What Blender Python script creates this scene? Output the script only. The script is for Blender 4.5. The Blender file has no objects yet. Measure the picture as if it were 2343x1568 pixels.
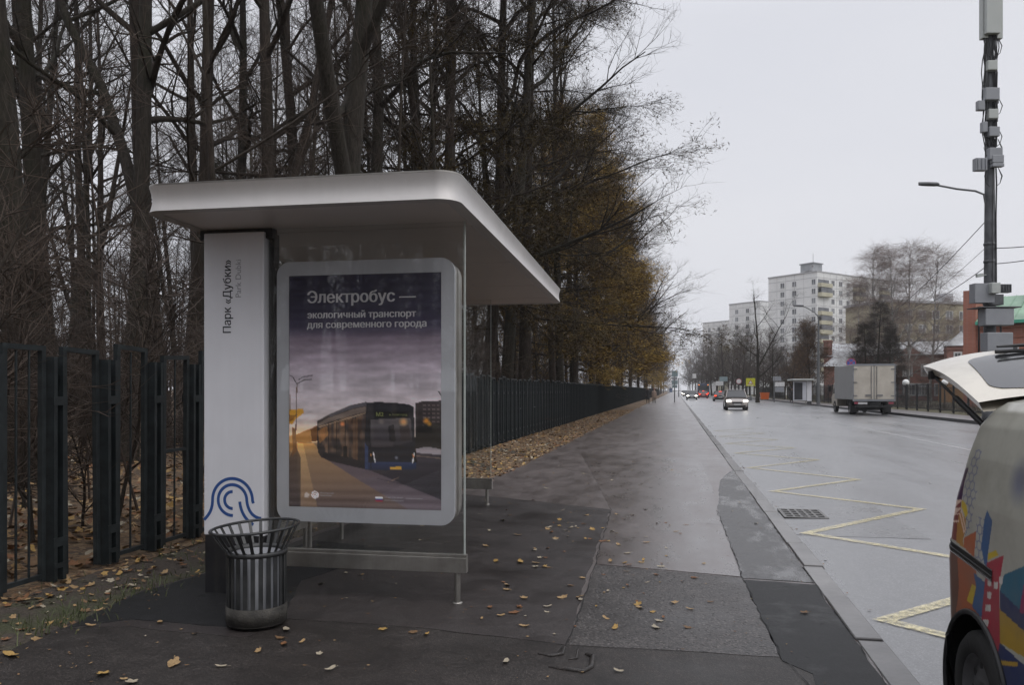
import bpy, bmesh, math, random
import numpy as np
from mathutils import Vector, Matrix

SC = bpy.context.scene
COL = SC.collection
PI = math.pi
R = math.radians

# ------------------------------------------------------------------ camera
EYE = 1.5                     # eye height above the pavement
F, CX, CY = 1790.0, 1171.0, 893.0   # focal length, principal column and horizon row for a 2343 px wide picture
YAW = R(11.8)                 # the road runs along +Y, the camera is turned this far to the left of it
cam = bpy.data.cameras.new('camera')
camo = bpy.data.objects.new('camera', cam); COL.objects.link(camo)
camo.location = (0, 0, EYE)
camo.rotation_euler = (PI/2, 0, YAW)
cam.sensor_width = 36.0
cam.lens = 36.0*F/2343.0
cam.shift_y = (CY-784.0)/2343.0
cam.clip_start = 0.05
cam.clip_end = 6000
SC.camera = camo

# ------------------------------------------------------------------ sky: an even November overcast
SUN_EL, SUN_AZ = R(55), R(120)
wd = bpy.data.worlds.new('World'); SC.world = wd; wd.use_nodes = True
wn = wd.node_tree.nodes; wl = wd.node_tree.links; wn.clear()
o_ = wn.new('ShaderNodeOutputWorld'); bg = wn.new('ShaderNodeBackground')
sky = wn.new('ShaderNodeTexSky'); sky.sky_type = 'NISHITA'; sky.sun_disc = False
sky.sun_elevation = SUN_EL; sky.sun_rotation = SUN_AZ; sky.dust_density = 4; sky.air_density = 1.2
hs = wn.new('ShaderNodeHueSaturation'); hs.inputs['Saturation'].default_value = 0.35
tc = wn.new('ShaderNodeTexCoord')
nz = wn.new('ShaderNodeTexNoise'); nz.inputs['Scale'].default_value = 1.3; nz.inputs['Detail'].default_value = 4
mp = wn.new('ShaderNodeMapping'); mp.inputs['Scale'].default_value = (1, 1, 3)
cr = wn.new('ShaderNodeValToRGB')
cr.color_ramp.elements[0].position = 0.3; cr.color_ramp.elements[0].color = (6.95, 7.1, 7.75, 1)
cr.color_ramp.elements[1].position = 0.75; cr.color_ramp.elements[1].color = (7.75, 7.8, 8.25, 1)
mx = wn.new('ShaderNodeMixRGB'); mx.inputs[0].default_value = 0.9
wl.new(tc.outputs['Generated'], mp.inputs['Vector']); wl.new(mp.outputs[0], nz.inputs['Vector'])
wl.new(nz.outputs['Fac'], cr.inputs[0]); wl.new(sky.outputs[0], hs.inputs['Color'])
wl.new(hs.outputs[0], mx.inputs[1]); wl.new(cr.outputs[0], mx.inputs[2])
sz = wn.new('ShaderNodeSeparateXYZ'); zr = wn.new('ShaderNodeMapRange'); zr.inputs[1].default_value = 0.42; zr.inputs[2].default_value = 1.0; zr.inputs[3].default_value = 1.0; zr.inputs[4].default_value = 2.1
mz = wn.new('ShaderNodeMixRGB'); mz.blend_type = 'MULTIPLY'; mz.inputs[0].default_value = 1.0
wl.new(tc.outputs['Generated'], sz.inputs[0]); wl.new(sz.outputs[2], zr.inputs[0]); wl.new(mx.outputs[0], mz.inputs[1]); wl.new(zr.outputs[0], mz.inputs[2])
wl.new(mz.outputs[0], bg.inputs['Color']); bg.inputs['Strength'].default_value = 0.107
wl.new(bg.outputs[0], o_.inputs['Surface'])

sl = bpy.data.lights.new('sun', 'SUN'); so = bpy.data.objects.new('sun', sl); COL.objects.link(so)
sl.energy = 0.9; sl.angle = R(60); sl.color = (1.0, 0.97, 0.93)
so.rotation_euler = (PI/2-SUN_EL, 0, PI-SUN_AZ)

SC.view_settings.view_transform = 'Standard'
SC.view_settings.look = 'None'
SC.view_settings.exposure = 0.0
SC.view_settings.gamma = 1.0
SC.cycles.max_bounces = 6
SC.cycles.diffuse_bounces = 2
SC.cycles.glossy_bounces = 3
SC.cycles.transparent_max_bounces = 12
SC.cycles.use_denoising = True
SC.cycles.caustics_reflective = False
SC.cycles.caustics_refractive = False

# ------------------------------------------------------------------ placing
def px(x, y, Z):
    """world point seen at photo position x, y (2343 px wide) at distance Z along the view"""
    X = (x-CX)/F*Z
    return Vector((X*math.cos(YAW)-Z*math.sin(YAW), X*math.sin(YAW)+Z*math.cos(YAW), EYE-(y-CY)/F*Z))
def gp(x, y, z=0.0):
    """point of the level plane z seen there"""
    return px(x, y, (EYE-z)*F/(y-CY))

# ------------------------------------------------------------------ objects
def tag(o, label=None, cat=None, group=None, kind=None):
    if label: o['label'] = label
    if cat: o['category'] = cat
    if group: o['group'] = group
    if kind: o['kind'] = kind
    return o
def thing(name, label, cat, loc=(0, 0, 0), rz=0.0, group=None):
    o = bpy.data.objects.new(name, None); COL.objects.link(o)
    o.location = loc; o.rotation_euler = (0, 0, rz); o.empty_display_size = 0.2
    return tag(o, label, cat, group)
def copy_tree(o, parent=None):
    c = o.copy(); COL.objects.link(c)
    if parent is not None: c.parent = parent
    for ch in list(o.children): copy_tree(ch, c)
    return c

class MB:
    """collects faces, builds one mesh object"""
    def __init__(s): s.v = []; s.f = []; s.m = []; s.s = []; s.M = None
    def _add(s, vs, fs, mi=0, sm=False):
        b = len(s.v)
        if s.M is not None: vs = [tuple(s.M @ Vector(p)) for p in vs]
        s.v.extend([tuple(p) for p in vs])
        s.f.extend([tuple(b+i for i in f) for f in fs])
        s.m.extend([mi]*len(fs)); s.s.extend([sm]*len(fs))
        return s
    def box(s, x0, x1, y0, y1, z0, z1, mi=0):
        vs = [(x0,y0,z0),(x1,y0,z0),(x1,y1,z0),(x0,y1,z0),(x0,y0,z1),(x1,y0,z1),(x1,y1,z1),(x0,y1,z1)]
        return s._add(vs, [(0,3,2,1),(4,5,6,7),(0,1,5,4),(1,2,6,5),(2,3,7,6),(3,0,4,7)], mi)
    def cbox(s, c, d, mi=0, rz=0.0, rx=0.0, ry=0.0):
        m = Matrix.Translation(c) @ Matrix.Rotation(rz, 4, 'Z') @ Matrix.Rotation(ry, 4, 'Y') @ Matrix.Rotation(rx, 4, 'X')
        x, y, z = d[0]/2, d[1]/2, d[2]/2
        vs = [(-x,-y,-z),(x,-y,-z),(x,y,-z),(-x,y,-z),(-x,-y,z),(x,-y,z),(x,y,z),(-x,y,z)]
        return s._add([m @ Vector(p) for p in vs], [(0,3,2,1),(4,5,6,7),(0,1,5,4),(1,2,6,5),(2,3,7,6),(3,0,4,7)], mi)
    def tube(s, pts, rad, n=8, mi=0, cap=True, sm=True):
        pts = [Vector(p) for p in pts]
        if not hasattr(rad, '__len__'): rad = [rad]*len(pts)
        vs = []; fs = []; k = len(pts); u = None
        for i in range(k):
            d = (pts[min(i+1, k-1)]-pts[max(i-1, 0)])
            if d.length < 1e-9: d = Vector((0, 0, 1))
            d.normalize()
            if u is None:
                a = Vector((0, 0, 1)) if abs(d.z) < 0.9 else Vector((1, 0, 0))
                u = d.cross(a).normalized()
            else:
                u = (u-d*u.dot(d))
                u = u.normalized() if u.length > 1e-6 else d.orthogonal().normalized()
            w = d.cross(u)
            for j in range(n):
                t = 2*PI*j/n
                vs.append(pts[i]+(u*math.cos(t)+w*math.sin(t))*rad[i])
        for i in range(k-1):
            for j in range(n):
                q = (j+1) % n
                fs.append((i*n+j, i*n+q, (i+1)*n+q, (i+1)*n+j))
        s._add(vs, fs, mi, sm)
        if cap and n > 2:
            s._add(vs[:n], [tuple(reversed(range(n)))], mi); s._add(vs[-n:], [tuple(range(n))], mi)
        return s
    def lathe(s, prof, n=24, c=(0, 0, 0), mi=0, sm=True, axis='Z', close=True):
        vs = []; fs = []
        for r, z in prof:
            for j in range(n):
                t = 2*PI*j/n; a, b = r*math.cos(t), r*math.sin(t)
                p = (a, b, z) if axis == 'Z' else ((z, a, b) if axis == 'X' else (b, z, a))
                vs.append((c[0]+p[0], c[1]+p[1], c[2]+p[2]))
        k = len(prof)
        for i in range(k-1):
            for j in range(n):
                q = (j+1) % n
                fs.append((i*n+j, i*n+q, (i+1)*n+q, (i+1)*n+j))
        s._add(vs, fs, mi, sm)
        if close:
            if prof[0][0] > 1e-4: s._add(vs[:n], [tuple(reversed(range(n)))], mi)
            if prof[-1][0] > 1e-4: s._add(vs[-n:], [tuple(range(n))], mi)
        return s
    def prism(s, pts, z0, z1, mi=0):
        """outline in x, y (counter-clockwise) between two heights"""
        n = len(pts)
        vs = [(p[0], p[1], z0) for p in pts]+[(p[0], p[1], z1) for p in pts]
        fs = [tuple(reversed(range(n))), tuple(range(n, 2*n))]+[(i, (i+1) % n, n+(i+1) % n, n+i) for i in range(n)]
        return s._add(vs, fs, mi)
    def prism_y(s, pts, y0, y1, mi=0):
        """outline in x, z between two y"""
        n = len(pts)
        vs = [(p[0], y0, p[1]) for p in pts]+[(p[0], y1, p[1]) for p in pts]
        fs = [tuple(range(n)), tuple(reversed(range(n, 2*n)))]+[(n+i, n+(i+1) % n, (i+1) % n, i) for i in range(n)]
        return s._add(vs, fs, mi)
    def prism_x(s, pts, x0, x1, mi=0):
        """outline in y, z between two x"""
        n = len(pts)
        vs = [(x0, p[0], p[1]) for p in pts]+[(x1, p[0], p[1]) for p in pts]
        fs = [tuple(reversed(range(n))), tuple(range(n, 2*n))]+[(i, (i+1) % n, n+(i+1) % n, n+i) for i in range(n)]
        return s._add(vs, fs, mi)
    def grid(s, rows, mi=0, sm=True, flip=False, closed=False):
        """rows of equally many points"""
        k = len(rows); n = len(rows[0]); vs = [p for r in rows for p in r]; fs = []
        for i in range(k-1):
            for j in range(n if closed else n-1):
                q = (j+1) % n
                f = (i*n+j, i*n+q, (i+1)*n+q, (i+1)*n+j)
                fs.append(tuple(reversed(f)) if flip else f)
        return s._add(vs, fs, mi, sm)
    def mesh(s, name, mats):
        me = bpy.data.meshes.new(name)
        me.from_pydata(s.v, [], s.f)
        for m in (mats if isinstance(mats, (list, tuple)) else [mats]): me.materials.append(m)
        if s.f:
            me.polygons.foreach_set('material_index', s.m)
            me.polygons.foreach_set('use_smooth', s.s)
        me.update()
        return me
    def build(s, name, mats, parent=None, loc=None, rz=None, bevel=0.0, segs=2):
        o = bpy.data.objects.new(name, s.mesh(name, mats)); COL.objects.link(o)
        if parent is not None: o.parent = parent
        if loc is not None: o.location = loc
        if rz is not None: o.rotation_euler = (0, 0, rz)
        if bevel > 0:
            b = o.modifiers.new('bevel', 'BEVEL'); b.width = bevel; b.segments = segs
            b.limit_method = 'ANGLE'; b.angle_limit = R(40)
        return o

def link_mesh(name, me, parent=None, loc=None, rot=None, scale=None):
    o = bpy.data.objects.new(name, me); COL.objects.link(o)
    if parent is not None: o.parent = parent
    if loc is not None: o.location = loc
    if rot is not None: o.rotation_euler = rot
    if scale is not None: o.scale = scale
    return o

def lettering(txt, size, name, mat, parent, loc, rot, bold=0.0, width=None):
    """writing as a flat mesh: every stroke of a letter is filled by itself; width stretches it to a measured length"""
    from mathutils.geometry import interpolate_bezier, delaunay_2d_cdt
    cu = bpy.data.curves.new(name, 'FONT'); cu.body = txt; cu.size = size
    t = bpy.data.objects.new(name, cu); COL.objects.link(t)
    cv = t.to_curve(bpy.context.evaluated_depsgraph_get()); loops = []
    for sp in cv.splines:
        if sp.type == 'BEZIER':
            bp_ = sp.bezier_points; L = []
            for i in range(len(bp_)):
                p, q = bp_[i], bp_[(i+1) % len(bp_)]
                L += [v.to_2d() for v in interpolate_bezier(p.co, p.handle_right, q.handle_left, q.co, 7)[:-1]]
        else: L = [Vector(p.co[:2]) for p in sp.points]
        if len(L) > 2: loops.append(L)
    t.to_curve_clear(); bpy.data.objects.remove(t); bpy.data.curves.remove(cu)
    # cut the outlines where they cross, then keep the triangles a non-zero number of strokes wind round
    pts = [v for L in loops for v in L]; ed = []; o_ = 0
    for L in loops: ed += [(o_+i, o_+(i+1) % len(L)) for i in range(len(L))]; o_ += len(L)
    vo, eo, fo = delaunay_2d_cdt(pts, ed, [], 0, 1e-5)[:3]
    V = np.array([tuple(v) for v in vo]); T_ = np.array(fo); c = V[T_].mean(1); wn_ = np.zeros(len(c), int)
    A = np.array([tuple(pts[i]) for i, j in ed]); B = np.array([tuple(pts[j]) for i, j in ed])
    for (x0, y0), (x1, y1) in zip(A, B):
        side = (x1-x0)*(c[:, 1]-y0)-(c[:, 0]-x0)*(y1-y0)
        wn_ += ((y0 <= c[:, 1]) & (y1 > c[:, 1]) & (side > 0)).astype(int)-((y0 > c[:, 1]) & (y1 <= c[:, 1]) & (side < 0)).astype(int)
    keep = T_[wn_ != 0]; g = MB()
    for j, dx in enumerate((-bold, -bold/3, bold/3, bold) if bold else (0,)): g._add([(v[0]+dx, v[1], .00015*j) for v in V], [tuple(int(i) for i in f) for f in keep])
    if width is not None:
        xs = [v[0] for v in g.v]; x0, k = min(xs), width/(max(xs)-min(xs)); g.v = [((v[0]-x0)*k, v[1], v[2]) for v in g.v]
    me = g.mesh(name, mat)
    return link_mesh(name, me, parent, loc, rot)

# ------------------------------------------------------------------ materials
def new_mat(name):
    m = bpy.data.materials.new(name); m.use_nodes = True
    nt = m.node_tree; nt.nodes.clear()
    out = nt.nodes.new('ShaderNodeOutputMaterial'); b = nt.nodes.new('ShaderNodeBsdfPrincipled')
    nt.links.new(b.outputs[0], out.inputs['Surface'])
    return m, nt, b, out
def N(nt, t, **kw):
    n = nt.nodes.new(t)
    for k, v in kw.items():
        if k in n.inputs: n.inputs[k].default_value = v
        else: setattr(n, k, v)
    return n
def coords(nt, scale=(1, 1, 1), kind='Object'):
    t = nt.nodes.new('ShaderNodeTexCoord'); m = nt.nodes.new('ShaderNodeMapping'); m.inputs['Scale'].default_value = scale
    nt.links.new(t.outputs[kind], m.inputs['Vector']); return m.outputs[0]
def ramp(nt, fac, stops):
    r = nt.nodes.new('ShaderNodeValToRGB'); e = r.color_ramp.elements
    while len(e) < len(stops): e.new(0.5)
    for i, (p, c) in enumerate(stops):
        e[i].position = p; e[i].color = (c[0], c[1], c[2], 1) if hasattr(c, '__len__') else (c, c, c, 1)
    nt.links.new(fac, r.inputs[0]); return r.outputs[0]
def mixc(nt, fac, a, b, mode='MIX'):
    m = nt.nodes.new('ShaderNodeMixRGB'); m.blend_type = mode
    for k, v in ((0, fac), (1, a), (2, b)):
        if hasattr(v, 'is_linked') or hasattr(v, 'links'): nt.links.new(v, m.inputs[k])
        elif k == 0: m.inputs[0].default_value = v
        else: m.inputs[k].default_value = (v[0], v[1], v[2], 1)
    return m.outputs[0]
def bump(nt, b, h, strength=0.3, dist=0.01):
    n = N(nt, 'ShaderNodeBump'); n.inputs['Strength'].default_value = strength; n.inputs['Distance'].default_value = dist
    nt.links.new(h, n.inputs['Height']); nt.links.new(n.outputs[0], b.inputs['Normal'])
def simple(name, c, rough=0.6, metal=0.0, var=0.25, scale=6.0, bumps=0.0, kind='Object', c2=None, spec=None, coat=0.0, detail=4):
    """a surface whose colour wanders between two close tones"""
    m, nt, b, out = new_mat(name)
    co = coords(nt, kind=kind)
    n = N(nt, 'ShaderNodeTexNoise', Scale=scale, Detail=detail, Roughness=0.6); nt.links.new(co, n.inputs['Vector'])
    lo = tuple(x*(1-var) for x in c); hi = c2 if c2 else tuple(min(1, x*(1+var)) for x in c)
    nt.links.new(ramp(nt, n.outputs['Fac'], [(0.3, lo), (0.7, hi)]), b.inputs['Base Color'])
    rr = N(nt, 'ShaderNodeMapRange'); rr.inputs[3].default_value = max(0.02, rough-0.08); rr.inputs[4].default_value = min(1, rough+0.08)
    nt.links.new(n.outputs['Fac'], rr.inputs[0]); nt.links.new(rr.outputs[0], b.inputs['Roughness'])
    b.inputs['Metallic'].default_value = metal
    if spec is not None: b.inputs['Specular IOR Level'].default_value = spec
    if coat: b.inputs['Coat Weight'].default_value = coat; b.inputs['Coat Roughness'].default_value = 0.08
    if bumps > 0:
        n2 = N(nt, 'ShaderNodeTexNoise', Scale=scale*8, Detail=5); nt.links.new(co, n2.inputs['Vector'])
        bump(nt, b, n2.outputs['Fac'], bumps, 0.01)
    return m
def streaked(m, amount=0.25, scale=14.0):
    """rain streaks and grime running down an upright face"""
    nt = m.node_tree; b = [n for n in nt.nodes if n.type == 'BSDF_PRINCIPLED'][0]; src = b.inputs['Base Color'].links[0].from_socket
    c1 = coords(nt, (scale, scale, .7)); n1 = N(nt, 'ShaderNodeTexNoise', Scale=1.0, Detail=7, Roughness=0.7); nt.links.new(c1, n1.inputs['Vector'])
    n2 = N(nt, 'ShaderNodeTexNoise', Scale=2.2, Detail=6, Roughness=0.7); nt.links.new(coords(nt), n2.inputs['Vector'])
    k = mixc(nt, 0.5, n1.outputs['Fac'], n2.outputs['Fac'])
    nt.links.new(mixc(nt, ramp(nt, k, [(0.46, 0.0), (0.66, amount)]), src, (0.14, 0.125, 0.105)), b.inputs['Base Color'])
    return m
def glow(name, c, strength):
    m, nt, b, out = new_mat(name)
    b.inputs['Base Color'].default_value = (c[0], c[1], c[2], 1)
    b.inputs['Emission Color'].default_value = (c[0], c[1], c[2], 1); b.inputs['Emission Strength'].default_value = strength
    return m
def pane_glass(name, tint=(0.8, 0.84, 0.82), rough=0.02, ior=1.5, dirt=0.06, dirtc=(0.3, 0.3, 0.28)):
    """a thin sheet: tinted see-through, mirror-like at grazing angles, a little dust"""
    m = bpy.data.materials.new(name); m.use_nodes = True; nt = m.node_tree; nt.nodes.clear()
    out = nt.nodes.new('ShaderNodeOutputMaterial')
    tr = N(nt, 'ShaderNodeBsdfTransparent'); tr.inputs[0].default_value = (*tint, 1)
    gl = N(nt, 'ShaderNodeBsdfGlossy'); gl.inputs['Roughness'].default_value = rough
    df = N(nt, 'ShaderNodeBsdfDiffuse'); df.inputs[0].default_value = (*dirtc, 1)
    lw = N(nt, 'ShaderNodeLayerWeight'); lw.inputs[0].default_value = 0.5
    pw = N(nt, 'ShaderNodeMath', operation='POWER'); pw.inputs[1].default_value = 4.0; nt.links.new(lw.outputs['Facing'], pw.inputs[0])
    fr = N(nt, 'ShaderNodeMapRange'); f0 = ((ior-1)/(ior+1))**2; fr.inputs[3].default_value = f0; fr.inputs[4].default_value = 0.85
    nt.links.new(pw.outputs[0], fr.inputs[0])
    m1 = N(nt, 'ShaderNodeMixShader'); m2 = N(nt, 'ShaderNodeMixShader')
    co = coords(nt); n = N(nt, 'ShaderNodeTexNoise', Scale=2.0, Detail=6); nt.links.new(co, n.inputs['Vector'])
    mr = N(nt, 'ShaderNodeMapRange'); mr.inputs[3].default_value = dirt*0.3; mr.inputs[4].default_value = dirt*1.7
    nt.links.new(n.outputs['Fac'], mr.inputs[0])
    nt.links.new(mr.outputs[0], m2.inputs[0]); nt.links.new(tr.outputs[0], m2.inputs[1]); nt.links.new(df.outputs[0], m2.inputs[2])
    nt.links.new(fr.outputs[0], m1.inputs[0]); nt.links.new(m2.outputs[0], m1.inputs[1]); nt.links.new(gl.outputs[0], m1.inputs[2])
    nt.links.new(m1.outputs[0], out.inputs['Surface'])
    return m
def attr_mat(name, rough=0.5, attr='print', coat=0.0, wavy=0.0, dirt=0.0):
    m, nt, b, out = new_mat(name)
    a = N(nt, 'ShaderNodeVertexColor'); a.layer_name = attr
    col = a.outputs[0]
    if dirt > 0:
        co0 = coords(nt); n0 = N(nt, 'ShaderNodeTexNoise', Scale=3.0, Detail=8, Roughness=0.7); nt.links.new(co0, n0.inputs['Vector'])
        col = mixc(nt, ramp(nt, n0.outputs['Fac'], [(0.4, 0.0), (0.75, dirt)]), col, (0.16, 0.14, 0.11))
    nt.links.new(col, b.inputs['Base Color'])
    b.inputs['Roughness'].default_value = rough
    if coat: b.inputs['Coat Weight'].default_value = coat; b.inputs['Coat Roughness'].default_value = 0.1
    if wavy > 0:
        co = coords(nt); w = N(nt, 'ShaderNodeTexWave', Scale=2.6, Distortion=3.0); w.bands_direction = 'Z'
        w.inputs['Detail'].default_value = 2; w.inputs['Detail Scale'].default_value = 0.6
        nt.links.new(co, w.inputs['Vector']); bump(nt, b, w.outputs['Fac'], wavy, 0.02)
    return m
def srgb(r, g, b):
    f = lambda c: (c/255/12.92) if c/255 <= 0.04045 else ((c/255+0.055)/1.055)**2.4
    return (f(r), f(g), f(b))
# ================================================================== ground
rng = random.Random(7); nr = np.random.RandomState(11)

def asphalt(name, lo, hi, rough, wet, speck=0.35, fine=160.0, bumps=0.35, wet_scale=0.9, stretch=(1, 1, 1), pits=0.0, wlo=0.45, whi=0.62, patch_dark=0.75, film=0.5, filmr=0.34, spec=0.5, fior=1.4):
    """tarmac: stone grains, blotches, and patches where it is wet enough to shine"""
    m, nt, b, out = new_mat(name)
    co = coords(nt); cs = coords(nt, stretch)
    big = N(nt, 'ShaderNodeTexNoise', Scale=wet_scale, Detail=7, Roughness=0.62); nt.links.new(cs, big.inputs['Vector'])
    mid = N(nt, 'ShaderNodeTexNoise', Scale=7.0, Detail=6, Roughness=0.7); nt.links.new(co, mid.inputs['Vector'])
    vor = N(nt, 'ShaderNodeTexVoronoi', Scale=fine); nt.links.new(co, vor.inputs['Vector'])
    grain = N(nt, 'ShaderNodeTexNoise', Scale=fine*1.4, Detail=3); nt.links.new(co, grain.inputs['Vector'])
    base = ramp(nt, mid.outputs['Fac'], [(0.3, lo), (0.7, hi)])
    sep = N(nt, 'ShaderNodeSeparateColor'); nt.links.new(vor.outputs['Color'], sep.inputs[0])
    g = ramp(nt, sep.outputs[0], [(0.0, 1-speck), (0.8, 1.0), (0.97, 1+speck*1.6)])
    c = mixc(nt, 1.0, base, g, 'MULTIPLY')
    st = N(nt, 'ShaderNodeTexNoise', Scale=wet_scale*2.3, Detail=9, Roughness=0.72); nt.links.new(coords(nt, (stretch[0]*1.1, stretch[1]*1.4, 1)), st.inputs['Vector'])
    c = mixc(nt, 1.0, c, ramp(nt, st.outputs['Fac'], [(0.30, 0.66), (0.5, 1.0), (0.70, 1.22)]), 'MULTIPLY')
    fr_ = N(nt, 'ShaderNodeMapRange'); fr_.inputs[1].default_value = 0.35; fr_.inputs[2].default_value = 0.65; fr_.inputs[3].default_value = filmr*0.72; fr_.inputs[4].default_value = filmr*1.25
    nt.links.new(st.outputs['Fac'], fr_.inputs[0]); nt.links.new(fr_.outputs[0], b.inputs['Coat Roughness'])
    w = ramp(nt, big.outputs['Fac'], [(wlo, 0.0), (whi, 1.0)])
    c = mixc(nt, w, c, mixc(nt, 1.0, c, (patch_dark, patch_dark, patch_dark), 'MULTIPLY'))
    nt.links.new(c, b.inputs['Base Color'])
    mr = N(nt, 'ShaderNodeMapRange'); mr.inputs[3].default_value = rough; mr.inputs[4].default_value = wet
    nt.links.new(w, mr.inputs[0]); nt.links.new(mr.outputs[0], b.inputs['Roughness'])
    b.inputs['Coat Weight'].default_value = film; b.inputs['Coat IOR'].default_value = fior; b.inputs['Specular IOR Level'].default_value = spec
    h = mixc(nt, 0.5, grain.outputs['Fac'], vor.outputs['Distance'])
    if pits > 0:
        pv = N(nt, 'ShaderNodeTexVoronoi', Scale=26.0); nt.links.new(co, pv.inputs['Vector'])
        pn = N(nt, 'ShaderNodeTexNoise', Scale=30.0, Detail=3); nt.links.new(co, pn.inputs['Vector'])
        pp = ramp(nt, mixc(nt, 0.5, pv.outputs['Distance'], pn.outputs['Fac']), [(0.28, 0.0), (0.42, 1.0)])
        h = mixc(nt, pits, h, pp)
    n1 = N(nt, 'ShaderNodeBump'); n1.inputs['Distance'].default_value = 0.006
    inv = N(nt, 'ShaderNodeMapRange'); inv.inputs[3].default_value = bumps; inv.inputs[4].default_value = bumps*0.25
    nt.links.new(w, inv.inputs[0]); nt.links.new(inv.outputs[0], n1.inputs['Strength'])
    nt.links.new(h, n1.inputs['Height']); nt.links.new(n1.outputs[0], b.inputs['Normal'])
    return m

M_pave   = asphalt('pavement_tarmac', (0.092, 0.071, 0.066), (0.130, 0.104, 0.097), 0.42, 0.28, stretch=(1.3, 0.35, 1), wlo=0.42, whi=0.66, film=1.0, filmr=0.40, fior=1.55)
M_new    = asphalt('dark_tarmac', (0.029, 0.0235, 0.022), (0.048, 0.040, 0.038), 0.55, 0.36, speck=0.45, spec=0.4, film=0.25, filmr=0.4)
M_smooth = asphalt('smooth_tarmac', (0.084, 0.066, 0.062), (0.108, 0.088, 0.083), 0.40, 0.28, speck=0.25, bumps=0.12, stretch=(1.5, 0.4, 1), film=1.0, filmr=0.33, fior=1.5)
M_rough  = asphalt('coarse_tarmac', (0.044, 0.039, 0.037), (0.072, 0.064, 0.060), 0.50, 0.34, speck=0.7, bumps=1.0, pits=0.8, fine=110, film=0.25, filmr=0.4, spec=0.4)
M_strip  = asphalt('kerbside_tarmac', (0.034, 0.032, 0.032), (0.056, 0.054, 0.054), 0.46, 0.07, stretch=(2.6, 0.9, 1), wlo=0.50, whi=0.60, film=0.3, filmr=0.25)
M_black  = asphalt('fresh_black_tarmac', (0.010, 0.010, 0.0105), (0.019, 0.019, 0.020), 0.6, 0.25, wet_scale=1.6, wlo=0.52, whi=0.72, film=0.12, filmr=0.35, spec=0.28)
M_near   = asphalt('worn_tarmac', (0.025, 0.021, 0.019), (0.043, 0.036, 0.0325), 0.55, 0.42, speck=0.6, spec=0.35, film=0.15, filmr=0.4)
M_road   = asphalt('wet_road', (0.090, 0.090, 0.094), (0.138, 0.138, 0.143), 0.40, 0.28, speck=0.55, fine=120, bumps=0.12, wet_scale=0.35, stretch=(1.0, 0.16, 1), wlo=0.35, whi=0.65, patch_dark=0.85, film=1.0, filmr=0.36, fior=1.7, spec=0.8)
M_patch  = asphalt('road_repair', (0.066, 0.066, 0.068), (0.105, 0.104, 0.107), 0.40, 0.24, speck=0.5, fine=110, bumps=0.12, film=1.0, filmr=0.32, fior=1.65, spec=0.8)
M_kerb   = simple('concrete_kerb', (0.15, 0.145, 0.143), 0.42, var=0.35, scale=2.2, bumps=0.4, detail=8, coat=0.3)
M_kerbfar = simple('dark_kerb', (0.07, 0.07, 0.072), 0.6, var=0.3, scale=2.0)
def worn_paint(name, c, lo, hi):
    """road paint rubbed through to the tarmac in places"""
    m = simple(name, c, 0.4, var=0.12, scale=14.0, bumps=0.2, coat=0.5); nt = m.node_tree; out = [n for n in nt.nodes if n.type == 'OUTPUT_MATERIAL'][0]; b = [n for n in nt.nodes if n.type == 'BSDF_PRINCIPLED'][0]
    tr = N(nt, 'ShaderNodeBsdfTransparent'); mx_ = N(nt, 'ShaderNodeMixShader'); co = coords(nt); n = N(nt, 'ShaderNodeTexNoise', Scale=22.0, Detail=8, Roughness=0.75); nt.links.new(co, n.inputs['Vector'])
    nt.links.new(ramp(nt, n.outputs['Fac'], [(lo, 0.08), (hi, 0.95)]), mx_.inputs[0]); nt.links.new(tr.outputs[0], mx_.inputs[1]); nt.links.new(b.outputs[0], mx_.inputs[2]); nt.links.new(mx_.outputs[0], out.inputs['Surface'])
    return m
M_yellow = worn_paint('yellow_road_paint', (0.68, 0.60, 0.34), .36, .60)
M_white  = worn_paint('white_road_paint', (0.80, 0.80, 0.81), .36, .58)
M_crack  = simple('tarmac_joint', (0.012, 0.011, 0.011), 0.8)

def leafy(name, scale=26.0, base=(0.03, 0.022, 0.015)):
    """soil under a carpet of brown leaves"""
    m, nt, b, out = new_mat(name)
    co = coords(nt); n0 = N(nt, 'ShaderNodeTexNoise', Scale=9.0, Detail=5); nt.links.new(co, n0.inputs['Vector'])
    mixv = mixc(nt, 0.06, co, n0.outputs['Color'])
    v = N(nt, 'ShaderNodeTexVoronoi', Scale=scale); nt.links.new(mixv, v.inputs['Vector'])
    sep = N(nt, 'ShaderNodeSeparateColor'); nt.links.new(v.outputs['Color'], sep.inputs[0])
    leaf = ramp(nt, sep.outputs[0], [(0.0, base), (0.3, (0.085, 0.048, 0.024)), (0.55, (0.16, 0.095, 0.045)), (0.8, (0.21, 0.145, 0.08)), (1.0, (0.11, 0.06, 0.03))])
    cov = N(nt, 'ShaderNodeTexNoise', Scale=0.9, Detail=5); nt.links.new(co, cov.inputs['Vector'])
    k = ramp(nt, cov.outputs['Fac'], [(0.35, 0.45), (0.6, 1.0)])
    c = mixc(nt, k, base, leaf)
    nt.links.new(c, b.inputs['Base Color']); b.inputs['Roughness'].default_value = 0.85
    bump(nt, b, v.outputs['Distance'], 0.8, 0.02)
    return m
M_litter = leafy('leaf_litter_ground')
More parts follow.
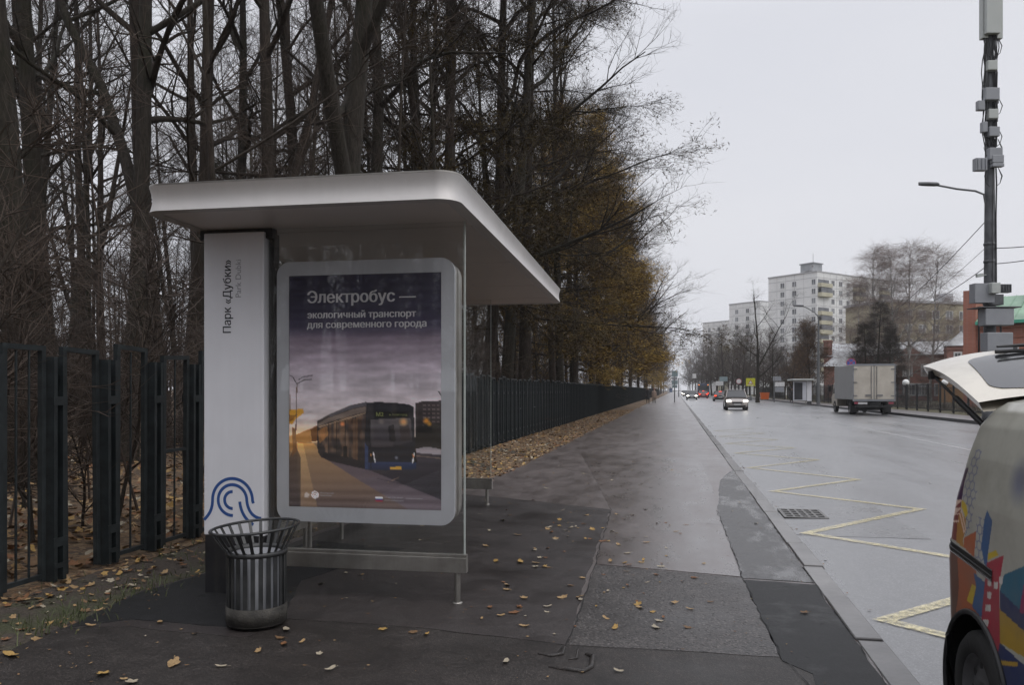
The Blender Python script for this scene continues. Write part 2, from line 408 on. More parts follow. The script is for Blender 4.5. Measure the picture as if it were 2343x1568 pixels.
def verge_mat():
    m, nt, b, out = new_mat('trodden_verge')
    co = coords(nt)
    a = N(nt, 'ShaderNodeTexNoise', Scale=1.6, Detail=6, Roughness=0.65); nt.links.new(co, a.inputs['Vector'])
    f = N(nt, 'ShaderNodeTexNoise', Scale=45.0, Detail=4); nt.links.new(co, f.inputs['Vector'])
    soil = ramp(nt, f.outputs['Fac'], [(0.3, (0.028, 0.021, 0.016)), (0.7, (0.065, 0.05, 0.038))])
    grass = ramp(nt, f.outputs['Fac'], [(0.3, (0.028, 0.034, 0.012)), (0.7, (0.06, 0.065, 0.026))])
    nt.links.new(mixc(nt, ramp(nt, a.outputs['Fac'], [(0.5, 0.0), (0.62, 0.8)]), soil, grass), b.inputs['Base Color'])
    b.inputs['Roughness'].default_value = 0.9
    bump(nt, b, f.outputs['Fac'], 0.6, 0.02)
    return m
M_verge = verge_mat()
M_lawn = simple('autumn_lawn', (0.05, 0.05, 0.022), 0.9, var=0.5, scale=1.2, bumps=0.5, c2=(0.11, 0.095, 0.045))
M_soil = simple('bare_earth', (0.05, 0.042, 0.032), 0.9, var=0.35, scale=0.3)

def sheet(name, pts, z, mat, jag=0.0, step=0.12, skirt=0.02, seed=1):
    """a flat patch with a slightly ragged outline"""
    r = random.Random(seed); q = []
    n = len(pts)
    for i in range(n):
        a = Vector((pts[i][0], pts[i][1])); b = Vector((pts[(i+1) % n][0], pts[(i+1) % n][1])); L = (b-a).length
        k = max(1, min(60, int(L/step))) if jag > 0 else 1
        t = (b-a).normalized(); nn = Vector((-t.y, t.x)); w = 0
        for j in range(k):
            w = 0.6*w+r.uniform(-1, 1)*jag
            p = a+(b-a)*j/k+(nn*w if 0 < j else Vector((0, 0)))
            q.append((p.x, p.y))
    ar = sum(q[i][0]*q[(i+1) % len(q)][1]-q[(i+1) % len(q)][0]*q[i][1] for i in range(len(q)))
    if ar < 0: q.reverse()
    mb = MB(); m = len(q)
    mb._add([(p[0], p[1], z) for p in q], [tuple(range(m))])
    mb._add([(p[0], p[1], z) for p in q]+[(p[0], p[1], z-skirt) for p in q], [(m+i, m+(i+1) % m, (i+1) % m, i) for i in range(m)])
    return tag(mb.build(name, mat), kind='structure')

KX0, KX1 = 1.06, 1.23          # the near kerb stones
RZ = -0.13                     # road level
FK = 14.0                      # far kerb
# the ground as one sheet out to the horizon
g = MB(); g.box(-3000, 3000, -1500, 4500, -0.9, -0.45); tag(g.build('ground', M_soil), kind='structure')
# wood floor, gently uneven
xs = [-200, -140, -100, -80, -65, -55, -47, -40, -34, -29, -25, -21, -18, -15.5, -13, -11, -9.5, -8, -7, -6, -5.2, -4.6]
ys = [-60, -40, -25, -15, -8, -4, 0, 2, 4, 6, 8, 10, 12, 14.5, 17, 20, 24, 28, 33, 39, 46, 54, 64, 76, 90, 110, 140, 180, 230, 300, 400, 560, 800]
rows = []
for y in ys:
    rows.append([(x, y, -0.012+(0.10*math.sin(x*0.7+y*0.35)+0.08*math.sin(y*0.9-x*0.3))*min(1, max(0, (-5.0-x)/3))+max(0, -6-x)*0.006) for x in xs])
g = MB(); g.grid(rows, sm=True); tag(g.build('wood_floor', M_litter), kind='structure')
g = MB(); rows = []
for y in [i*0.5-12 for i in range(100)]+[40+i*8 for i in range(60)]:
    rows.append([(x, y, -0.016+0.012*math.sin(3*x+1.7*y)*(1 if -4.6 < x < -3.4 else 0.3)) for x in (-4.7, -4.4, -4.1, -3.8, -3.5, -3.1, -2.9)])
g.grid(rows); tag(g.build('verge', M_verge), kind='structure')
M_litter2 = leafy('verge_leaf_carpet', 30.0, (0.05, 0.034, 0.020))
g = MB(); rows = []
for y in [9+i*0.5 for i in range(70)]+[44+i*8 for i in range(50)]: rows.append([(x, y, -0.003+0.008*math.sin(3*x+1.9*y)-(.012 if y < 10 else 0)) for x in (-4.7, -4.3, -3.9, -3.5, -3.2, -2.95)])
g.grid(rows); tag(g.build('verge', M_litter2), kind='structure')

# pavement
edge = [(-3.74, -30), (-3.72, 3.7), (-3.78, 4.2), (-3.75, 5.0), (-3.8, 6.0), (-3.7, 8.5), (-3.5, 10.0), (-3.22, 11.2), (-3.05, 13.5), (-3.06, 23), (-3.1, 60), (-3.1, 700)]
sheet('pavement', edge+[(KX0, 700), (KX0, -30)], 0.0, M_pave, jag=0.025, step=0.25, skirt=0.1, seed=3)
P = lambda x, y: tuple(gp(x, y)[:2])
# patches of different age, each a thin layer on the pavement
sheet('dark_pavement_patch', [P(138, 1442), P(300, 1362), (-3.74, 5.9), (-3.55, 8.6), P(1000, 1128), P(1150, 1140), P(1395, 1167), P(1295, 1479), P(1000, 1443), P(655, 1418), P(560, 1462), P(460, 1452), P(300, 1436)], 0.004, M_new, 0.012, seed=4)
sheet('black_pavement_patch', [P(150, 1440), P(305, 1364), (-3.70, 5.95), (-3.5, 7.2), (-2.5, 7.0), P(690, 1330), P(655, 1400), P(560, 1440), P(460, 1434), P(300, 1420)], 0.0068, M_black, 0.012, seed=14)
sheet('smooth_pavement_strip', [P(1398, 1167), P(1362, 1292), P(1697, 1322), P(1640, 1172), P(1630, 1118), P(1600, 1050), P(1330, 1040)], 0.004, M_smooth, 0.006, seed=5)
sheet('coarse_pavement_patch', [P(1361, 1294), P(1697, 1324), P(1785, 1506), P(1560, 1492), P(1300, 1478)], 0.004, M_rough, 0.008, seed=6)
sheet('kerbside_pavement_strip', [P(1648, 1100), P(1642, 1170), P(1699, 1325), P(1893, 1338), (KX0-.004, gp(1893, 1338).y), (KX0-.004, gp(1690, 1080).y+0.3)], 0.004, M_strip, 0.01, seed=7)
sheet('black_pavement_patch', [P(1700, 1328), P(1790, 1515), P(1860, 1545), P(1905, 1640), (KX0-.004, 2.9), (KX0-.004, gp(1893, 1340).y-0.02)], 0.004, M_black, 0.012, seed=8)
sheet('worn_pavement_patch', [P(-400, 1650), P(-60, 1528), P(140, 1434), P(300, 1424), P(460, 1440), P(560, 1446), P(660, 1404), P(1000, 1428), P(1296, 1464), P(1560, 1478), P(1775, 1490), P(1880, 1530), P(1930, 1640), P(1700, 2400), P(100, 2400)], 0.0018, M_near, 0.008, seed=9)
# seams across the pavement
def seam(pts, w, seed, z=0.0088):
    r = random.Random(seed); L = []; Rr = []
    for i in range(len(pts)-1):
        a, b = Vector(pts[i]), Vector(pts[i+1]); k = max(2, int((b-a).length/0.1)); nn = Vector((-(b-a).y, (b-a).x)).normalized()
        for j in range(k+(1 if i == len(pts)-2 else 0)):
            p = a+(b-a)*j/k+nn*r.uniform(-.012, .012); h = w*r.uniform(0.15, 1.0)/4
            L.append((p+nn*h)); Rr.append((p-nn*h))
    g = MB(); g.grid([[(p.x, p.y, z) for p in L], [(p.x, p.y, z) for p in Rr]], sm=False)
    return g
g = MB()
for k, (pts, w) in enumerate((([P(1398, 1167), P(1361, 1293), P(1297, 1480)], 0.022), ([P(1361, 1293), P(1697, 1323)], 0.016), ([P(1560, 1494), P(1297, 1480), P(1000, 1445), P(655, 1420)], 0.012),
        ([P(1640, 1170), P(1699, 1325), P(1790, 1512), P(1905, 1620)], 0.018), ([P(1699, 1325), (KX0, gp(1893, 1338).y)], 0.014), ([(-2.9, 16.2), (1.0, 15.6)], 0.03), ([(-2.9, 24.2), (1.0, 23.3)], 0.04), ([(-2.9, 41), (1.0, 39.4)], 0.06),
        ([(0.34, 9.0), (1.05, 8.7)], 0.014), ([(KX0-.008, 2.5), (KX0-.008, 9.5)], 0.014), ([P(1270, 1502), P(1290, 1483)], 0.02))):
    s_ = seam(pts, w, k); g._add(s_.v, s_.f)
tag(g.build('pavement_seam', M_crack), kind='structure')
# the raised ruts where a post was pulled out of soft tarmac
g = MB()
for pts, rr in (([P(1292, 1482), P(1286, 1500), P(1262, 1504), P(1230, 1498)], 0.012), ([P(1322, 1488), P(1318, 1510), P(1300, 1512)], 0.010),
                ([P(1340, 1500), P(1356, 1506), P(1352, 1530), P(1335, 1540), P(1290, 1534), P(1255, 1528)], 0.016)):
    g.tube([(p[0], p[1], 0.004) for p in pts], [rr*.5]+[rr]*(len(pts)-2)+[rr*.4], 8)
tag(g.build('tarmac_ridge', M_near), kind='structure')

# kerb: single stones with open joints
g = MB(); y = -8.0; r = random.Random(5)
while y < 130:
    j = r.uniform(-.007, .007); zt = 0.012+r.uniform(-.007, .007)
    g.prism_y([(KX0+j, RZ-0.2), (KX1+j, RZ-0.2), (KX1+j, zt-0.03), (KX1-0.015+j, zt), (KX0+j, zt)], y+0.009, y+0.991); y += 1.0
tag(g.build('kerb', M_kerb, bevel=0.006, segs=1), kind='structure')
g = MB(); g.box(KX0, KX1, 130, 900, RZ-0.2, 0.01); g.box(KX0, KX1, -60, -8, RZ-0.2, 0.01); tag(g.build('kerb', M_kerb), kind='structure')
# road
g = MB(); g.grid([[(x, y, RZ+0.05*(1-((x-7.6)/6.4)**2)) for x in (KX1-.01, 2.2, 3.6, 5.5, 7.6, 9.7, 11.5, 13, FK+.01)] for y in (-60, 0, 30, 80, 160, 300, 600, 1200)]); tag(g.build('road', M_road), kind='structure')
rz_ = lambda x: RZ+0.05*(1-((x-7.6)/6.4)**2)
def strip(g, pts, w, lift=0.007):
    """a painted line along a polyline with mitred corners"""
    n = len(pts); L = []; Q = []
    for i in range(n):
        p = Vector(pts[i]); d0 = (p-Vector(pts[i-1])).normalized() if i > 0 else None; d1 = (Vector(pts[i+1])-p).normalized() if i < n-1 else None
        if d0 is None: nn = Vector((-d1.y, d1.x)); k = 1
        elif d1 is None: nn = Vector((-d0.y, d0.x)); k = 1
        else:
            nn = (Vector((-d0.y, d0.x))+Vector((-d1.y, d1.x))); nn.normalize(); k = 1/max(0.28, nn.dot(Vector((-d1.y, d1.x))))
        L.append(p+nn*w/2*k); Q.append(p-nn*w/2*k)
    sub = lambda A: [A[i]+(A[i+1]-A[i])*j/8 for i in range(n-1) for j in range(8)]+[A[-1]]
    L, Q = sub(L), sub(Q)
    g.grid([[(p.x, p.y, rz_(p.x)+lift) for p in L], [(p.x, p.y, rz_(p.x)+lift) for p in Q]], sm=False, flip=True)
zz = [(3.2, 4.15), (1.44, 5.93), (3.2, 7.65), (1.45, 9.35), (3.22, 11.4), (1.53, 13.1), (3.2, 14.95), (1.5, 16.95), (3.2, 18.95), (1.5, 20.8), (3.2, 22.7), (1.5, 24.5), (3.2, 26.4), (1.5, 28.2), (3.2, 30.1), (1.5, 32), (3.2, 34)]
g = MB(); strip(g, [(1.44, 2.4)]+zz, 0.115); tag(g.build('yellow_zigzag_marking', M_yellow), kind='structure')
g = MB(); strip(g, [(7.55, -30), (7.55, 400)], 0.10)
strip(g, [(3.9, 36.0), (4.6, 35.2), (5.1, 37.4)], 0.12)
strip(g, [(10.9, 60), (10.9, 62)], 0.12); strip(g, [(10.9, 20), (10.9, 23)], 0.12); strip(g, [(4.3, 60), (4.3, 63)], 0.12); strip(g, [(4.3, 72), (4.3, 75)], 0.12)
tag(g.build('white_lane_marking', M_white), kind='structure')
# tarmac cut around the drain, and grit along the gutter
r = random.Random(12); g = MB()
g.grid([[(1.25+1.45*i/10+(r.uniform(-.02, .02) if i == 10 else 0), 9.25+3.2*j/20-(0.1*i/10)+(r.uniform(-.02, .02) if j in (0, 20) else 0), rz_(1.25+1.45*i/10)+0.0022) for i in range(11)] for j in range(21)], sm=False)
tag(g.build('road_patch', M_patch), kind='structure')
# far side
g = MB(); y = -10.0
while y < 300:
    g.box(FK, FK+0.16, y+0.004, y+1.996, RZ-0.1, 0.03); y += 2.0
g.box(FK, FK+0.16, 300, 900, RZ-0.1, 0.03); g.box(FK, FK+0.16, -60, -10, RZ-0.1, 0.03)
tag(g.build('kerb', M_kerbfar), kind='structure')
sheet('pavement', [(FK+0.16, -60), (FK+0.16, 900), (16.6, 900), (16.6, -60)], 0.02, M_pave, skirt=0.1)
g = MB(); g.grid([[(x, y, 0.0+0.02*math.sin(x*1.3+y*.4)) for x in (16.6, 18, 20, 24, 30, 40, 60, 100, 200)] for y in [-60, 0, 20, 30, 40, 50, 60, 75, 90, 110, 140, 180, 240, 320, 450, 700]]); tag(g.build('lawn', M_lawn), kind='structure')

# fallen leaves -----------------------------------------------------
leafm = []
for nm, a, b_ in (('tan', (0.27, 0.165, 0.072), (0.37, 0.25, 0.12)), ('brown', (0.115, 0.062, 0.03), (0.19, 0.11, 0.05)), ('ochre', (0.31, 0.18, 0.045), (0.42, 0.27, 0.085)), ('pale', (0.29, 0.245, 0.17), (0.38, 0.33, 0.25)), ('rust', (0.15, 0.065, 0.024), (0.22, 0.10, 0.04))):
    leafm.append(simple(nm+'_leaf', a, 0.7, var=0.2, scale=9, c2=b_, kind='Generated'))
def leaf_shape(r, kind):
    """a lobed, curling leaf about 10 cm long, as points and a fan of faces"""
    n = 22; out = []
    for i in range(n):
        t = 2*PI*i/n
        if kind == 0: k = 0.62+0.38*abs(math.cos(2.5*t))**1.2              # maple
        elif kind == 1: k = (0.5+0.5*abs(math.cos(t)))*(0.86+0.16*math.cos(7*t))   # oak
        else: k = 0.45+0.5*abs(math.cos(t))**1.5                           # linden, simple
        k *= r.uniform(0.9, 1.08)
        out.append((0.055*k*math.cos(t)*1.15, 0.05*k*math.sin(t)))
    c1, c2, c3 = r.uniform(2, 9), r.uniform(-8, 10), r.uniform(-0.25, 0.25)
    f = lambda x, y: 0.003+.55*c1*x*x+.55*c2*y*y+.5*c3*y+0.15*abs(y)*r.uniform(0, .6)
    vs = [(0, 0, f(0, 0))]+[(x*.55, y*.55, f(x*.55, y*.55)) for x, y in out]+[(x, y, max(0.001, f(x, y))) for x, y in out]
    fs = [(0, 1+i, 1+(i+1) % n) for i in range(n)]+[(1+i, 1+n+i, 1+n+(i+1) % n, 1+(i+1) % n) for i in range(n)]
    vs += [(-0.05, 0, 0.004), (-0.09, 0.006, 0.006), (-0.09, 0.003, 0.009)]; b = len(vs)-3; fs.append((b, b+1, b+2))
    mz = min(v[2] for v in vs)
    return [(x, y, z-mz+0.001) for x, y, z in vs], fs
r = random.Random(21); LEAF = [leaf_shape(r, k % 3) for k in range(9)]

def fill_stuff(name, spots, mats, label=None, cat=None, kind='stuff'):
    """thousands of leaves in one mesh: spots hold x, y, z, size, turn, tilt, shape, material"""
    V = []; Fc = []; MI = []; b = 0
    for (x, y, z, s, t, ti, tj, k, mi) in spots:
        vs, fs = LEAF[k]; a = np.array(vs)*s
        rm = np.array(Matrix.Rotation(t, 3, 'Z') @ Matrix.Rotation(ti, 3, 'X') @ Matrix.Rotation(tj, 3, 'Y'))
        V.append(a @ rm.T+np.array((x, y, z))); Fc.extend([tuple(i+b for i in f) for f in fs]); MI.extend([mi]*len(fs)); b += len(vs)
    me = bpy.data.meshes.new(name); me.from_pydata(np.concatenate(V).tolist(), [], Fc)
    for m in mats: me.materials.append(m)
    me.polygons.foreach_set('material_index', MI); me.update()
    return tag(link_mesh(name, me), label, cat, kind=kind)
r = random.Random(33); sp = []
def edge_x(y):
    for i in range(len(edge)-1):
        if edge[i][1] <= y <= edge[i+1][1]:
            t = (y-edge[i][1])/max(1e-6, edge[i+1][1]-edge[i][1]); return edge[i][0]+t*(edge[i+1][0]-edge[i][0])
    return -3.1
wt = (0, 0, 0, 1, 1, 1, 1, 2, 3, 4, 4)
while len(sp) < 7200:                          # the verge, thick along the fence
    y = 2+58*r.random()**1.7; ex = edge_x(y); x = -4.75+(ex+4.85)*r.random()**(1.7 if y < 9.5 else 1.0)
    if y < 9.5 and r.random() < 0.6: continue
    sp.append((x, y, 0.0, r.uniform(0.3, .95)*(.75 if y < 9.5 else 1), r.uniform(0, 6.28), r.gauss(0, .25), r.gauss(0, .25), r.randrange(9), r.choice(wt)))
fill_stuff('verge_leaves', sp, leafm)
sp = []
while len(sp) < 9000:                          # the wood floor behind the fence
    d = 1-r.random()**0.5; x = -4.85-13*d; y = 1.5+24*r.random()**1.3
    sp.append((x, y, 0.02+(0.10*math.sin(x*0.7+y*0.35)+0.08*math.sin(y*0.9-x*0.3))*min(1, max(0, (-5.0-x)/3))+max(0, -6-x)*0.006, r.uniform(0.6, 1.35), r.uniform(0, 6.28), r.gauss(0, .35), r.gauss(0, .35), r.randrange(9), r.choice(wt)))
fill_stuff('wood_floor_leaves', sp, leafm)
# crumbs of broken leaf and grit on the tarmac and along the gutter
sp = []
for _ in range(900):
    y = 2.2+30*r.random()**1.8; x = edge_x(y)+0.1+(1.0-edge_x(y)-0.1)*r.random()**1.5
    sp.append((x, y, 0.009, r.uniform(0.06, 0.22), r.uniform(0, 6.28), 0, 0, r.randrange(9), r.choice(wt)))
for _ in range(260):
    sp.append((KX1+0.02+0.16*r.random()**2, 2.5+26*r.random(), RZ+0.01, r.uniform(0.08, 0.35), r.uniform(0, 6.28), r.gauss(0, .3), 0, r.randrange(9), r.choice((1, 1, 4, 5))))
fill_stuff('leaf_crumbs', sp, leafm+[M_crack])
# the whole leaves one can count on the pavement
LM = [[None]*5 for _ in range(9)]
TONE = ('tan', 'brown', 'ochre', 'pale straw', 'rusty')
def leaf_obj(x, y, s, k, mi, where, tz=None, z=0.0085):
    if LM[k][mi] is None:
        me = bpy.data.meshes.new('fallen_leaf'); me.from_pydata(LEAF[k][0], [], LEAF[k][1]); me.materials.append(leafm[mi]); LM[k][mi] = me
    o = link_mesh('fallen_leaf', LM[k][mi], None, (x, y, z), (r.gauss(0, .12), r.gauss(0, .12), r.uniform(0, 6.28) if tz is None else tz), (s, s, s))
    shape = ('maple', 'oak', 'linden')[k % 3]
    tag(o, '%s %s leaf lying %s' % (TONE[mi], shape, where), 'leaf', 'fallen leaves scattered on the pavement')
hero = [(207,1432,.9,0,'by the dark tarmac edge near the fence'), (365,1425,1.0,0,'by the dark tarmac edge near the fence'), (395,1520,1.5,0,'in front of the litter bin'), (235,1543,1.1,2,'in front of the litter bin'), (300,1562,1.0,3,'in front of the litter bin'), (25,1500,1.6,2,'at the pavement edge beside grass'),
 (505,1525,.9,3,'in front of the litter bin'), (590,1490,1.0,0,'in front of the litter bin'), (650,1475,1.1,4,'in front of the litter bin'), (655,1443,1.2,3,'at the foot of the litter bin'), (640,1460,.9,1,'at the foot of the litter bin'), (755,1532,1.0,3,'in front of the litter bin'), (730,1497,.7,3,'in front of the litter bin'), (875,1440,.9,2,'below the glass end of the shelter'), (945,1447,.9,1,'below the glass end of the shelter'), (975,1452,.9,2,'below the glass end of the shelter'), (790,1312,.9,3,'below the glass end of the shelter'),
 (1157,1515,.9,3,'on the worn tarmac of the pavement'), (1200,1433,1.1,0,'between the shelter and coarse tarmac'), (1285,1368,1.3,0,'between the shelter and coarse tarmac'), (1175,1402,1.2,4,'between the shelter and coarse tarmac'), (1160,1340,1.1,0,'between the shelter and coarse tarmac'), (1135,1285,1.3,2,'between the shelter and coarse tarmac'), (1190,1287,1.5,2,'between the shelter and coarse tarmac'), (1225,1298,1.0,3,'between the shelter and coarse tarmac'), (1305,1208,1.2,3,'on the dark tarmac inside the shelter'), (1280,1190,.9,2,'on the dark tarmac inside the shelter'), (1305,1340,.8,1,'between the shelter and coarse tarmac'),
 (1407,1437,1.0,2,'on the coarse tarmac patch'), (1460,1384,1.0,2,'on the coarse tarmac patch'), (1572,1436,.8,1,'on the coarse tarmac patch'), (1625,1378,.7,1,'on the coarse tarmac patch'), (1512,1297,1.1,3,'on the smooth tarmac strip'), (1468,1288,.7,2,'on the smooth tarmac strip'), (1840,1403,.9,1,'on the black tarmac by the kerb'), (1610,1290,.6,2,'on the smooth tarmac strip'), (1150,1192,1.2,2,'on the dark tarmac inside the shelter'), (1185,1225,1.2,0,'on the dark tarmac inside the shelter'), (1120,1215,1.0,3,'on the dark tarmac inside the shelter'), (1110,1250,1.0,0,'on the dark tarmac inside the shelter'), (1165,1180,1.0,1,'on the dark tarmac inside the shelter'), (1220,1145,1.1,1,'on the pavement beyond the shelter'), (1250,1118,1.1,3,'on the pavement beyond the shelter'), (1400,1100,1.1,3,'on the pavement beyond the shelter'), (1335,1085,1.1,3,'on the pavement beyond the shelter')]
for (x, y, s, mi, where) in hero:
    p = gp(x, y, 0.0085); leaf_obj(p.x, p.y, s*.60, r.randrange(9), mi, where)
n = 0
while n < 105:
    y = 2.6+26*r.random()**1.4; ex = edge_x(y)
    x = ex+0.05+(1.0-ex)*r.random()**(1.9 if y > 6 else 1.2)
    if x > 0 and r.random() < 0.75: continue
    where = 'on the pavement in front of the shelter' if y < 4.9 else ('on the dark tarmac around the shelter' if y < 10.2 else 'on the pavement beyond the shelter')
    leaf_obj(x, y, r.uniform(0.2, .55), r.randrange(9), r.choice((0, 0, 1, 2, 3, 3, 3, 4)), where); n += 1
for _ in range(85):
    x, y = -1.35+1.5*r.random()**1.3, 4.9+4.6*r.random()
    leaf_obj(x, y, r.uniform(0.25, .7), r.randrange(9), r.choice((0, 0, 2, 3, 3, 4)), 'on the dark tarmac around the shelter')
# tufts of grass at the pavement edge
def grass(name, n, f):
    V = []; Fc = []; rr = random.Random(44)
    for i in range(n):
        x, y, h = f(rr); a = rr.uniform(0, 6.28); w = 0.004; dx, dy = math.cos(a)*w, math.sin(a)*w; lx, ly = rr.gauss(0, .5)*h, rr.gauss(0, .5)*h; b = len(V)
        V += [(x-dx, y-dy, -0.01), (x+dx, y+dy, -0.01), (x+lx*.4+dx*.7, y+ly*.4+dy*.7, h*.6), (x+lx*.4-dx*.7, y+ly*.4-dy*.7, h*.6), (x+lx, y+ly, h)]
        Fc += [(b, b+1, b+2, b+3), (b+3, b+2, b+4)]
    me = bpy.data.meshes.new(name); me.from_pydata(V, [], Fc); me.materials.append(simple('grass_blades', (0.05, 0.075, 0.022), 0.7, var=0.4, scale=3, c2=(0.11, 0.12, 0.05)))
    return tag(link_mesh(name, me), kind='stuff')
def spot(rr):
    y = 2+18*rr.random()**1.5; ex = edge_x(y)
    if rr.random() < 0.35: c = rr.choice(((-3.86, 4.35), (-3.9, 3.6), (-4.3, 3.4), (-3.9, 5.1))); return c[0]+rr.gauss(0, .13), c[1]+rr.gauss(0, .16), rr.uniform(.03, .09)
    return -4.75+(ex+4.75)*rr.random(), y, rr.uniform(.02, .07)
grass('verge_grass', 1100, spot)
# ================================================================== park fence of dark steel
M_steel = simple('dark_green_steel', (0.013, 0.017, 0.0185), 0.5, var=0.35, scale=9, bumps=0.12, c2=(0.025, 0.031, 0.033), spec=0.35)
FX = -4.8
fence = thing('steel_fence', 'long dark green steel fence with open frames along the wood', 'fence', (FX, 2.4, 0))
FR = [[], []]
def frame_mesh(k, seed):
    """one open frame of square tube with the bars that are left in it"""
    r = random.Random(seed); g = MB(); h = 1.855+r.uniform(-.03, .03); w = 0.40
    tl = r.uniform(-.02, .02)
    g.box(-.02, .02, 0, .04, 0.02, h+tl); g.box(-.02, .02, w-.04, w, 0.02, h)
    g.grid([[(-.021, 0, h+tl-.036), (-.021, w, h-.036)], [(-.021, 0, h+tl+.004), (-.021, w, h+.004)], [(.021, 0, h+tl+.004), (.021, w, h+.004)], [(.021, 0, h+tl-.036), (.021, w, h-.036)], [(-.021, 0, h+tl-.036), (-.021, w, h-.036)]], sm=False, flip=True)
    if k != 0: g.box(-.018, .018, .04, w-.04, 0.04, 0.075)
    if k in (1, 3): g.box(-.006, .006, .19, .204, .07, h-.04)
    if k == 2: g.box(-.006, .006, .13, .144, .07, h-.04); g.box(-.006, .006, .25, .264, .07, h-.04)
    if k == 3: g.box(-.015, .015, .04, w-.04, .90, .93)
    return g.mesh('frame', M_steel)
FM = [frame_mesh(k, k+1) for k in (1, 0, 1, 3, 2, 1, 2)]
g = MB()                                   # a pair of channel posts with a web plate and clamps
for y in (0.44, 0.53):
    g.box(-.06, .06, y, y+.006, 0, 1.76); g.box(-.06, -.054, y+.006, y+.035, 0, 1.76); g.box(.054, .06, y+.006, y+.035, 0, 1.76)
g.box(-.012, -.006, .478, .528, 0.03, 1.70)
g.box(-.066, -.0605, .43, .57, 1.38, 1.45); g.box(.0605, .066, .43, .57, 1.38, 1.45); g.box(.0605, .066, .43, .57, .27, .34); g.box(.0605, .064, .44, .568, .10, .14)
PMESH = g.mesh('post', M_steel)
rr = random.Random(4); nb = 400
far = MB()
for i in range(nb):
    y = i*0.6; lean = rr.gauss(0, .012)
    if i < 55:
        link_mesh('frame', FM[(i*5+i//3) % 7] if i > 8 else FM[(2, 4, 5, 0, 4, 1, 2, 3, 0)[i]], fence, (rr.uniform(-.015, .015), y, 0), (0, lean, 0))
        link_mesh('post', PMESH, fence, (0, y, 0), (0, lean*.5, 0))
    else:
        h = 1.855+rr.uniform(-.02, .02)
        far.box(-.02, .02, y, y+.04, 0, h); far.box(-.02, .02, y+.36, y+.40, 0, h); far.box(-.02, .02, y+.04, y+.36, h-.04, h); far.box(-.006, .006, y+.19, y+.205, .05, h-.04)
        far.box(-.06, .06, y+.44, y+.45, 0, 1.76); far.box(-.06, .06, y+.53, y+.54, 0, 1.76); far.box(-.012, .012, y+.45, y+.53, .03, 1.7)
tag(far.build('frame', M_steel, fence), kind='stuff')

# ================================================================== bus shelter
M_alu = simple('brushed_aluminium', (0.56, 0.54, 0.525), 0.6, metal=0.6, var=0.06, scale=2.0)
M_alud = simple('stained_steel', (0.34, 0.325, 0.30), 0.42, metal=0.9, var=0.25, scale=4.0)
M_ceil = simple('grey_ceiling_panel', (0.70, 0.67, 0.65), 0.4, var=0.04, scale=2.0)
M_gap = simple('dark_joint', (0.02, 0.02, 0.02), 0.7)
M_panelw = simple('white_enamel_panel', (0.74, 0.74, 0.77), 0.38, var=0.03, scale=2.0)
M_blackm = simple('black_enamel', (0.016, 0.016, 0.018), 0.4, var=0.3, scale=6)
M_frame = simple('silver_grey_paint', (0.60, 0.61, 0.66), 0.4, metal=0.1, var=0.04, scale=3)
M_ink = simple('black_lettering', (0.02, 0.02, 0.025), 0.5)
M_ink2 = simple('grey_lettering', (0.30, 0.30, 0.32), 0.5)
M_blue = simple('blue_emblem', (0.03, 0.085, 0.27), 0.4, var=0.1)
M_whitep = simple('white_print', (0.80, 0.78, 0.82), 0.5, var=0.02)
M_glass = pane_glass('shelter_glass', (0.978, 0.98, 0.973), 0.015, 1.5, 0.028)
M_glassb = pane_glass('lightbox_glass', (0.998, 0.998, 0.998), 0.02, 1.3, 0.0)
M_wood = simple('bench_slats', (0.10, 0.065, 0.04), 0.5, var=0.3, scale=5)

for m_, a_ in ((M_panelw, .07), (M_frame, .10), (M_alu, .08), (M_alud, .3), (M_blackm, .25)): streaked(m_, a_)
SH = thing('bus_shelter', 'nearest grey metal and glass bus shelter, with an electric bus poster and white name panel', 'bus shelter', (-1.448, 5.30, 0.004), R(2.0))
CE = 2.68
# roof: soffit, top and the hollow-curved fascia with rounded corners
X0, X1, Y0, Y1 = -2.04, 0.112, -0.68, 5.27
def rrect(x0, x1, y0, y1, r, n=8):
    out = []
    for cx, cy, a0 in ((x1-r, y0+r, -PI/2), (x1-r, y1-r, 0), (x0+r, y1-r, PI/2), (x0+r, y0+r, PI)):
        for i in range(n+1):
            a = a0+PI/2*i/n; out.append((cx+r*math.cos(a), cy+r*math.sin(a)))
    return out
prof = [(-0.001+(-.018)*math.sin(PI*u), .168*u) for u in [i/14 for i in range(15)]]
g = MB(); rows = []
for o_, z in prof: rows.append([(p[0], p[1], CE-0.004+z) for p in rrect(X0-o_, X1+o_, Y0-o_, Y1+o_, 0.15+o_, 12)])
g.grid(rows, closed=True, sm=True, flip=False)
fas = g.build('fascia', M_alu, SH)
g = MB(); g.prism(rrect(X0, X1, Y0, Y1, .15, 12), CE+.1642, CE+.175); g.build('roof_lip', M_alud, SH)
g = MB(); o = rrect(X0, X1, Y0, Y1, .15, 12); i_ = rrect(X0+.09, X1-.09, Y0+.09, Y1-.09, .06, 12); g.grid([[(p[0], p[1], CE-.004) for p in o], [(p[0], p[1], CE-.004) for p in i_]], closed=True, sm=False); g.build('fascia_flange', M_alu, SH)
g = MB(); g.prism(rrect(X0+.06, X1-.06, Y0+.06, Y1-.06, 0.10), CE+0.06, CE+0.163); g.build('roof', M_alud, SH)
g = MB(); ys_ = [Y0+.076, 0.16, 1.78, 3.40, 4.62, Y1-.076]
for a, b in zip(ys_[:-1], ys_[1:]): g.box(X0+.08, X1-.08, a+.006, b-.006, CE, CE+.03)
g.build('ceiling', M_ceil, SH, bevel=0.002, segs=1)
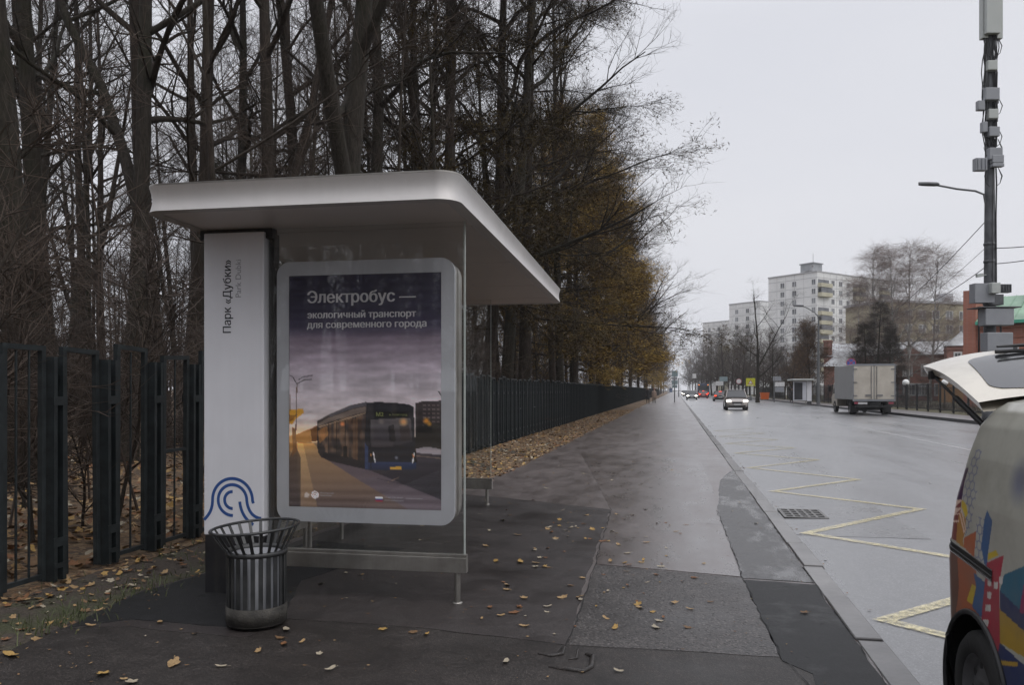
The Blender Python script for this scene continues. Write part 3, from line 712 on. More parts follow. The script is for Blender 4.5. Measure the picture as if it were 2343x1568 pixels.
g = MB(); g.box(X0+.09, X1-.09, Y0+.09, Y1-.09, CE+.028, CE+.05); g.build('ceiling_backing', M_gap, SH)
# white name panel on its black foot
tp = MB(); tp.box(-1.955, -1.482, -.055, .055, 0.43, CE-.03); name = tp.build('name_panel', M_panelw, SH, bevel=0.006)
g = MB(); g.box(-1.95, -1.487, -.05, .05, 0.0, 0.428); g.build('panel_foot', M_blackm, SH, bevel=0.004)
g = MB(); g.box(-2.0, -1.43, -.03, .05, CE-.03, CE-.002); g.box(-2.0, -1.958, -.03, .05, CE-.075, CE-.0305); g.box(-1.479, -1.43, -.03, .05, CE-.075, CE-.0305); g.build('bracket', M_blackm, SH)
lettering('Парк «Дубки»', 0.088, 'stop_name', M_ink, name, (-1.739, -.0565, 1.915), (PI/2, -PI/2, 0), bold=0.0012, width=0.535)
lettering('Park Dubki', 0.062, 'stop_name_latin', M_ink2, name, (-1.660, -.0565, 2.175), (PI/2, -PI/2, 0), width=0.275)
# emblem: ribbons drawn round one centre
g = MB(); ex, ez = -1.727, 0.69; k = 0.00152
def ribbon(pts, w=0.0225):
    n = len(pts); L = []; Q = []
    for i in range(n):
        d = (Vector(pts[min(n-1, i+1)])-Vector(pts[max(0, i-1)])).normalized(); nn = Vector((-d.y, d.x))
        L.append(Vector(pts[i])+nn*w/2); Q.append(Vector(pts[i])-nn*w/2)
    g.grid([[(p.x, -.0566, p.y) for p in L], [(p.x, -.0566, p.y) for p in Q]], sm=False)
arc = lambda r, a0, a1, n=28, cx=0.0, cz=0.0: [(ex+cx+r*math.cos(R(a0+(a1-a0)*i/n)), ez+cz+r*math.sin(R(a0+(a1-a0)*i/n))) for i in range(n+1)]
def bez(p0, p1, p2, p3, n=12): return [tuple((1-t)**3*Vector(p0)+3*t*(1-t)**2*Vector(p1)+3*t*t*(1-t)*Vector(p2)+t**3*Vector(p3)) for t in [i/n for i in range(n+1)]]
ribbon(bez((-1.953, ez-.150), (-1.91, ez-.11), (ex-.158, ez-.07), (ex-.158, ez))[:-1]+arc(.158, 180, 0)+[(ex+.165, ez-.02)])
ribbon(arc(.113, -88, -360)+bez((ex+.113, ez), (ex+.118, ez-.05), (ex+.145, ez-.125), (ex+.226, ez-.128))[1:])
ribbon(arc(.062, 88, 272))
ribbon(bez((ex+.058, ez-.01), (ex+.062, ez-.06), (ex+.09, ez-.14), (ex+.165, ez-.175)))
g.build('emblem', M_blue, name)
# glazed end: glass sheet, bottom rail, foot
g = MB(); g.box(-1.475, -0.004, -.005, .005, 0.33, CE-.002); g.build('end_glass', M_glass, SH)
g = MB(); g.box(-0.0035, 0.008, -.006, .006, 0.33, CE-.002); g.build('glass_edge', simple('bright_glass_edge', (0.42, 0.46, 0.43), 0.25, var=0.1), SH)
g = MB(); g.box(-1.48, 0.02, -.03, .03, 0.215, 0.322); g.box(-1.48, 0.02, -.018, .018, 0.3225, 0.345); g.build('bottom_rail', M_alud, SH, bevel=0.003)
def foot(x, y):
    g = MB(); g.tube([(x, y, 0.0), (x, y, 0.214)], 0.021, 14); g.lathe([(0.0, .006), (.036, .006), (.036, 0)], 16, (x, y, 0.0), close=False); return g.build('leg', M_alud, SH)
foot(-0.05, 0.0); foot(-1.40, 0.0)
# far end: a narrow glass sheet
g = MB(); g.box(-1.93, -0.752, 4.675, 4.685, 0.33, CE-.002); g.build('end_glass', M_glass, SH)
g = MB(); g.box(-1.93, -0.73, 4.65, 4.71, 0.20, 0.31); g.box(-1.93, -0.73, 4.662, 4.698, 0.3105, 0.34); g.build('bottom_rail', M_alud, SH, bevel=0.003)
g = MB(); g.box(-0.7515, -0.747, 4.6745, 4.6855, .33, CE-.002); g.build('glass_edge', bpy.data.materials['bright_glass_edge'], SH)
foot(-0.80, 4.68)
# back wall of glass between slim posts
for i in range(3):
    a, b = 0.09+i*1.53, 0.09+(i+1)*1.53
    g = MB(); g.box(-1.935, -1.925, a+.03, b-.03, .33, CE-.002); g.build('back_glass', M_glass, SH)
g = MB(); g.box(-1.955, -1.905, .09, 4.66, .20, .31); g.build('bottom_rail', M_alud, SH, bevel=0.003)
for y in (1.62, 3.15): g = MB(); g.box(-1.95, -1.91, y-.02, y+.02, 0.31, CE-.002); g.build('post', M_alud, SH)
foot(-1.93, 1.62); foot(-1.93, 3.15)
# bench
g = MB()
for i in range(4): g.box(-1.80+i*.095, -1.72+i*.095, 1.2, 3.6, .44, .475)
g.build('bench_seat', M_wood, SH, bevel=0.006)
for y in (1.35, 2.10, 3.45): g = MB(); g.tube([(-1.76, y, 0), (-1.76, y, .438)], .02, 10); g.tube([(-1.79, y, .42), (-1.44, y, .42)], .016, 8); g.build('bench_leg', M_alud, SH)

# poster box behind the end glass --------------------------------------------------------
BX0, BX1, BZ0, BZ1, BY = -1.425, -0.082, 0.535, 2.435, 0.05
box = MB()
for i, (a, b, ins) in enumerate(((0.0, .08, 0.0), (.0805, .14, .014), (.1405, .22, .006), (.2205, .30, .02))):
    o = rrect(BX0+ins, BX1-ins, BZ0+ins, BZ1-ins, .10-ins*.5, 10); box.prism_y([(p[0], p[1]) for p in o], BY+a, BY+b)
LB = box.build('advert_box', M_alud, SH, bevel=0.003)
PX0, PX1, PZ0, PZ1 = -1.332, -0.178, 0.64, 2.335
g = MB(); o = rrect(BX0-.002, BX1+.002, BZ0-.002, BZ1+.002, .10, 10); inn = [(min(PX1, max(PX0, p[0]+(0))), min(PZ1, max(PZ0, p[1]))) for p in o]
g.grid([[(p[0], BY-.011, p[1]) for p in o], [(p[0], BY-.011, p[1]) for p in inn]], closed=True, sm=False)
g.grid([[(p[0], BY+.012, p[1]) for p in o], [(p[0], BY-.011, p[1]) for p in o]], closed=True, sm=False)
g.build('box_frame', M_frame, LB)
# the printed poster, painted as coloured points: an evening street with an electric bus
NW, NH = 190, 290
U, Vv = np.meshgrid((np.arange(NW)+.5)/NW, (np.arange(NH)+.5)/NH)     # u to the right, v down
XX = 482+U*821; YY = 190+Vv*1265
img = np.zeros((NH, NW, 3))
def lerp_stops(t, st):
    o = np.zeros(t.shape+(3,))
    for c in range(3): o[..., c] = np.interp(t, [s[0] for s in st], [s[1][c] for s in st])
    return o
img[:] = lerp_stops(YY, [(190, (40, 37, 62)), (380, (46, 42, 68)), (470, (62, 56, 82)), (540, (112, 98, 114)), (660, (146, 132, 146)), (760, (156, 145, 155)), (880, (170, 158, 164)), (1000, (178, 165, 165)), (1120, (182, 160, 140))])
def vnoise(sx, sy, seed):
    q = np.random.RandomState(seed).rand(64, 64); x = (XX/sx) % 63; y = (YY/sy) % 63
    xi, yi = x.astype(int), y.astype(int); fx, fy = x-xi, y-yi; fx = fx*fx*(3-2*fx); fy = fy*fy*(3-2*fy)
    return (q[yi, xi]*(1-fx)+q[yi, xi+1]*fx)*(1-fy)+(q[yi+1, xi]*(1-fx)+q[yi+1, xi+1]*fx)*fy
cl = 0.5*vnoise(150, 32, 1)+0.3*vnoise(60, 18, 2)+0.2*vnoise(25, 9, 3)
img *= (1+0.30*(cl-0.5)*np.clip((YY-430)/120, 0, 1))[..., None]
def pmask(pts):
    m = np.zeros(XX.shape, bool); n = len(pts)
    for i in range(n):
        x0, y0 = pts[i]; x1, y1 = pts[(i+1) % n]
        if y0 == y1: continue
        c = (y0 > YY) != (y1 > YY); m ^= c & (XX < (x1-x0)*(YY-y0)/(y1-y0)+x0)
    return m
def fill(pts, c, a=1.0, c2=None, horiz=False):
    m = pmask(pts)
    if c2 is None: col = np.array(c, float)*np.ones(img.shape)
    else:
        t = (XX-min(p[0] for p in pts))/(max(p[0] for p in pts)-min(p[0] for p in pts)+1e-6) if horiz else (YY-min(p[1] for p in pts))/(max(p[1] for p in pts)-min(p[1] for p in pts)+1e-6)
        col = np.array(c, float)*(1-t[..., None])+np.array(c2, float)*t[..., None]
    img[m] = img[m]*(1-a)+col[m]*a
def line(x0, y0, x1, y1, w, c, a=1.0):
    d = Vector((x1-x0, y1-y0)).normalized(); n = Vector((-d.y, d.x))*w/2
    fill([(x0+n.x, y0+n.y), (x1+n.x, y1+n.y), (x1-n.x, y1-n.y), (x0-n.x, y0-n.y)], c, a)
# ground: golden path, dusky road
fill([(480, 1105), (700, 1100), (1305, 1130), (1305, 1460), (480, 1460)], (112, 94, 82), 1, (84, 72, 80))
fill([(505, 1108), (615, 1104), (760, 1230), (1010, 1380), (1160, 1460), (480, 1460), (480, 1190)], (158, 120, 78), 1, (98, 80, 78))
fill([(530, 1108), (560, 1108), (640, 1460), (540, 1460), (530, 1250)], (196, 154, 96), .7, (136, 106, 82))
fill([(480, 1190), (520, 1120), (545, 1180), (548, 1460), (480, 1460)], (70, 54, 48), .7, (58, 50, 58))
fill([(660, 1180), (905, 1245), (1305, 1410), (1305, 1150), (1160, 1140)], (66, 58, 68), 1, (40, 36, 46))
fill([(700, 1200), (930, 1250), (1305, 1400), (1305, 1455), (1130, 1455), (860, 1300)], (92, 78, 88), .9, (104, 90, 100))
line(1020, 1310, 1080, 1282, 5, (150, 120, 90), .6); line(960, 1290, 1200, 1340, 4, (60, 54, 62), .8)
# glow of the low sun, trees
gl = np.exp(-(((XX-560)/110)**2+((YY-1075)/60)**2)); img += gl[..., None]*np.array((72, 40, -10))
fill([(480, 925), (560, 918), (566, 940), (520, 975), (500, 1005), (480, 1000)], (196, 140, 34)); fill([(480, 955), (530, 950), (500, 985), (480, 990)], (150, 98, 28))
fill([(520, 1060), (580, 1035), (640, 1015), (660, 1090), (560, 1108), (520, 1100)], (168, 108, 40), .85); fill([(600, 1030), (650, 1000), (660, 1090), (610, 1100)], (118, 72, 34), .9)
fill([(500, 1020), (522, 1030), (524, 1150), (500, 1180)], (128, 80, 36), .8); fill([(480, 1070), (505, 1060), (505, 1140), (480, 1160)], (190, 124, 40), .6)
line(526, 780, 520, 1060, 5, (104, 76, 66)); line(488, 840, 486, 960, 4, (110, 80, 66), .8)
for a in ((526, 785, 505, 745), (505, 745, 485, 735), (530, 780, 570, 760), (570, 760, 608, 757), (535, 760, 560, 745), (560, 745, 612, 735)): line(*a, 5, (70, 60, 66))
# block and cars at the right
fill([(1163, 886), (1200, 876), (1303, 872), (1303, 1110), (1163, 1110)], (66, 55, 58), 1, (34, 30, 34))
for i in range(6):
    for j in range(4): fill([(1205+j*24, 892+i*22), (1220+j*24, 890+i*22), (1220+j*24, 900+i*22), (1205+j*24, 902+i*22)], (116, 100, 100), .6)
fill([(1163, 1010), (1303, 990), (1303, 1130), (1163, 1130)], (30, 27, 28), .9)
fill([(1168, 1130), (1215, 1118), (1260, 1122), (1303, 1132), (1303, 1160), (1168, 1150)], (150, 140, 148), .9); line(1168, 1166, 1303, 1178, 6, (140, 116, 96), .6)
line(1285, 822, 1303, 850, 6, (50, 44, 50))
# the bus
fill([(636, 985), (700, 950), (820, 898), (905, 880), (905, 1245), (800, 1222), (700, 1200), (660, 1182), (640, 1150)], (78, 66, 64), 1, (38, 34, 40))
fill([(640, 1000), (700, 968), (830, 920), (900, 905), (900, 935), (830, 950), (700, 990), (640, 1015)], (112, 96, 88), 1)
fill([(700, 950), (820, 900), (905, 882), (905, 900), (830, 915), (706, 962)], (84, 80, 88))
for i in range(7):
    x = 655+i*34+i*i*1.0; t = (x-640)/265; fill([(x, 1012-t*62), (x+26+i, 1004-t*62), (x+26+i, 1120+t*38), (x, 1112+t*34)], (120-i*8, 84-i*6, 56-i*3), .75, (44, 36, 40))
bm_ = pmask([(640, 1012), (700, 985), (900, 935), (900, 1190), (700, 1165), (650, 1130)]); tx = .5*vnoise(16, 60, 5)+.5*vnoise(34, 26, 6); tg = np.clip((tx-.42)*3.2, 0, 1)*bm_*(1-.45*np.clip((XX-640)/260, 0, 1)); img[:] = img*(1-.75*tg[..., None])+np.array((150, 112, 80.))*.75*tg[..., None]
for x_ in (700, 742, 790, 846): line(x_, 1000-(x_-700)*.25, x_, 1175+(x_-700)*.12, 5, (30, 26, 30), .8)
line(640, 1020, 905, 938, 4, (178, 150, 120), .7); fill([(640, 1040), (690, 1010), (700, 1060), (650, 1110)], (206, 128, 48), .5); fill([(830, 975), (860, 965), (860, 1200), (830, 1190)], (112, 78, 52), .7); fill([(780, 1120), (800, 1120), (800, 1215), (780, 1205)], (26, 24, 28), .9)
fill([(664, 1150), (905, 1205), (905, 1245), (800, 1222), (672, 1186)], (34, 32, 42))
fill([(905, 885), (960, 880), (1060, 884), (1130, 892), (1156, 905), (1166, 1150), (1168, 1235), (900, 1246), (896, 1100)], (36, 36, 46), 1, (30, 33, 46))
fill([(925, 975), (1140, 965), (1150, 1090), (1080, 1110), (930, 1120)], (104, 96, 98), .85, (52, 48, 56)); fill([(930, 1060), (1040, 1040), (1050, 1120), (932, 1124)], (70, 64, 70), .7)
fill([(1020, 1010), (1050, 1000), (1062, 1090), (1030, 1095)], (34, 30, 36), .8); fill([(1080, 1010), (1130, 1000), (1140, 1080), (1090, 1090)], (60, 50, 52), .8)
fill([(948, 930), (1128, 930), (1128, 968), (948, 968)], (22, 22, 26))
for cx_, cy_, rad, c in ((1102, 986, 20, (214, 150, 84)), (1222, 980, 16, (220, 140, 30)), (985, 985, 14, (120, 110, 104)), (1238, 996, 12, (190, 130, 30)), (775, 1000, 12, (220, 120, 60)), (1065, 1178, 9, (120, 124, 140))):
    e = np.clip(1.4-np.hypot(XX-cx_, YY-cy_)/rad, 0, 1)[..., None]*0.85; img[:] = img*(1-e)+np.array(c, float)*e
fill([(905, 1205), (1168, 1200), (1170, 1238), (1010, 1248), (902, 1246)], (44, 62, 104), 1, (28, 38, 66)); fill([(896, 1100), (912, 1120), (914, 1240), (896, 1240)], (44, 62, 104))
for x0 in (918, 1145): fill([(x0, 1150), (x0+22, 1142), (x0+28, 1200), (x0+8, 1208)], (20, 20, 26)); line(x0+ (24 if x0 < 1000 else 14), 1148, x0+(34 if x0 < 1000 else 4), 1208, 6, (190, 186, 190)); fill([(x0+4, 1160), (x0+12, 1156), (x0+14, 1172), (x0+6, 1176)], (190, 130, 70))
fill([(1030, 1227), (1090, 1225), (1090, 1241), (1030, 1243)], (196, 146, 40))
line(1166, 905, 1168, 1000, 6, (28, 26, 32)); line(912, 905, 930, 1240, 4, (26, 26, 34))
# buckled paper: the shading of its buckles is put into the print as bands, below
# foot of the poster: marks and flag
fill([(955, 1389), (992, 1389), (992, 1399), (955, 1399)], (200, 198, 204)); fill([(955, 1399), (992, 1399), (992, 1408), (955, 1408)], (50, 70, 140)); fill([(955, 1408), (992, 1408), (992, 1417), (955, 1417)], (170, 44, 52))
e = np.abs(np.hypot(XX-626, YY-1386)-17) < 4; img[e] = (190, 180, 184); e = np.abs(np.hypot(XX-626, YY-1386)-7) < 3; img[e] = (190, 180, 184); fill([(622, 1396), (634, 1392), (626, 1414)], (190, 180, 184))
fill([(566, 1384), (580, 1372), (594, 1384), (590, 1404), (570, 1404)], (170, 160, 160), .8)
g_ = img.mean(-1, keepdims=True); img = img*.70+g_*.30; img = img+(np.sin((YY-190)/1270*1.695*100+0.6*np.sin(YY/60))*5)[..., None]*np.clip((YY-300)/300, .2, 1)[..., None]  # greyer ink, plus bands painted in as light and shade of the buckles
img += (nr.rand(NH, NW, 1)-.5)*5
img = np.clip(img, 2, 255)/255.0
lin = np.where(img <= 0.04045, img/12.92, ((img+0.055)/1.055)**2.4)**1.22*3.7
me = bpy.data.meshes.new('poster')
gx = np.linspace(PX0, PX1, NW); gz = np.linspace(PZ1, PZ0, NH); yy = BY-.0040-.0012*np.sin(gz*100+0.6*np.sin(gz*9))
vs = np.stack([np.repeat(gx[None], NH, 0), np.repeat(yy[:, None], NW, 1), np.repeat(gz[:, None], NW, 1)], -1).reshape(-1, 3)
ii = (np.arange(NH-1)[:, None]*NW+np.arange(NW-1)[None]).reshape(-1)
fc = np.stack([ii, ii+NW, ii+NW+1, ii+1], 1)
me.from_pydata(vs.tolist(), [], fc.tolist()); me.polygons.foreach_set('use_smooth', [True]*len(fc))
ca = me.color_attributes.new('print', 'FLOAT_COLOR', 'POINT')
ca.data.foreach_set('color', np.concatenate([lin.reshape(-1, 3), np.ones((NH*NW, 1))], 1).astype('f').ravel())
me.materials.append(attr_mat('printed_poster', 0.35))
link_mesh('poster', me, LB)
T = lambda x, y: (PX0+(x-482)/821*(PX1-PX0), BY-.0080, PZ1-(y-190)/1270*(PZ1-PZ0))
kx = (PX1-PX0)/821
lettering('Электробус —', .12, 'headline', M_whitep, LB, T(583, 341), (PI/2, 0, 0), bold=.0036, width=587*kx)
lettering('экологичный транспорт', .07, 'subheading', M_whitep, LB, T(583, 425), (PI/2, 0, 0), bold=.0024, width=588*kx)
lettering('для современного города', .07, 'subheading', M_whitep, LB, T(581, 479), (PI/2, 0, 0), bold=.0024, width=645*kx)
M_disp = simple('display_print', (0.42, 0.45, 0.18), 0.5)
lettering('М2', .04, 'bus_number', M_disp, LB, T(958, 960), (PI/2, 0, 0), bold=.001, width=40*kx)
lettering('м. Китай-город', .02, 'bus_destination', M_disp, LB, T(1028, 956), (PI/2, 0, 0), width=96*kx)
lettering('Московский', .016, 'small_print', M_whitep, LB, T(654, 1386), (PI/2, 0, 0), width=74*kx); lettering('транспорт', .016, 'small_print', M_whitep, LB, T(654, 1399), (PI/2, 0, 0), width=66*kx)
lettering('+7 495 539-54-54', .016, 'small_print', M_whitep, LB, T(1003, 1402), (PI/2, 0, 0), width=96*kx); lettering('3210 с мобильного', .016, 'small_print', M_whitep, LB, T(1003, 1418), (PI/2, 0, 0), width=102*kx)
lettering('transport.mos.ru', .016, 'small_print', M_whitep, LB, T(1118, 1404), (PI/2, 0, 0), width=86*kx)
g = MB(); g.box(PX0-.01, PX1+.01, BY-.0105, BY-.0095, PZ0-.01, PZ1+.01); g.build('cover_glass', M_glassb, LB)
g = MB(); g.box(-1.4785, -1.437, .02, .10, 0.0, CE-.031); g.build('mast', M_blackm, SH)

# ================================================================== litter bin
M_bin = simple('black_bin_steel', (0.020, 0.022, 0.024), 0.38, var=0.4, scale=7, c2=(0.045, 0.046, 0.046), bumps=0.1)
M_liner = simple('galvanised_liner', (0.24, 0.245, 0.26), 0.45, metal=0.3, var=0.1, scale=4)
M_mud = simple('muddy_bin_foot', (0.025, 0.023, 0.020), 0.75, var=0.6, scale=12, bumps=0.5, c2=(0.07, 0.064, 0.055))
bp = gp(587, 1430); LBN = thing('litter_bin', 'black slatted steel litter bin with a flared ring, in front of the white name panel', 'litter bin', (bp.x, bp.y, 0.004))
g = MB(); rb = .184; NS = 24
def curvebar(g, a, w, prof_, t=.006):
    rows = []
    for r_, z in prof_:
        c, s = math.cos(a), math.sin(a); tx, ty = -s*w/2, c*w/2
        rows.append([(r_*c-tx, r_*s-ty, z), (r_*c+tx, r_*s+ty, z), ((r_-t)*c+tx, (r_-t)*s+ty, z), ((r_-t)*c-tx, (r_-t)*s-ty, z)])
    g.grid(rows, closed=True, sm=False)
for i in range(NS): curvebar(g, 2*PI*(i+.5)/NS, .027, [(rb, .10), (rb, .47), (rb+.004, .485)])
g.build('slatted_body', M_bin, LBN)
g = MB(); g.lathe([(rb-.004, .03), (rb+.004, .03), (rb+.004, .135), (rb-.004, .135)], 48, close=False); g.lathe([(0, .02), (rb, .02), (rb, .032), (0, .032)], 48, close=False); g.build('foot_ring', M_mud, LBN)
g = MB(); g.lathe([(rb-.008, .452), (rb+.006, .452), (rb+.006, .482), (rb-.008, .482), (rb-.008, .452)], 48, close=False); g.build('band', M_bin, LBN)
g = MB(); mt = Matrix.Translation((0, 0, .48)) @ Matrix.Rotation(R(-3.5), 4, 'Y') @ Matrix.Rotation(R(1.5), 4, 'X') @ Matrix.Translation((0, 0, -.48)); g.M = mt
for i in range(NS): curvebar(g, 2*PI*(i+.5)/NS, .02, [(rb+.002, .478), (rb+.035, .53), (rb+.085, .618)], .004)
g.tube([((rb+.088)*math.cos(2*PI*i/48), (rb+.088)*math.sin(2*PI*i/48), .622) for i in range(49)], .0095, 8, cap=False)
g.build('flared_rim', M_bin, LBN)
g = MB(); g.lathe([(rb-.03, .04), (rb-.03, .46), (rb-.034, .46), (rb-.034, .05), (0, .05)], 40, close=False); g.build('liner', M_liner, LBN)
# ================================================================== trees
def bark(name, lo, hi, moss=0.0, scale=7.0, mossc=(0.020, 0.022, 0.011)):
    m, nt, b, out = new_mat(name)
    co = coords(nt, (1, 1, 0.22)); n = N(nt, 'ShaderNodeTexNoise', Scale=scale*3, Detail=6, Roughness=0.7); nt.links.new(co, n.inputs['Vector'])
    c = ramp(nt, n.outputs['Fac'], [(0.32, lo), (0.68, hi)])
    if moss > 0:
        c2 = coords(nt); n2 = N(nt, 'ShaderNodeTexNoise', Scale=0.9, Detail=5); nt.links.new(c2, n2.inputs['Vector'])
        c = mixc(nt, ramp(nt, n2.outputs['Fac'], [(0.45, 0.0), (0.65, moss)]), c, mossc)
    nt.links.new(c, b.inputs['Base Color']); b.inputs['Roughness'].default_value = 0.9; b.inputs['Specular IOR Level'].default_value = 0.2
    bump(nt, b, n.outputs['Fac'], 0.9, 0.03)
    return m
M_bark = bark('dark_wet_bark', (0.016, 0.0135, 0.011), (0.052, 0.044, 0.035), 0.5)
M_bark2 = bark('brown_wet_bark', (0.020, 0.0155, 0.0125), (0.060, 0.047, 0.038), 0.25)
M_twig = simple('dark_twigs', (0.048, 0.038, 0.032), 0.9, var=0.3, scale=0.6, spec=0.1)
M_twigr = simple('reddish_twigs', (0.080, 0.062, 0.051), 0.9, var=0.3, scale=0.6, spec=0.1)
M_twigg = simple('grey_brown_twigs', (0.090, 0.073, 0.064), 0.9, var=0.3, scale=0.4, spec=0.1)
M_birch = bark('birch_bark', (0.10, 0.095, 0.09), (0.48, 0.47, 0.45), 0.0, 2.0)
M_twigb = simple('birch_twigs', (0.20, 0.155, 0.135), 0.9, var=0.25, scale=0.5, spec=0.1)
M_spray = simple('olive_needles', (0.038, 0.031, 0.015), 0.85, var=0.4, scale=1.0, c2=(0.085, 0.060, 0.024), spec=0.1)
M_ochre = simple('ochre_needles', (0.19, 0.118, 0.030), 0.8, var=0.4, scale=1.1, c2=(0.38, 0.25, 0.062), spec=0.1)
M_rust = simple('rusty_needles', (0.070, 0.046, 0.024), 0.8, var=0.4, scale=0.9, c2=(0.14, 0.092, 0.042), spec=0.1)
M_spruce = simple('dark_spruce_needles', (0.060, 0.056, 0.050), 0.85, var=0.4, scale=1.3, c2=(0.11, 0.10, 0.088), spec=0.1)
M_oldleaf = simple('withered_leaves', (0.10, 0.052, 0.024), 0.8, var=0.4, scale=1.5, c2=(0.21, 0.125, 0.06))

class Tree:
    """grows a trunk and its limbs as tapering tubes; twigs are thin three-sided tubes"""
    def __init__(s, seed): s.r = random.Random(seed); s.T = MB(); s.C = MB(); s.tips = []; s.limb = []
    def path(s, p, d, L, n, wob, up, pull=None):
        pts = [p.copy()]; d = d.normalized()
        for i in range(n):
            d = d+Vector((s.r.gauss(0, wob), s.r.gauss(0, wob), s.r.gauss(0, wob)+up))
            if pull: d += Vector(pull)
            d.normalize(); p = p+d*(L/n); pts.append(p.copy())
        return pts
    def twig(s, p, d, L, r, up, mi, sub, subL=0.45):
        pts = s.path(p, d, L, 3, .16, up); s.C.tube(pts, [r, r*.8, r*.55, r*.18], 3, mi, cap=False)
        s.tips.append((pts[-1], pts[-1]-pts[-2]))
        for k in range(sub):
            t = s.r.uniform(.15, .95); i = min(2, int(t*3)); q = pts[i].lerp(pts[i+1], t*3-i)
            dd = (pts[i+1]-pts[i]).normalized(); e = (dd+Vector((s.r.gauss(0, .7), s.r.gauss(0, .7), s.r.gauss(0, .6)+.15))).normalized()
            l2 = L*s.r.uniform(.25, subL+.2); a = s.path(q, e, l2, 2, .2, up); s.C.tube(a, [r*.55, r*.42, r*.15], 3, mi, cap=False); s.tips.append((a[-1], a[-1]-a[-2]))
    def branch(s, p, d, L, r, lv, st):
        n = 6 if lv == 1 else 4
        pts = s.path(p, d, L, n, st['wob'], st['up'] if lv == 1 else st['up2']); rad = [r*(1-.82*i/n) for i in range(n+1)]
        s.C.tube(pts, rad, 5 if lv == 1 else 3, 0, cap=False)
        if lv == 1: s.limb.append(pts)
        kids = st['kids'][lv-1]
        for k in range(kids):
            t = s.r.uniform(.18 if lv == 1 else .08, 1.0); i = min(n-1, int(t*n)); q = pts[i].lerp(pts[i+1], t*n-i); dd = (pts[i+1]-pts[i]).normalized()
            sp = st['spread']; e = (dd*1.0+Vector((s.r.gauss(0, sp), s.r.gauss(0, sp), s.r.gauss(0, sp*.7)+st['lift']))).normalized()
            rr = max(.006, rad[i]*.5); 
            if lv == 1: s.branch(q, e, L*s.r.uniform(.28, .55)*(1.1-.5*t), rr, 2, st)
            else: s.twig(q, e, s.r.uniform(*st['tw']), min(rr, st['twr']), st['up3'], 1, st['sub'])
    def grow(s, H, r0, st, fork=None, lean=(0, 0)):
        n = 12; d = Vector((lean[0], lean[1], 1)).normalized(); p = Vector((0, 0, -0.3)); pts = [p.copy()]
        for i in range(n):
            d = (d+Vector((s.r.gauss(0, st['tw_']), s.r.gauss(0, st['tw_']), .06))).normalized(); p = p+d*((H+.3)/n); pts.append(p.copy())
        rad = [r0*(1.35 if i == 0 else 1)*(1-.86*(i/n)**1.1) for i in range(n+1)]
        stems = [(pts, rad)]
        if fork:
            i = max(2, int(n*fork)); q = pts[i]; a = s.r.uniform(0, 6.28)
            for sg in (1,):
                dd = Vector((.5*math.cos(a)*sg, .5*math.sin(a)*sg, 1)); f = s.path(q, dd, H*(1-fork)*.95, 8, .06, .05); fr = [rad[i]*.8*(1-.85*k/8) for k in range(9)]; stems.append((f, fr))
        for pp, rd in stems: s.T.tube(pp, rd, 11 if r0 > .15 else 8, 0)
        # limbs
        m = st['limbs']
        for k in range(m):
            pp, rd = stems[k % len(stems)] if fork else stems[0]
            lo = st['base'] if pp is pts else 0.05
            t = lo+(1-lo)*((k+s.r.random())/m); nn = len(pp)-1; i = min(nn-1, int(t*nn)); q = pp[i].lerp(pp[i+1], t*nn-i)
            a = k*2.4+s.r.uniform(-.5, .5); el = st['el'](t, s.r); dd = Vector((math.cos(a)*math.cos(el), math.sin(a)*math.cos(el), math.sin(el)))
            L = st['len'](t, s.r)*H; s.branch(q, dd, L, min(rd[i]*.55, st['lr']*L), 1, st)
        for k in range(st.get('low', 0)):         # dead and water shoots along the bare trunk
            t = s.r.uniform(.04, st['base']+.1); i = min(n-1, int(t*n)); q = pts[i].lerp(pts[i+1], t*n-i); a = s.r.uniform(0, 6.28)
            dd = Vector((math.cos(a), math.sin(a), s.r.uniform(-.2, .6))); s.branch(q, dd, s.r.uniform(1.2, 3.4), .018, 2, dict(st, kids=(0, 8)))
        return s
    def leaves(s, per, size, mi, share=1.0, drop=0.0):
        """clusters of needles or withered leaves at the twig ends"""
        for p, d in s.tips:
            if s.r.random() > share: continue
            for k in range(per):
                q = p+Vector((s.r.gauss(0, size*1.4), s.r.gauss(0, size*1.4), s.r.gauss(0, size*1.2)-drop)); u = Vector((s.r.gauss(0, 1), s.r.gauss(0, 1), s.r.gauss(0, 1))).normalized(); w = u.orthogonal().normalized()
                a = size*s.r.uniform(.6, 1.3); s.C._add([q-u*a, q+w*a*.35, q+u*a], [(0, 1, 2)], mi)
        return s
    def meshes(s, nm, mats): return s.T.mesh(nm+'_trunk', [mats[0]]), s.C.mesh(nm+'_crown', mats)
FOREST = dict(wob=.13, up=.06, up2=.03, up3=.02, kids=(7, 5), spread=.62, lift=.12, tw=(.5, 1.3), twr=.009, sub=3, limbs=17, base=.34, tw_=.024, lr=.022, low=3,
              el=lambda t, r: R(20+40*t+r.uniform(-12, 12)), len=lambda t, r: (.30-.16*t)*r.uniform(.7, 1.25))
OPEN = dict(FOREST, kids=(9, 7), sub=4, twr=.014, limbs=26, base=.20, el=lambda t, r: R(15+55*t+r.uniform(-10, 10)), len=lambda t, r: (.40-.24*t)*r.uniform(.8, 1.15), low=2)
LARCH = dict(wob=.07, up=-.012, up2=-.05, up3=-.05, kids=(12, 7), spread=.55, lift=-.12, tw=(.35, .95), twr=.009, sub=4, limbs=40, base=.20, tw_=.012, lr=.014, low=0,
             el=lambda t, r: R(2+22*t+r.uniform(-10, 8)), len=lambda t, r: (.27-.21*t)*r.uniform(.7, 1.2))
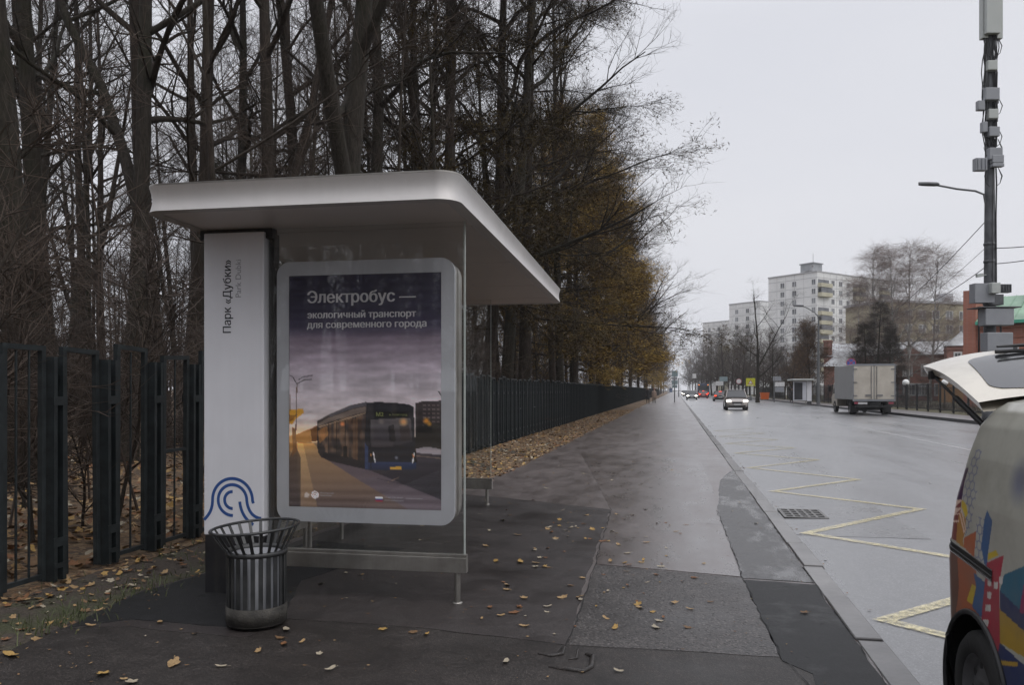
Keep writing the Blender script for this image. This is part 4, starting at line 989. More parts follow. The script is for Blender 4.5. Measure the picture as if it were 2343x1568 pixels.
BIRCH = dict(wob=.09, up=.03, up2=-.09, up3=-.13, kids=(9, 9), spread=.6, lift=-.05, tw=(.7, 1.7), twr=.013, sub=5, limbs=30, base=.16, tw_=.03, lr=.016, low=0,
             el=lambda t, r: R(40+30*t+r.uniform(-10, 10)), len=lambda t, r: (.27-.16*t)*r.uniform(.7, 1.2))
BUSH = dict(wob=.16, up=.08, up2=.02, up3=.0, kids=(5, 5), spread=.6, lift=.1, tw=(.3, .8), twr=.007, sub=3, limbs=9, base=.1, tw_=.09, lr=.014, low=0,
            el=lambda t, r: R(35+30*t+r.uniform(-15, 15)), len=lambda t, r: (.42-.2*t)*r.uniform(.7, 1.2))
VAR = {}
def variant(key, seed, H, r0, st, mats, fork=None, lean=(0, 0), leaf=None):
    t = Tree(seed).grow(H, r0, st, fork, lean)
    for l in (leaf or []): t.leaves(*l)
    VAR[key] = t.meshes(key, mats)
B1, B2 = [M_bark, M_twig], [M_bark2, M_twigr]
for k in range(5): variant('tall_bare_tree_%d' % k, 100+k, 24, .23, FOREST, B1 if k % 2 == 0 else B2, (.32 if k in (1, 4) else None), (.05*(k-2)*.4, .04*(k % 3-1)))
variant('forked', 131, 24, .30, FOREST, B1, .30, (.10, .02))
variant('slim0', 140, 20, .11, dict(FOREST, limbs=15, kids=(6, 6), base=.35), B2); variant('slim1', 141, 17, .085, dict(FOREST, limbs=14, kids=(6, 6), base=.3), B1)
variant('slim2', 142, 13, .06, dict(FOREST, limbs=13, kids=(6, 5), base=.2), B2)
variant('larch0', 150, 21, .21, LARCH, [M_bark2, M_twig, M_spray], leaf=[(4, .075, 2, .85)])
variant('larch1', 151, 20, .19, LARCH, [M_bark2, M_twigr, M_ochre, M_rust], leaf=[(6, .12, 2, .7), (3, .08, 3, .2)])
variant('larch2', 152, 18, .17, LARCH, [M_bark2, M_twigr, M_rust, M_ochre], leaf=[(4, .08, 2, .5), (3, .08, 3, .12)])
variant('edge0', 160, 21, .20, dict(OPEN, base=.14, twr=.011), [M_bark2, M_twigr]); variant('edge1', 161, 18, .17, dict(OPEN, base=.14, twr=.011), [M_bark2, M_twig])
variant('wide0', 165, 27, .24, dict(FOREST, kids=(9, 7), sub=4, limbs=26, base=.22, len=lambda t, r: (.27-.12*t)*r.uniform(.75, 1.1)), [M_bark, M_twig]); variant('open0', 170, 15, .19, OPEN, [M_bark, M_twigg]); variant('open1', 171, 13, .16, OPEN, [M_bark2, M_twigg], .3); variant('open2', 172, 16, .2, dict(OPEN, limbs=14, kids=(7, 5), sub=3), [M_bark, M_twig], .38)
variant('birch0', 180, 19, .15, BIRCH, [M_birch, M_twigb]); variant('birch1', 181, 17, .13, BIRCH, [M_birch, M_twigb])
variant('bush0', 190, 3.2, .03, BUSH, [M_bark2, M_twigr]); variant('bush1', 191, 2.4, .022, BUSH, [M_bark2, M_twigg]); variant('bush2', 192, 4.2, .035, BUSH, [M_bark, M_twig])
variant('oldleaf', 195, 9, .12, OPEN, [M_bark2, M_twigr, M_oldleaf], leaf=[(3, .11, 2, .8)])
SPR = dict(LARCH, limbs=60, base=.03, kids=(12, 8), sub=3, len=lambda t, r: (.30-.27*t)*r.uniform(.8, 1.1), up2=-.03)
variant('spruce', 198, 13, .17, SPR, [M_bark, M_twig, M_spruce], leaf=[(2, .09, 2, .35)])

def plant(key, name, x, y, label, cat, group=None, rz=0.0, s=1.0, z=0.0, sx=None):
    t = thing(name, label, cat, (x, y, z), rz, group); t.scale = (sx or s, sx or s, s)
    link_mesh('trunk', VAR[key][0], t); link_mesh('crown', VAR[key][1], t)
    return t
rt = random.Random(77); taken = []
GW = 'trees of the wood behind the fence'
def wood(xd, Z, w, key, label, group=None, rz=None, s=None):
    """a trunk the photo shows at column xd; w is its width there"""
    p = px(xd, 893, Z); taken.append((p.x, p.y)); base = {'forked': .30}.get(key, .23 if key.startswith('tall') else .20)
    k = w*Z/F/2/(base*.97); plant(key, 'bare_tree', p.x, p.y, label, 'tree', group, rt.uniform(0, 6.28) if rz is None else rz, s or max(.85, min(1.15, k)), -.05, sx=k)
wood(45, 12.4, 66, 'tall_bare_tree_0', 'thick straight dark trunk nearest the left end of the fence', GW)
wood(125, 18, 46, 'tall_bare_tree_2', 'dark trunk just right of the thickest trunk behind the left end of the fence', GW)
wood(285, 17, 44, 'tall_bare_tree_4', 'dark forking trunk rising left of the shelter roof corner', GW)
wood(372, 19, 40, 'tall_bare_tree_3', 'dark trunk rising right behind the left corner of the shelter roof', GW)
wood(618, 20, 38, 'tall_bare_tree_1', 'slender forking trunk above the white name panel', GW)
wood(735, 13.6, 58, 'forked', 'thick leaning trunk that forks high above the shelter roof', GW, rz=R(-12))
wood(832, 22, 36, 'tall_bare_tree_0', 'straight dark trunk above the poster, right of the leaning fork', GW)
wood(958, 28, 28, 'tall_bare_tree_2', 'straight brownish trunk above the right part of the shelter roof', GW)
wood(1020, 26, 30, 'tall_bare_tree_1', 'forking trunk above the rounded corner of the shelter roof', GW)
wood(1108, 31, 30, 'tall_bare_tree_3', 'dark trunk right of the rounded roof corner', GW)
# conifers along the fence that reach over the pavement
def fenceside(key, name, x, y, s, label, cat, rz, group, w=1.3):
    taken.append((x, y)); plant(key, name, x, y, label, cat, group, rz, s, -.05, sx=s*w)
GK = 'tall spreading bare trees at the wood edge'
for x, y, lab, a in ((-6.4, 29, 'nearest tall spreading bare tree whose boughs reach over the shelter roof edge', 0.3), (-6.0, 41.5, 'tall spreading bare tree that reaches farthest over the pavement near the picture top', 2.0), (-6.6, 52, 'tall spreading bare tree behind the golden larch', 4.2)):
    taken.append((x, y)); plant('wide0', 'bare_tree', x, y, lab, 'tree', GK, a, 1.0, -.05, sx=1.05)
plant('edge0', 'bare_tree', -5.3, 63, 'fine twigged pale bare tree standing out against the sky right of the golden larch', 'tree', None, 1.1, 1.05, -.05, sx=1.35)
GL = 'larches along the park fence'
fenceside('larch0', 'larch_tree', -6.3, 32.5, 1.1, 'tall dark larch with level boughs reaching highest over the pavement', 'larch', 0.4, GL)
fenceside('larch0', 'larch_tree', -7.6, 26.0, 1.0, 'dark larch with olive needles behind the shelter roof', 'larch', 2.1, GL)
fenceside('larch1', 'larch_tree', -6.0, 47.0, .90, 'ochre needled larch whose golden boughs hang beside the open sky', 'larch', 1.2, GL)
fenceside('larch2', 'larch_tree', -6.0, 39.0, .9, 'rusty brown larch between the dark larch and the golden one', 'larch', 3.3, GL)
fenceside('larch1', 'larch_tree', -5.6, 60.0, .85, 'smaller golden larch low over the fence, beyond the tallest golden one', 'larch', 4.0, GL)
fenceside('larch2', 'larch_tree', -6.2, 70.0, .95, 'rusty larch far along the fence', 'larch', 5.2, GL)
GE = 'bare trees at the wood edge along the fence'
for i, y in enumerate((54, 66, 78, 88, 99, 111, 124, 138, 153, 170, 190, 212, 236, 262, 290, 320, 355, 395)):
    plant('edge0' if i % 2 else 'edge1', 'bare_tree', -5.9+rt.uniform(-.6, .6), y, 'bare reddish tree at the wood edge leaning over the far fence', 'tree', GE, rt.uniform(0, 6.28), rt.uniform(.9, 1.12), sx=1.18); taken.append((-6.2, y))
for i, y in enumerate((83, 120, 160, 205)): plant('larch2' if i % 2 == 0 else 'larch1', 'larch_tree', -5.6, y, 'larch with autumn needles standing among the bare trees far along the fence', 'larch', 'far larches along the fence', rt.uniform(0, 6), .8)
# the rest of the wood, tree by tree where trunks can be told apart
n = 0; tries = 0; WOODS = []
while n < 118 and tries < 30000:
    tries += 1
    Z = 10+62*rt.random()**.8; xd = rt.uniform(-160, 1500); p = px(xd, 893, Z)
    if p.x > -5.9: continue
    dmin = 1.7 if Z < 30 else 2.1
    if any((p.x-a)**2+(p.y-b)**2 < dmin*dmin for a, b in taken): continue
    if Z < 19 and any(abs(xd-h) < 40 for h in (45, 125, 285, 372, 618, 735, 832)): continue
    taken.append((p.x, p.y)); n += 1
    q = rt.random()
    key = ('slim%d' % rt.randrange(3)) if q < (.80 if Z < 24 else .66) else 'tall_bare_tree_%d' % rt.randrange(5)
    far_ = Z > 34
    plant(key, 'bare_tree', p.x, p.y, ('slim bare tree among the trunks deep in the wood' if far_ else 'slim bare tree among the nearer trunks behind the fence') if key[0] == 's' else ('tall bare tree among the trunks deep in the wood' if far_ else 'tall bare tree among the nearer trunks behind the fence'),
          'tree', GW, rt.uniform(0, 6.28), rt.uniform(.85, 1.15), -.05)
# thicket under the trees
GB = 'bare bushes along the inside of the fence'
for i in range(30):
    y = 4.5+rt.random()**1.5*60; x = -5.4-rt.random()**1.3*7
    plant('bush%d' % rt.randrange(3), 'bare_bush', x, y, 'leafless brown bush growing behind the dark fence', 'bush', GB, rt.uniform(0, 6.28), rt.uniform(.7, 1.25))
# brush far back closes the view between the trunks
# the far mass of the wood: simpler trees merged
def simple_tree(seed, H, st_n):
    r = random.Random(seed); g = MB(); p = Vector((0, 0, -.3)); d = Vector((r.gauss(0, .05), r.gauss(0, .05), 1)); pts = [p.copy()]
    for i in range(6): d = (d+Vector((r.gauss(0, .04), r.gauss(0, .04), .1))).normalized(); p = p+d*H/6; pts.append(p.copy())
    g.tube(pts, [.17*(1-.85*i/6) for i in range(7)], 5, 0, cap=False)
    for k in range(st_n):
        t = r.uniform(.12, 1); i = min(5, int(t*6)); q = pts[i].lerp(pts[i+1], t*6-i); a = r.uniform(0, 6.28); e = Vector((math.cos(a), math.sin(a), r.uniform(.2, 1.2))).normalized(); L = H*(.26-.15*t)*r.uniform(.6, 1.3)
        b = [q]; 
        for _ in range(3): e = (e+Vector((r.gauss(0, .15), r.gauss(0, .15), r.gauss(.05, .1)))).normalized(); b.append(b[-1]+e*L/3)
        g.tube(b, [.04, .03, .02, .008], 3, 1, cap=False)
        for _ in range(9):
            u = r.uniform(.15, 1); j = min(2, int(u*3)); w = b[j].lerp(b[j+1], u*3-j); f = (e+Vector((r.gauss(0, .7), r.gauss(0, .7), r.gauss(.1, .5)))).normalized(); l2 = r.uniform(.6, 1.8)
            m_ = w+f*l2*.5; f2 = (f+Vector((r.gauss(0, .4), r.gauss(0, .4), r.gauss(0, .4)))).normalized(); g.tube([w, m_, m_+f2*l2*.5], [.014, .011, .005], 3, 1, cap=False)
            for _ in range(2):
                f3 = (f+Vector((r.gauss(0, .8), r.gauss(0, .8), r.gauss(0, .8)))).normalized(); g.tube([m_, m_+f3*l2*.45], [.009, .004], 3, 1, cap=False)
    return np.array([tuple(v) for v in g.v]), np.array(g.f), np.array(g.m)
ST = [simple_tree(300+k, 13.5-1.2*k, 20) for k in range(4)]
Vs = []; Fs = []; Ms = []; b = 0; cnt = 0
while cnt < 175:
    Z = 55+90*rt.random()**1.2; xd = rt.uniform(-250, 1520); p = px(xd, 893, Z)
    if p.x > -9: continue
    v, f, m = ST[rt.randrange(4)]; a = rt.uniform(0, 6.28); c_, s_ = math.cos(a), math.sin(a); k = rt.uniform(.85, 1.2)
    w = v.copy(); w[:, 0] = (v[:, 0]*c_-v[:, 1]*s_)*k+p.x; w[:, 1] = (v[:, 0]*s_+v[:, 1]*c_)*k+p.y; w[:, 2] *= k
    Vs.append(w); Fs.append(f+b); Ms.append(m); b += len(v); cnt += 1
for _ in range(120):                      # the wood goes on behind the viewer, where the glass mirrors it
    px_, py_ = -6-34*rt.random()**1.5, -3-60*rt.random(); v, f, m = ST[rt.randrange(4)]; a = rt.uniform(0, 6.28); c_, s_ = math.cos(a), math.sin(a); k = rt.uniform(1.1, 1.6)
    w = v.copy(); w[:, 0] = (v[:, 0]*c_-v[:, 1]*s_)*k+px_; w[:, 1] = (v[:, 0]*s_+v[:, 1]*c_)*k+py_; w[:, 2] *= k
    Vs.append(w); Fs.append(f+b); Ms.append(m); b += len(v)
def np_mesh(name, V, Fq, M, mats):
    me = bpy.data.meshes.new(name); n = len(Fq)
    me.vertices.add(len(V)); me.vertices.foreach_set('co', V.astype('f').ravel())
    me.loops.add(n*4); me.loops.foreach_set('vertex_index', Fq.astype('i').ravel())
    me.polygons.add(n); me.polygons.foreach_set('loop_start', np.arange(0, n*4, 4, dtype='i')); me.polygons.foreach_set('material_index', M.astype('i'))
    for m in mats: me.materials.append(m)
    me.update(calc_edges=True); return me
fw = link_mesh('far_wood', np_mesh('far_wood', np.concatenate(Vs), np.concatenate(Fs), np.concatenate(Ms), [M_bark2, M_twig])); tag(fw, kind='stuff')
# saplings and brush that fill the wood between the trunks
Vs = []; Fs = []; Ms = []; b = 0
def sapling(seed):
    r = random.Random(seed); g = MB(); H = r.uniform(1.8, 5.5); p = Vector((0, 0, -.1)); d = Vector((r.gauss(0, .25), r.gauss(0, .25), 1)).normalized(); pts = [p.copy()]
    for i in range(5): d = (d+Vector((r.gauss(0, .12), r.gauss(0, .12), .05))).normalized(); p = p+d*H/5; pts.append(p.copy())
    g.tube(pts, [.018, .015, .012, .009, .006, .002], 3, 0, cap=False)
    for k in range(16):
        t = r.uniform(.2, 1); i = min(4, int(t*5)); q = pts[i].lerp(pts[i+1], t*5-i); e = Vector((r.gauss(0, 1), r.gauss(0, 1), r.uniform(.1, 1.1))).normalized(); L = r.uniform(.4, 1.5)
        m_ = q+e*L*.5; e2 = (e+Vector((r.gauss(0, .3), r.gauss(0, .3), r.gauss(0, .3)))).normalized(); g.tube([q, m_, m_+e2*L*.5], [.007, .005, .002], 3, 0, cap=False)
        for _ in range(3): f3 = (e+Vector((r.gauss(0, .7), r.gauss(0, .7), r.gauss(0, .7)))).normalized(); g.tube([m_, m_+f3*L*.4], [.004, .0015], 3, 0, cap=False)
    return np.array([tuple(v) for v in g.v]), np.array(g.f), np.array(g.m)
SP = [sapling(400+k) for k in range(8)]
for c_ in range(420):
    Z = 50+190*rt.random(); p = px(rt.uniform(1180, 1530) if c_ % 3 else rt.uniform(-200, 1300), 893, Z)
    if p.x > -6.5: continue
    v, f, m = SP[rt.randrange(8)]; k = rt.uniform(1.4, 2.4); w = v*k; w[:, 0] += p.x; w[:, 1] += p.y; Vs.append(w); Fs.append(f+b); Ms.append(m); b += len(v)
for c_ in range(360):
    Z = 8.5+60*rt.random()**1.1; xd = rt.uniform(-200, 1480); p = px(xd, 893, Z)
    if p.x > -5.1: continue
    v, f, m = SP[rt.randrange(8)]; a = rt.uniform(0, 6.28); c0, s0 = math.cos(a), math.sin(a); k = rt.uniform(.6, 1.3)
    w = v.copy(); w[:, 0] = (v[:, 0]*c0-v[:, 1]*s0)*k+p.x; w[:, 1] = (v[:, 0]*s0+v[:, 1]*c0)*k+p.y; w[:, 2] *= k
    Vs.append(w); Fs.append(f+b); Ms.append(m); b += len(v)
tag(link_mesh('undergrowth', np_mesh('undergrowth', np.concatenate(Vs), np.concatenate(Fs), np.concatenate(Ms), [M_twigr])), kind='stuff')
# ================================================================== the far side of the road
M_tower = simple('white_wall_panels', (0.72, 0.72, 0.715), 0.7, var=0.06, scale=0.25, c2=(0.80, 0.80, 0.79))
M_seam = simple('panel_seam', (0.40, 0.40, 0.41), 0.8)
M_win = simple('far_window_glass', (0.12, 0.125, 0.135), 0.12, var=0.4, scale=0.5)
M_winl = simple('pale_window_glass', (0.25, 0.26, 0.27), 0.2, var=0.2, scale=0.5)
M_wfr = simple('white_window_frame', (0.62, 0.62, 0.62), 0.5)
M_balc = simple('cream_balcony_panel', (0.48, 0.45, 0.33), 0.7, var=0.1, scale=0.5)
M_beige = simple('yellow_beige_wall', (0.40, 0.36, 0.25), 0.8, var=0.1, scale=0.2)
def brickwork(name, a, b_, mort, sc=1.0):
    m, nt, bs, out = new_mat(name)
    co = coords(nt); bk = N(nt, 'ShaderNodeTexBrick'); bk.inputs['Scale'].default_value = sc; bk.inputs['Color1'].default_value = (*a, 1); bk.inputs['Color2'].default_value = (*b_, 1); bk.inputs['Mortar'].default_value = (*mort, 1)
    bk.inputs['Mortar Size'].default_value = 0.012; bk.inputs['Brick Width'].default_value = 0.26; bk.inputs['Row Height'].default_value = 0.085
    sp = N(nt, 'ShaderNodeSeparateXYZ'); nt.links.new(co, sp.inputs[0]); cb = N(nt, 'ShaderNodeCombineXYZ'); ad = N(nt, 'ShaderNodeMath', operation='ADD')
    nt.links.new(sp.outputs[0], ad.inputs[0]); nt.links.new(sp.outputs[1], ad.inputs[1]); nt.links.new(ad.outputs[0], cb.inputs[0]); nt.links.new(sp.outputs[2], cb.inputs[1]); nt.links.new(cb.outputs[0], bk.inputs['Vector'])
    n = N(nt, 'ShaderNodeTexNoise', Scale=0.6, Detail=6); nt.links.new(co, n.inputs['Vector'])
    nt.links.new(mixc(nt, 1.0, bk.outputs[0], ramp(nt, n.outputs['Fac'], [(0.3, 0.78), (0.7, 1.15)]), 'MULTIPLY'), bs.inputs['Base Color']); bs.inputs['Roughness'].default_value = 0.85
    return m
M_brick = brickwork('red_brick', (0.30, 0.130, 0.100), (0.36, 0.160, 0.122), (0.32, 0.21, 0.18))
M_brick2 = brickwork('orange_red_brick', (0.33, 0.115, 0.075), (0.39, 0.14, 0.092), (0.33, 0.18, 0.14))
M_ochrew = simple('ochre_plaster', (0.36, 0.20, 0.09), 0.85, var=0.12, scale=0.6)
M_tin = simple('weathered_tin_roof', (0.42, 0.43, 0.44), 0.42, metal=0.1, var=0.3, scale=0.9, c2=(0.58, 0.59, 0.60))
M_green = simple('green_metal_roof', (0.17, 0.30, 0.20), 0.42, var=0.25, scale=0.5, c2=(0.27, 0.42, 0.29))
M_green2 = simple('bright_green_trim', (0.07, 0.36, 0.25), 0.45, var=0.1)
M_conc = simple('grey_concrete', (0.20, 0.20, 0.20), 0.8, var=0.2, scale=2)

def wall_frame(a, b):
    """matrix with x along a -> b, y away from the viewer, z up"""
    d = Vector((b[0]-a[0], b[1]-a[1], 0)).normalized(); n = Vector((-d.y, d.x, 0))
    return Matrix(((d.x, n.x, 0, a[0]), (d.y, n.y, 0, a[1]), (0, 0, 1, 0), (0, 0, 0, 1)))
def window_mesh(w, h, dark=True, mull=1, f=.11):
    g = MB(); g.box(-w/2, w/2, -.02, .04, -h/2, h/2, 0)
    g.box(-w/2-f, w/2+f, -.06, .04, h/2, h/2+f, 1); g.box(-w/2-f, w/2+f, -.10, .04, -h/2-f, -h/2, 1); g.box(-w/2-f, -w/2, -.06, .04, -h/2, h/2, 1); g.box(w/2, w/2+f, -.06, .04, -h/2, h/2, 1)
    for k in range(mull): x = -w/2+w*(k+1)/(mull+1); g.box(x-.035, x+.035, -.05, .0, -h/2, h/2, 1)
    return g.mesh('window', [M_win if dark else M_winl, M_wfr])
WINS = {}
def windows(par, M, spots, w, h, mull=1, r=random.Random(1), pale=.3, f=.11):
    for (x, z) in spots:
        k = (w, h, mull, r.random() < pale, f)
        if k not in WINS: WINS[k] = window_mesh(w, h, not k[3], mull, f)
        o = link_mesh('window', WINS[k], par); o.matrix_local = M @ Matrix.Translation((x, 0, z))

# the white panel tower -----------------------------------------------------------------
def tower(A, B, C, H, floors, label, wl, wr, balc=True, gnd=0.0):
    """two visible faces A-B and B-C; floors of 2.8 m"""
    A, B, C = Vector(A), Vector(B), Vector(C); D = A+(C-B)
    t = thing('apartment_block', label, 'apartment block', (B.x, B.y, gnd)); o = Vector((B.x, B.y))
    loc = [Vector(p)-o for p in (A, B, C, D)]
    g = MB(); g.prism([tuple(p) for p in loc], -2, H); g.build('wall', M_tower, t)
    g = MB(); cen = sum((p for p in loc), Vector((0, 0)))/4; q = [cen+(p-cen)*1.012 for p in loc]; g.prism([tuple(p) for p in q], H, H+.35); g.build('parapet', M_seam, t)
    M1, M2 = wall_frame(loc[0], loc[1]), wall_frame(loc[1], loc[2]); L1, L2 = (loc[1]-loc[0]).length, (loc[2]-loc[1]).length
    g = MB(); f0 = H-1.6-floors*2.8
    for M, L in ((M1, L1), (M2, L2)):
        g.M = M
        for i in range(floors+1): g.box(0.02, L-.02, -.03, .05, f0+i*2.8-.07, f0+i*2.8+.07)
        for j in range(1, int(L/3.2)): g.box(j*3.2-.04, j*3.2+.04, -.028, .05, f0, H)
    g.build('panel_joints', M_seam, t)
    zs = [f0+i*2.8+1.55 for i in range(floors)]
    windows(t, M1, [(x*L1, z) for x in wl for z in zs if z > 3], 1.35, 1.5, r=random.Random(3))
    windows(t, M2, [(x*L2, z) for x in wr for z in zs if z > 8], 1.5, 1.5, r=random.Random(5))
    if balc:
        for bx in ((.0, .15), (.46, .60), (.83, .97)):
            for i in range(3, floors):
                if (i*7+int(bx[0]*10)*5) % 5 == 0: continue
                g = MB(); g.M = M2; x0, x1 = L2*bx[0]+.3, L2*bx[1]; z = f0+i*2.8
                g.box(x0, x1, -1.25, -.03, z-.1, z+.05); g.box(x0, x1, -1.25, -1.17, z+.05, z+1.08); g.box(x0, x0+.07, -1.17, -.03, z+.05, z+1.08); g.box(x1-.07, x1, -1.17, -.03, z+.05, z+1.08)
                bo = g.build('balcony', M_balc, t)
                g = MB(); g.M = M2; g.box(x0+.1, x1-.1, -.06, .02, z+.1, z+2.3)
                if i % 3: g.box(x0+.05, x1-.05, -1.22, -1.19, z+1.08, z+2.5)
                g.build('balcony_window', M_win, bo)
    return t, M1, M2, L1, L2, H
t, M1, M2, L1, L2, H = tower((28.8, 259), (41.4, 247), (68.5, 275), 36.8, 13, 'tall white panel block, highest building beyond the trees', (.30, .545), (.20, .30, .40, .66, .76))
zs = [36.8-1.6-13*2.8+i*2.8+1.55 for i in range(13)]; windows(t, M1, [(.93*L1, z) for z in zs if z > 3], 1.2, 1.5)
g = MB(); g.M = M2; g.box(4.5, 9.0, 4.5, 9, H, H+3.6); g.box(4.2, 9.3, 4.2, 9.3, H+3.6, H+3.9); rb_ = g.build('roof_house', M_winl, t)
g = MB(); g.M = M2; g.tube([(6.6, 6, H+3.9), (6.6, 6, H+7)], .09, 6); g.tube([(.6, 2, H), (.6, 2, H+2)], .2, 6); g.box(.2, 1, 1.6, 2.4, H+2, H+2.25); g.build('roof_mast', M_seam, rb_)
for x in (1.5, 10.5, 14): g = MB(); g.M = M2; g.cbox((x, 4, H+.95), (2.8, 2.4, .16), ry=R(-8)); g.box(x-.8, x+.8, 3.2, 4.8, H, H+.85); g.build('roof_vent', M_seam, t)
tower((19.5, 300), (29.5, 290), (50, 311), 33.0, 11, 'lower white block stepping back left of the tallest block', (.25, .6), (.3, .6), False)
tower((11.5, 345), (22.0, 334), (40, 352), 30.0, 10, 'farthest and lowest white block above the treetops', (.25, .6), (.3, .6), False)
# beige block behind the trees
A = px(2030, 893, 150); B = px(2330, 893, 158); t = thing('apartment_block', 'beige apartment block behind the birches', 'apartment block', (A.x, A.y, 0)); M = wall_frame((0, 0), (B.x-A.x, B.y-A.y)); L = (B-A).length
g = MB(); g.M = M; g.box(0, L, 0, 12, -1, 18.4); g.build('wall', M_beige, t); g = MB(); g.M = M; g.box(-.3, L+.3, -.3, 12.3, 18.4, 18.9); g.box(L*.52, L*.58, 3, 6, 18.9, 21); g.build('roof', M_seam, t)
windows(t, M, [(1.6+3.2*i, 2.2+2.8*j) for i in range(int(L/3.2)) for j in range(3, 6)], 1.5, 1.5)
# yellow house far down the street
p = px(1660, 893, 300); t = thing('yellow_building', 'small yellow tower far down the street above the trees', 'building', (p.x, p.y, 0)); g = MB(); g.box(-2.6, 2.6, 0, 8, 0, 18.5); g.build('wall', M_balc, t); g = MB(); g.box(-2.8, 2.8, -.2, 8.2, 18.5, 19.1); g.build('roof', M_tin, t)
windows(t, Matrix.Identity(4), [(-1.2, 15), (1.2, 15), (-1.2, 12), (1.2, 12)], 1.3, 1.5)
p = px(1611, 893, 420); t = thing('radio_mast', 'thin tall mast standing far above the trees', 'mast', (p.x, p.y, 0)); g = MB(); g.tube([(0, 0, 0), (0, 0, 33)], [.4, .18], 6); g.box(-.5, .5, -.3, .3, 30.6, 31.6); g.build('mast', M_conc, t)

# red brick house with tin roof ------------------------------------------------------------
A = px(1893, 893, 112); B = px(2222, 893, 104); t = thing('brick_house', 'low red brick house with weathered tin roof behind the truck', 'house', (A.x, A.y, 0)); M = wall_frame((0, 0), (B.x-A.x, B.y-A.y)); L = (B-A).length
zt = lambda y, Z=110: EYE-(y-CY)/F*Z
g = MB(); g.M = M; g.box(0, L, 0, 10, -.6, zt(816)); g.box(-.06, L+.06, -.12, 0, zt(820), zt(816)+.12); g.box(-.05, L+.05, -.08, 0, zt(872), zt(866))
for x in (0.2, .31, .52, .8): g.box(L*x-.3, L*x+.3, -.1, 0, -.6, zt(820))
g.build('wall', M_brick, t)
g = MB(); g.M = M; ze, zr = zt(816)+.13, zt(781)
g._add([(-.3, -.5, ze), (L+.3, -.5, ze), (L+.3, 5, zr), (-.3, 5, zr), (-.3, 10.5, ze), (L+.3, 10.5, ze), (-.3, -.5, ze-.12), (L+.3, -.5, ze-.12)], [(0, 1, 2, 3), (3, 2, 5, 4), (6, 7, 1, 0), (1, 5, 2), (0, 3, 4)])
for i in range(int(L/.7)): g.grid([[(i*.7, -.5+5.5*k/2, ze+(zr-ze)*k/2+.003) for k in range(3)], [(i*.7, -.5+5.5*k/2, ze+(zr-ze)*k/2+.06) for k in range(3)], [(i*.7+.05, -.5+5.5*k/2, ze+(zr-ze)*k/2+.003) for k in range(3)]], sm=False)
ro = g.build('roof', M_tin, t)
g = MB(); g.M = M; g.box(-.5, .55, -.16, 1.0, -.5, zt(781)); g.box(-.6, .65, -.26, 1.1, zt(781), zt(777)); g.build('brick_pier', M_brick, t)
for x in (.59,):
    g = MB(); g.M = M; x0 = L*x; g._add([(x0-1.5, -.3, ze), (x0+1.5, -.3, ze), (x0, -.3, ze+1.35), (x0-1.5, 2, ze), (x0+1.5, 2, ze), (x0, 2, ze+1.35)], [(0, 1, 2), (0, 2, 5, 3), (1, 4, 5, 2)]); g.build('gable', M_brick, t)
g = MB(); g.M = M; g.box(-.2, L*.17, -2.4, -.12, -.6, zt(836)); g.build('wing', M_brick, t)
g = MB(); g.M = M; zz_ = zt(834); g._add([(-.5, -2.7, zz_-.3), (L*.18, -2.7, zz_-.3), (L*.18, -.13, zz_+1.5), (1.2, -.13, zz_+1.5), (-.5, -.13, zz_-.3)], [(0, 1, 2, 3), (0, 3, 4)]); g.build('wing_roof', M_tin, t)
windows(t, M, [(L*x, zt(849)) for x in (.26, .36, .445, .53, .575, .70, .745, .79, .86)]+[(L*x, zt(892)) for x in (.26, .36, .47, .52, .60, .66, .70, .79, .86)], .85, 1.35, r=random.Random(8), pale=.25, f=.20)
windows(t, M @ Matrix.Translation((0, -2.4, 0)), [(1.7, zt(851)), (1.7, zt(892))], .8, 1.6, pale=0, f=.20)
# brick stair tower and the long house with a green roof
A = px(2166, 893, 101); B = px(2216, 893, 100); t = thing('brick_tower_house', 'square red brick pavilion with a pale hipped roof and one small upper window', 'house', (A.x, A.y, 0)); M = wall_frame((0, 0), (B.x-A.x, B.y-A.y)); L = (B-A).length
g = MB(); g.M = M; z1 = EYE-(791-CY)/F*100; g.box(0, L, 0, 4, -.6, z1); g.box(-.1, L+.1, -.15, 4, z1-.5, z1-.3); g.build('wall', M_brick, t)
g = MB(); g.M = M; g._add([(-.2, -.3, z1), (L+.2, -.3, z1), (L+.2, 4.2, z1), (-.2, 4.2, z1), (L*.75, 2, z1+2.0)], [(0, 1, 4), (1, 2, 4), (2, 3, 4), (3, 0, 4)]); g.build('roof', M_tin, t)
windows(t, M, [(L*.5, z1-1.4)], .6, .9, pale=0, f=.18)
A = px(2212, 893, 70); q = (2212-CX)/F*70; B = px(CX+F*(q+.70*20)/(70-.71*20), 893, 70-.71*20); t = thing('green_roofed_house', 'orange red brick house under a bright green metal roof', 'house', (A.x, A.y, 0)); M = wall_frame((0, 0), (B.x-A.x, B.y-A.y)); L = (B-A).length
ze = EYE-(746-CY)/F*70; zr = EYE-(682-CY)/F*73
g = MB(); g.M = M; g.box(0, L, 0, 9, -.6, ze); g.box(-.1, L, -.14, 0, ze-.35, ze-.1); g.box(0, L, -.08, 0, ze-1.2, ze-1.05); g.build('wall', M_brick2, t)
g = MB(); g.M = M; g.box(-.25, .75, -.2, 9, -.6, EYE-(666-CY)/F*70); g.build('gable_wall', M_brick2, t)
g = MB(); g.M = M; g._add([(.8, -.5, ze+.25), (L, -.5, ze+.25), (L, 4.5, zr), (.8, 4.5, zr), (.8, 9.5, ze), (L, 9.5, ze)], [(0, 1, 2, 3), (3, 2, 5, 4)])
for i in range(int(L/.6)): g.box(1+i*.6, 1.04+i*.6, 0, 0.02, ze+.3, ze+.33)
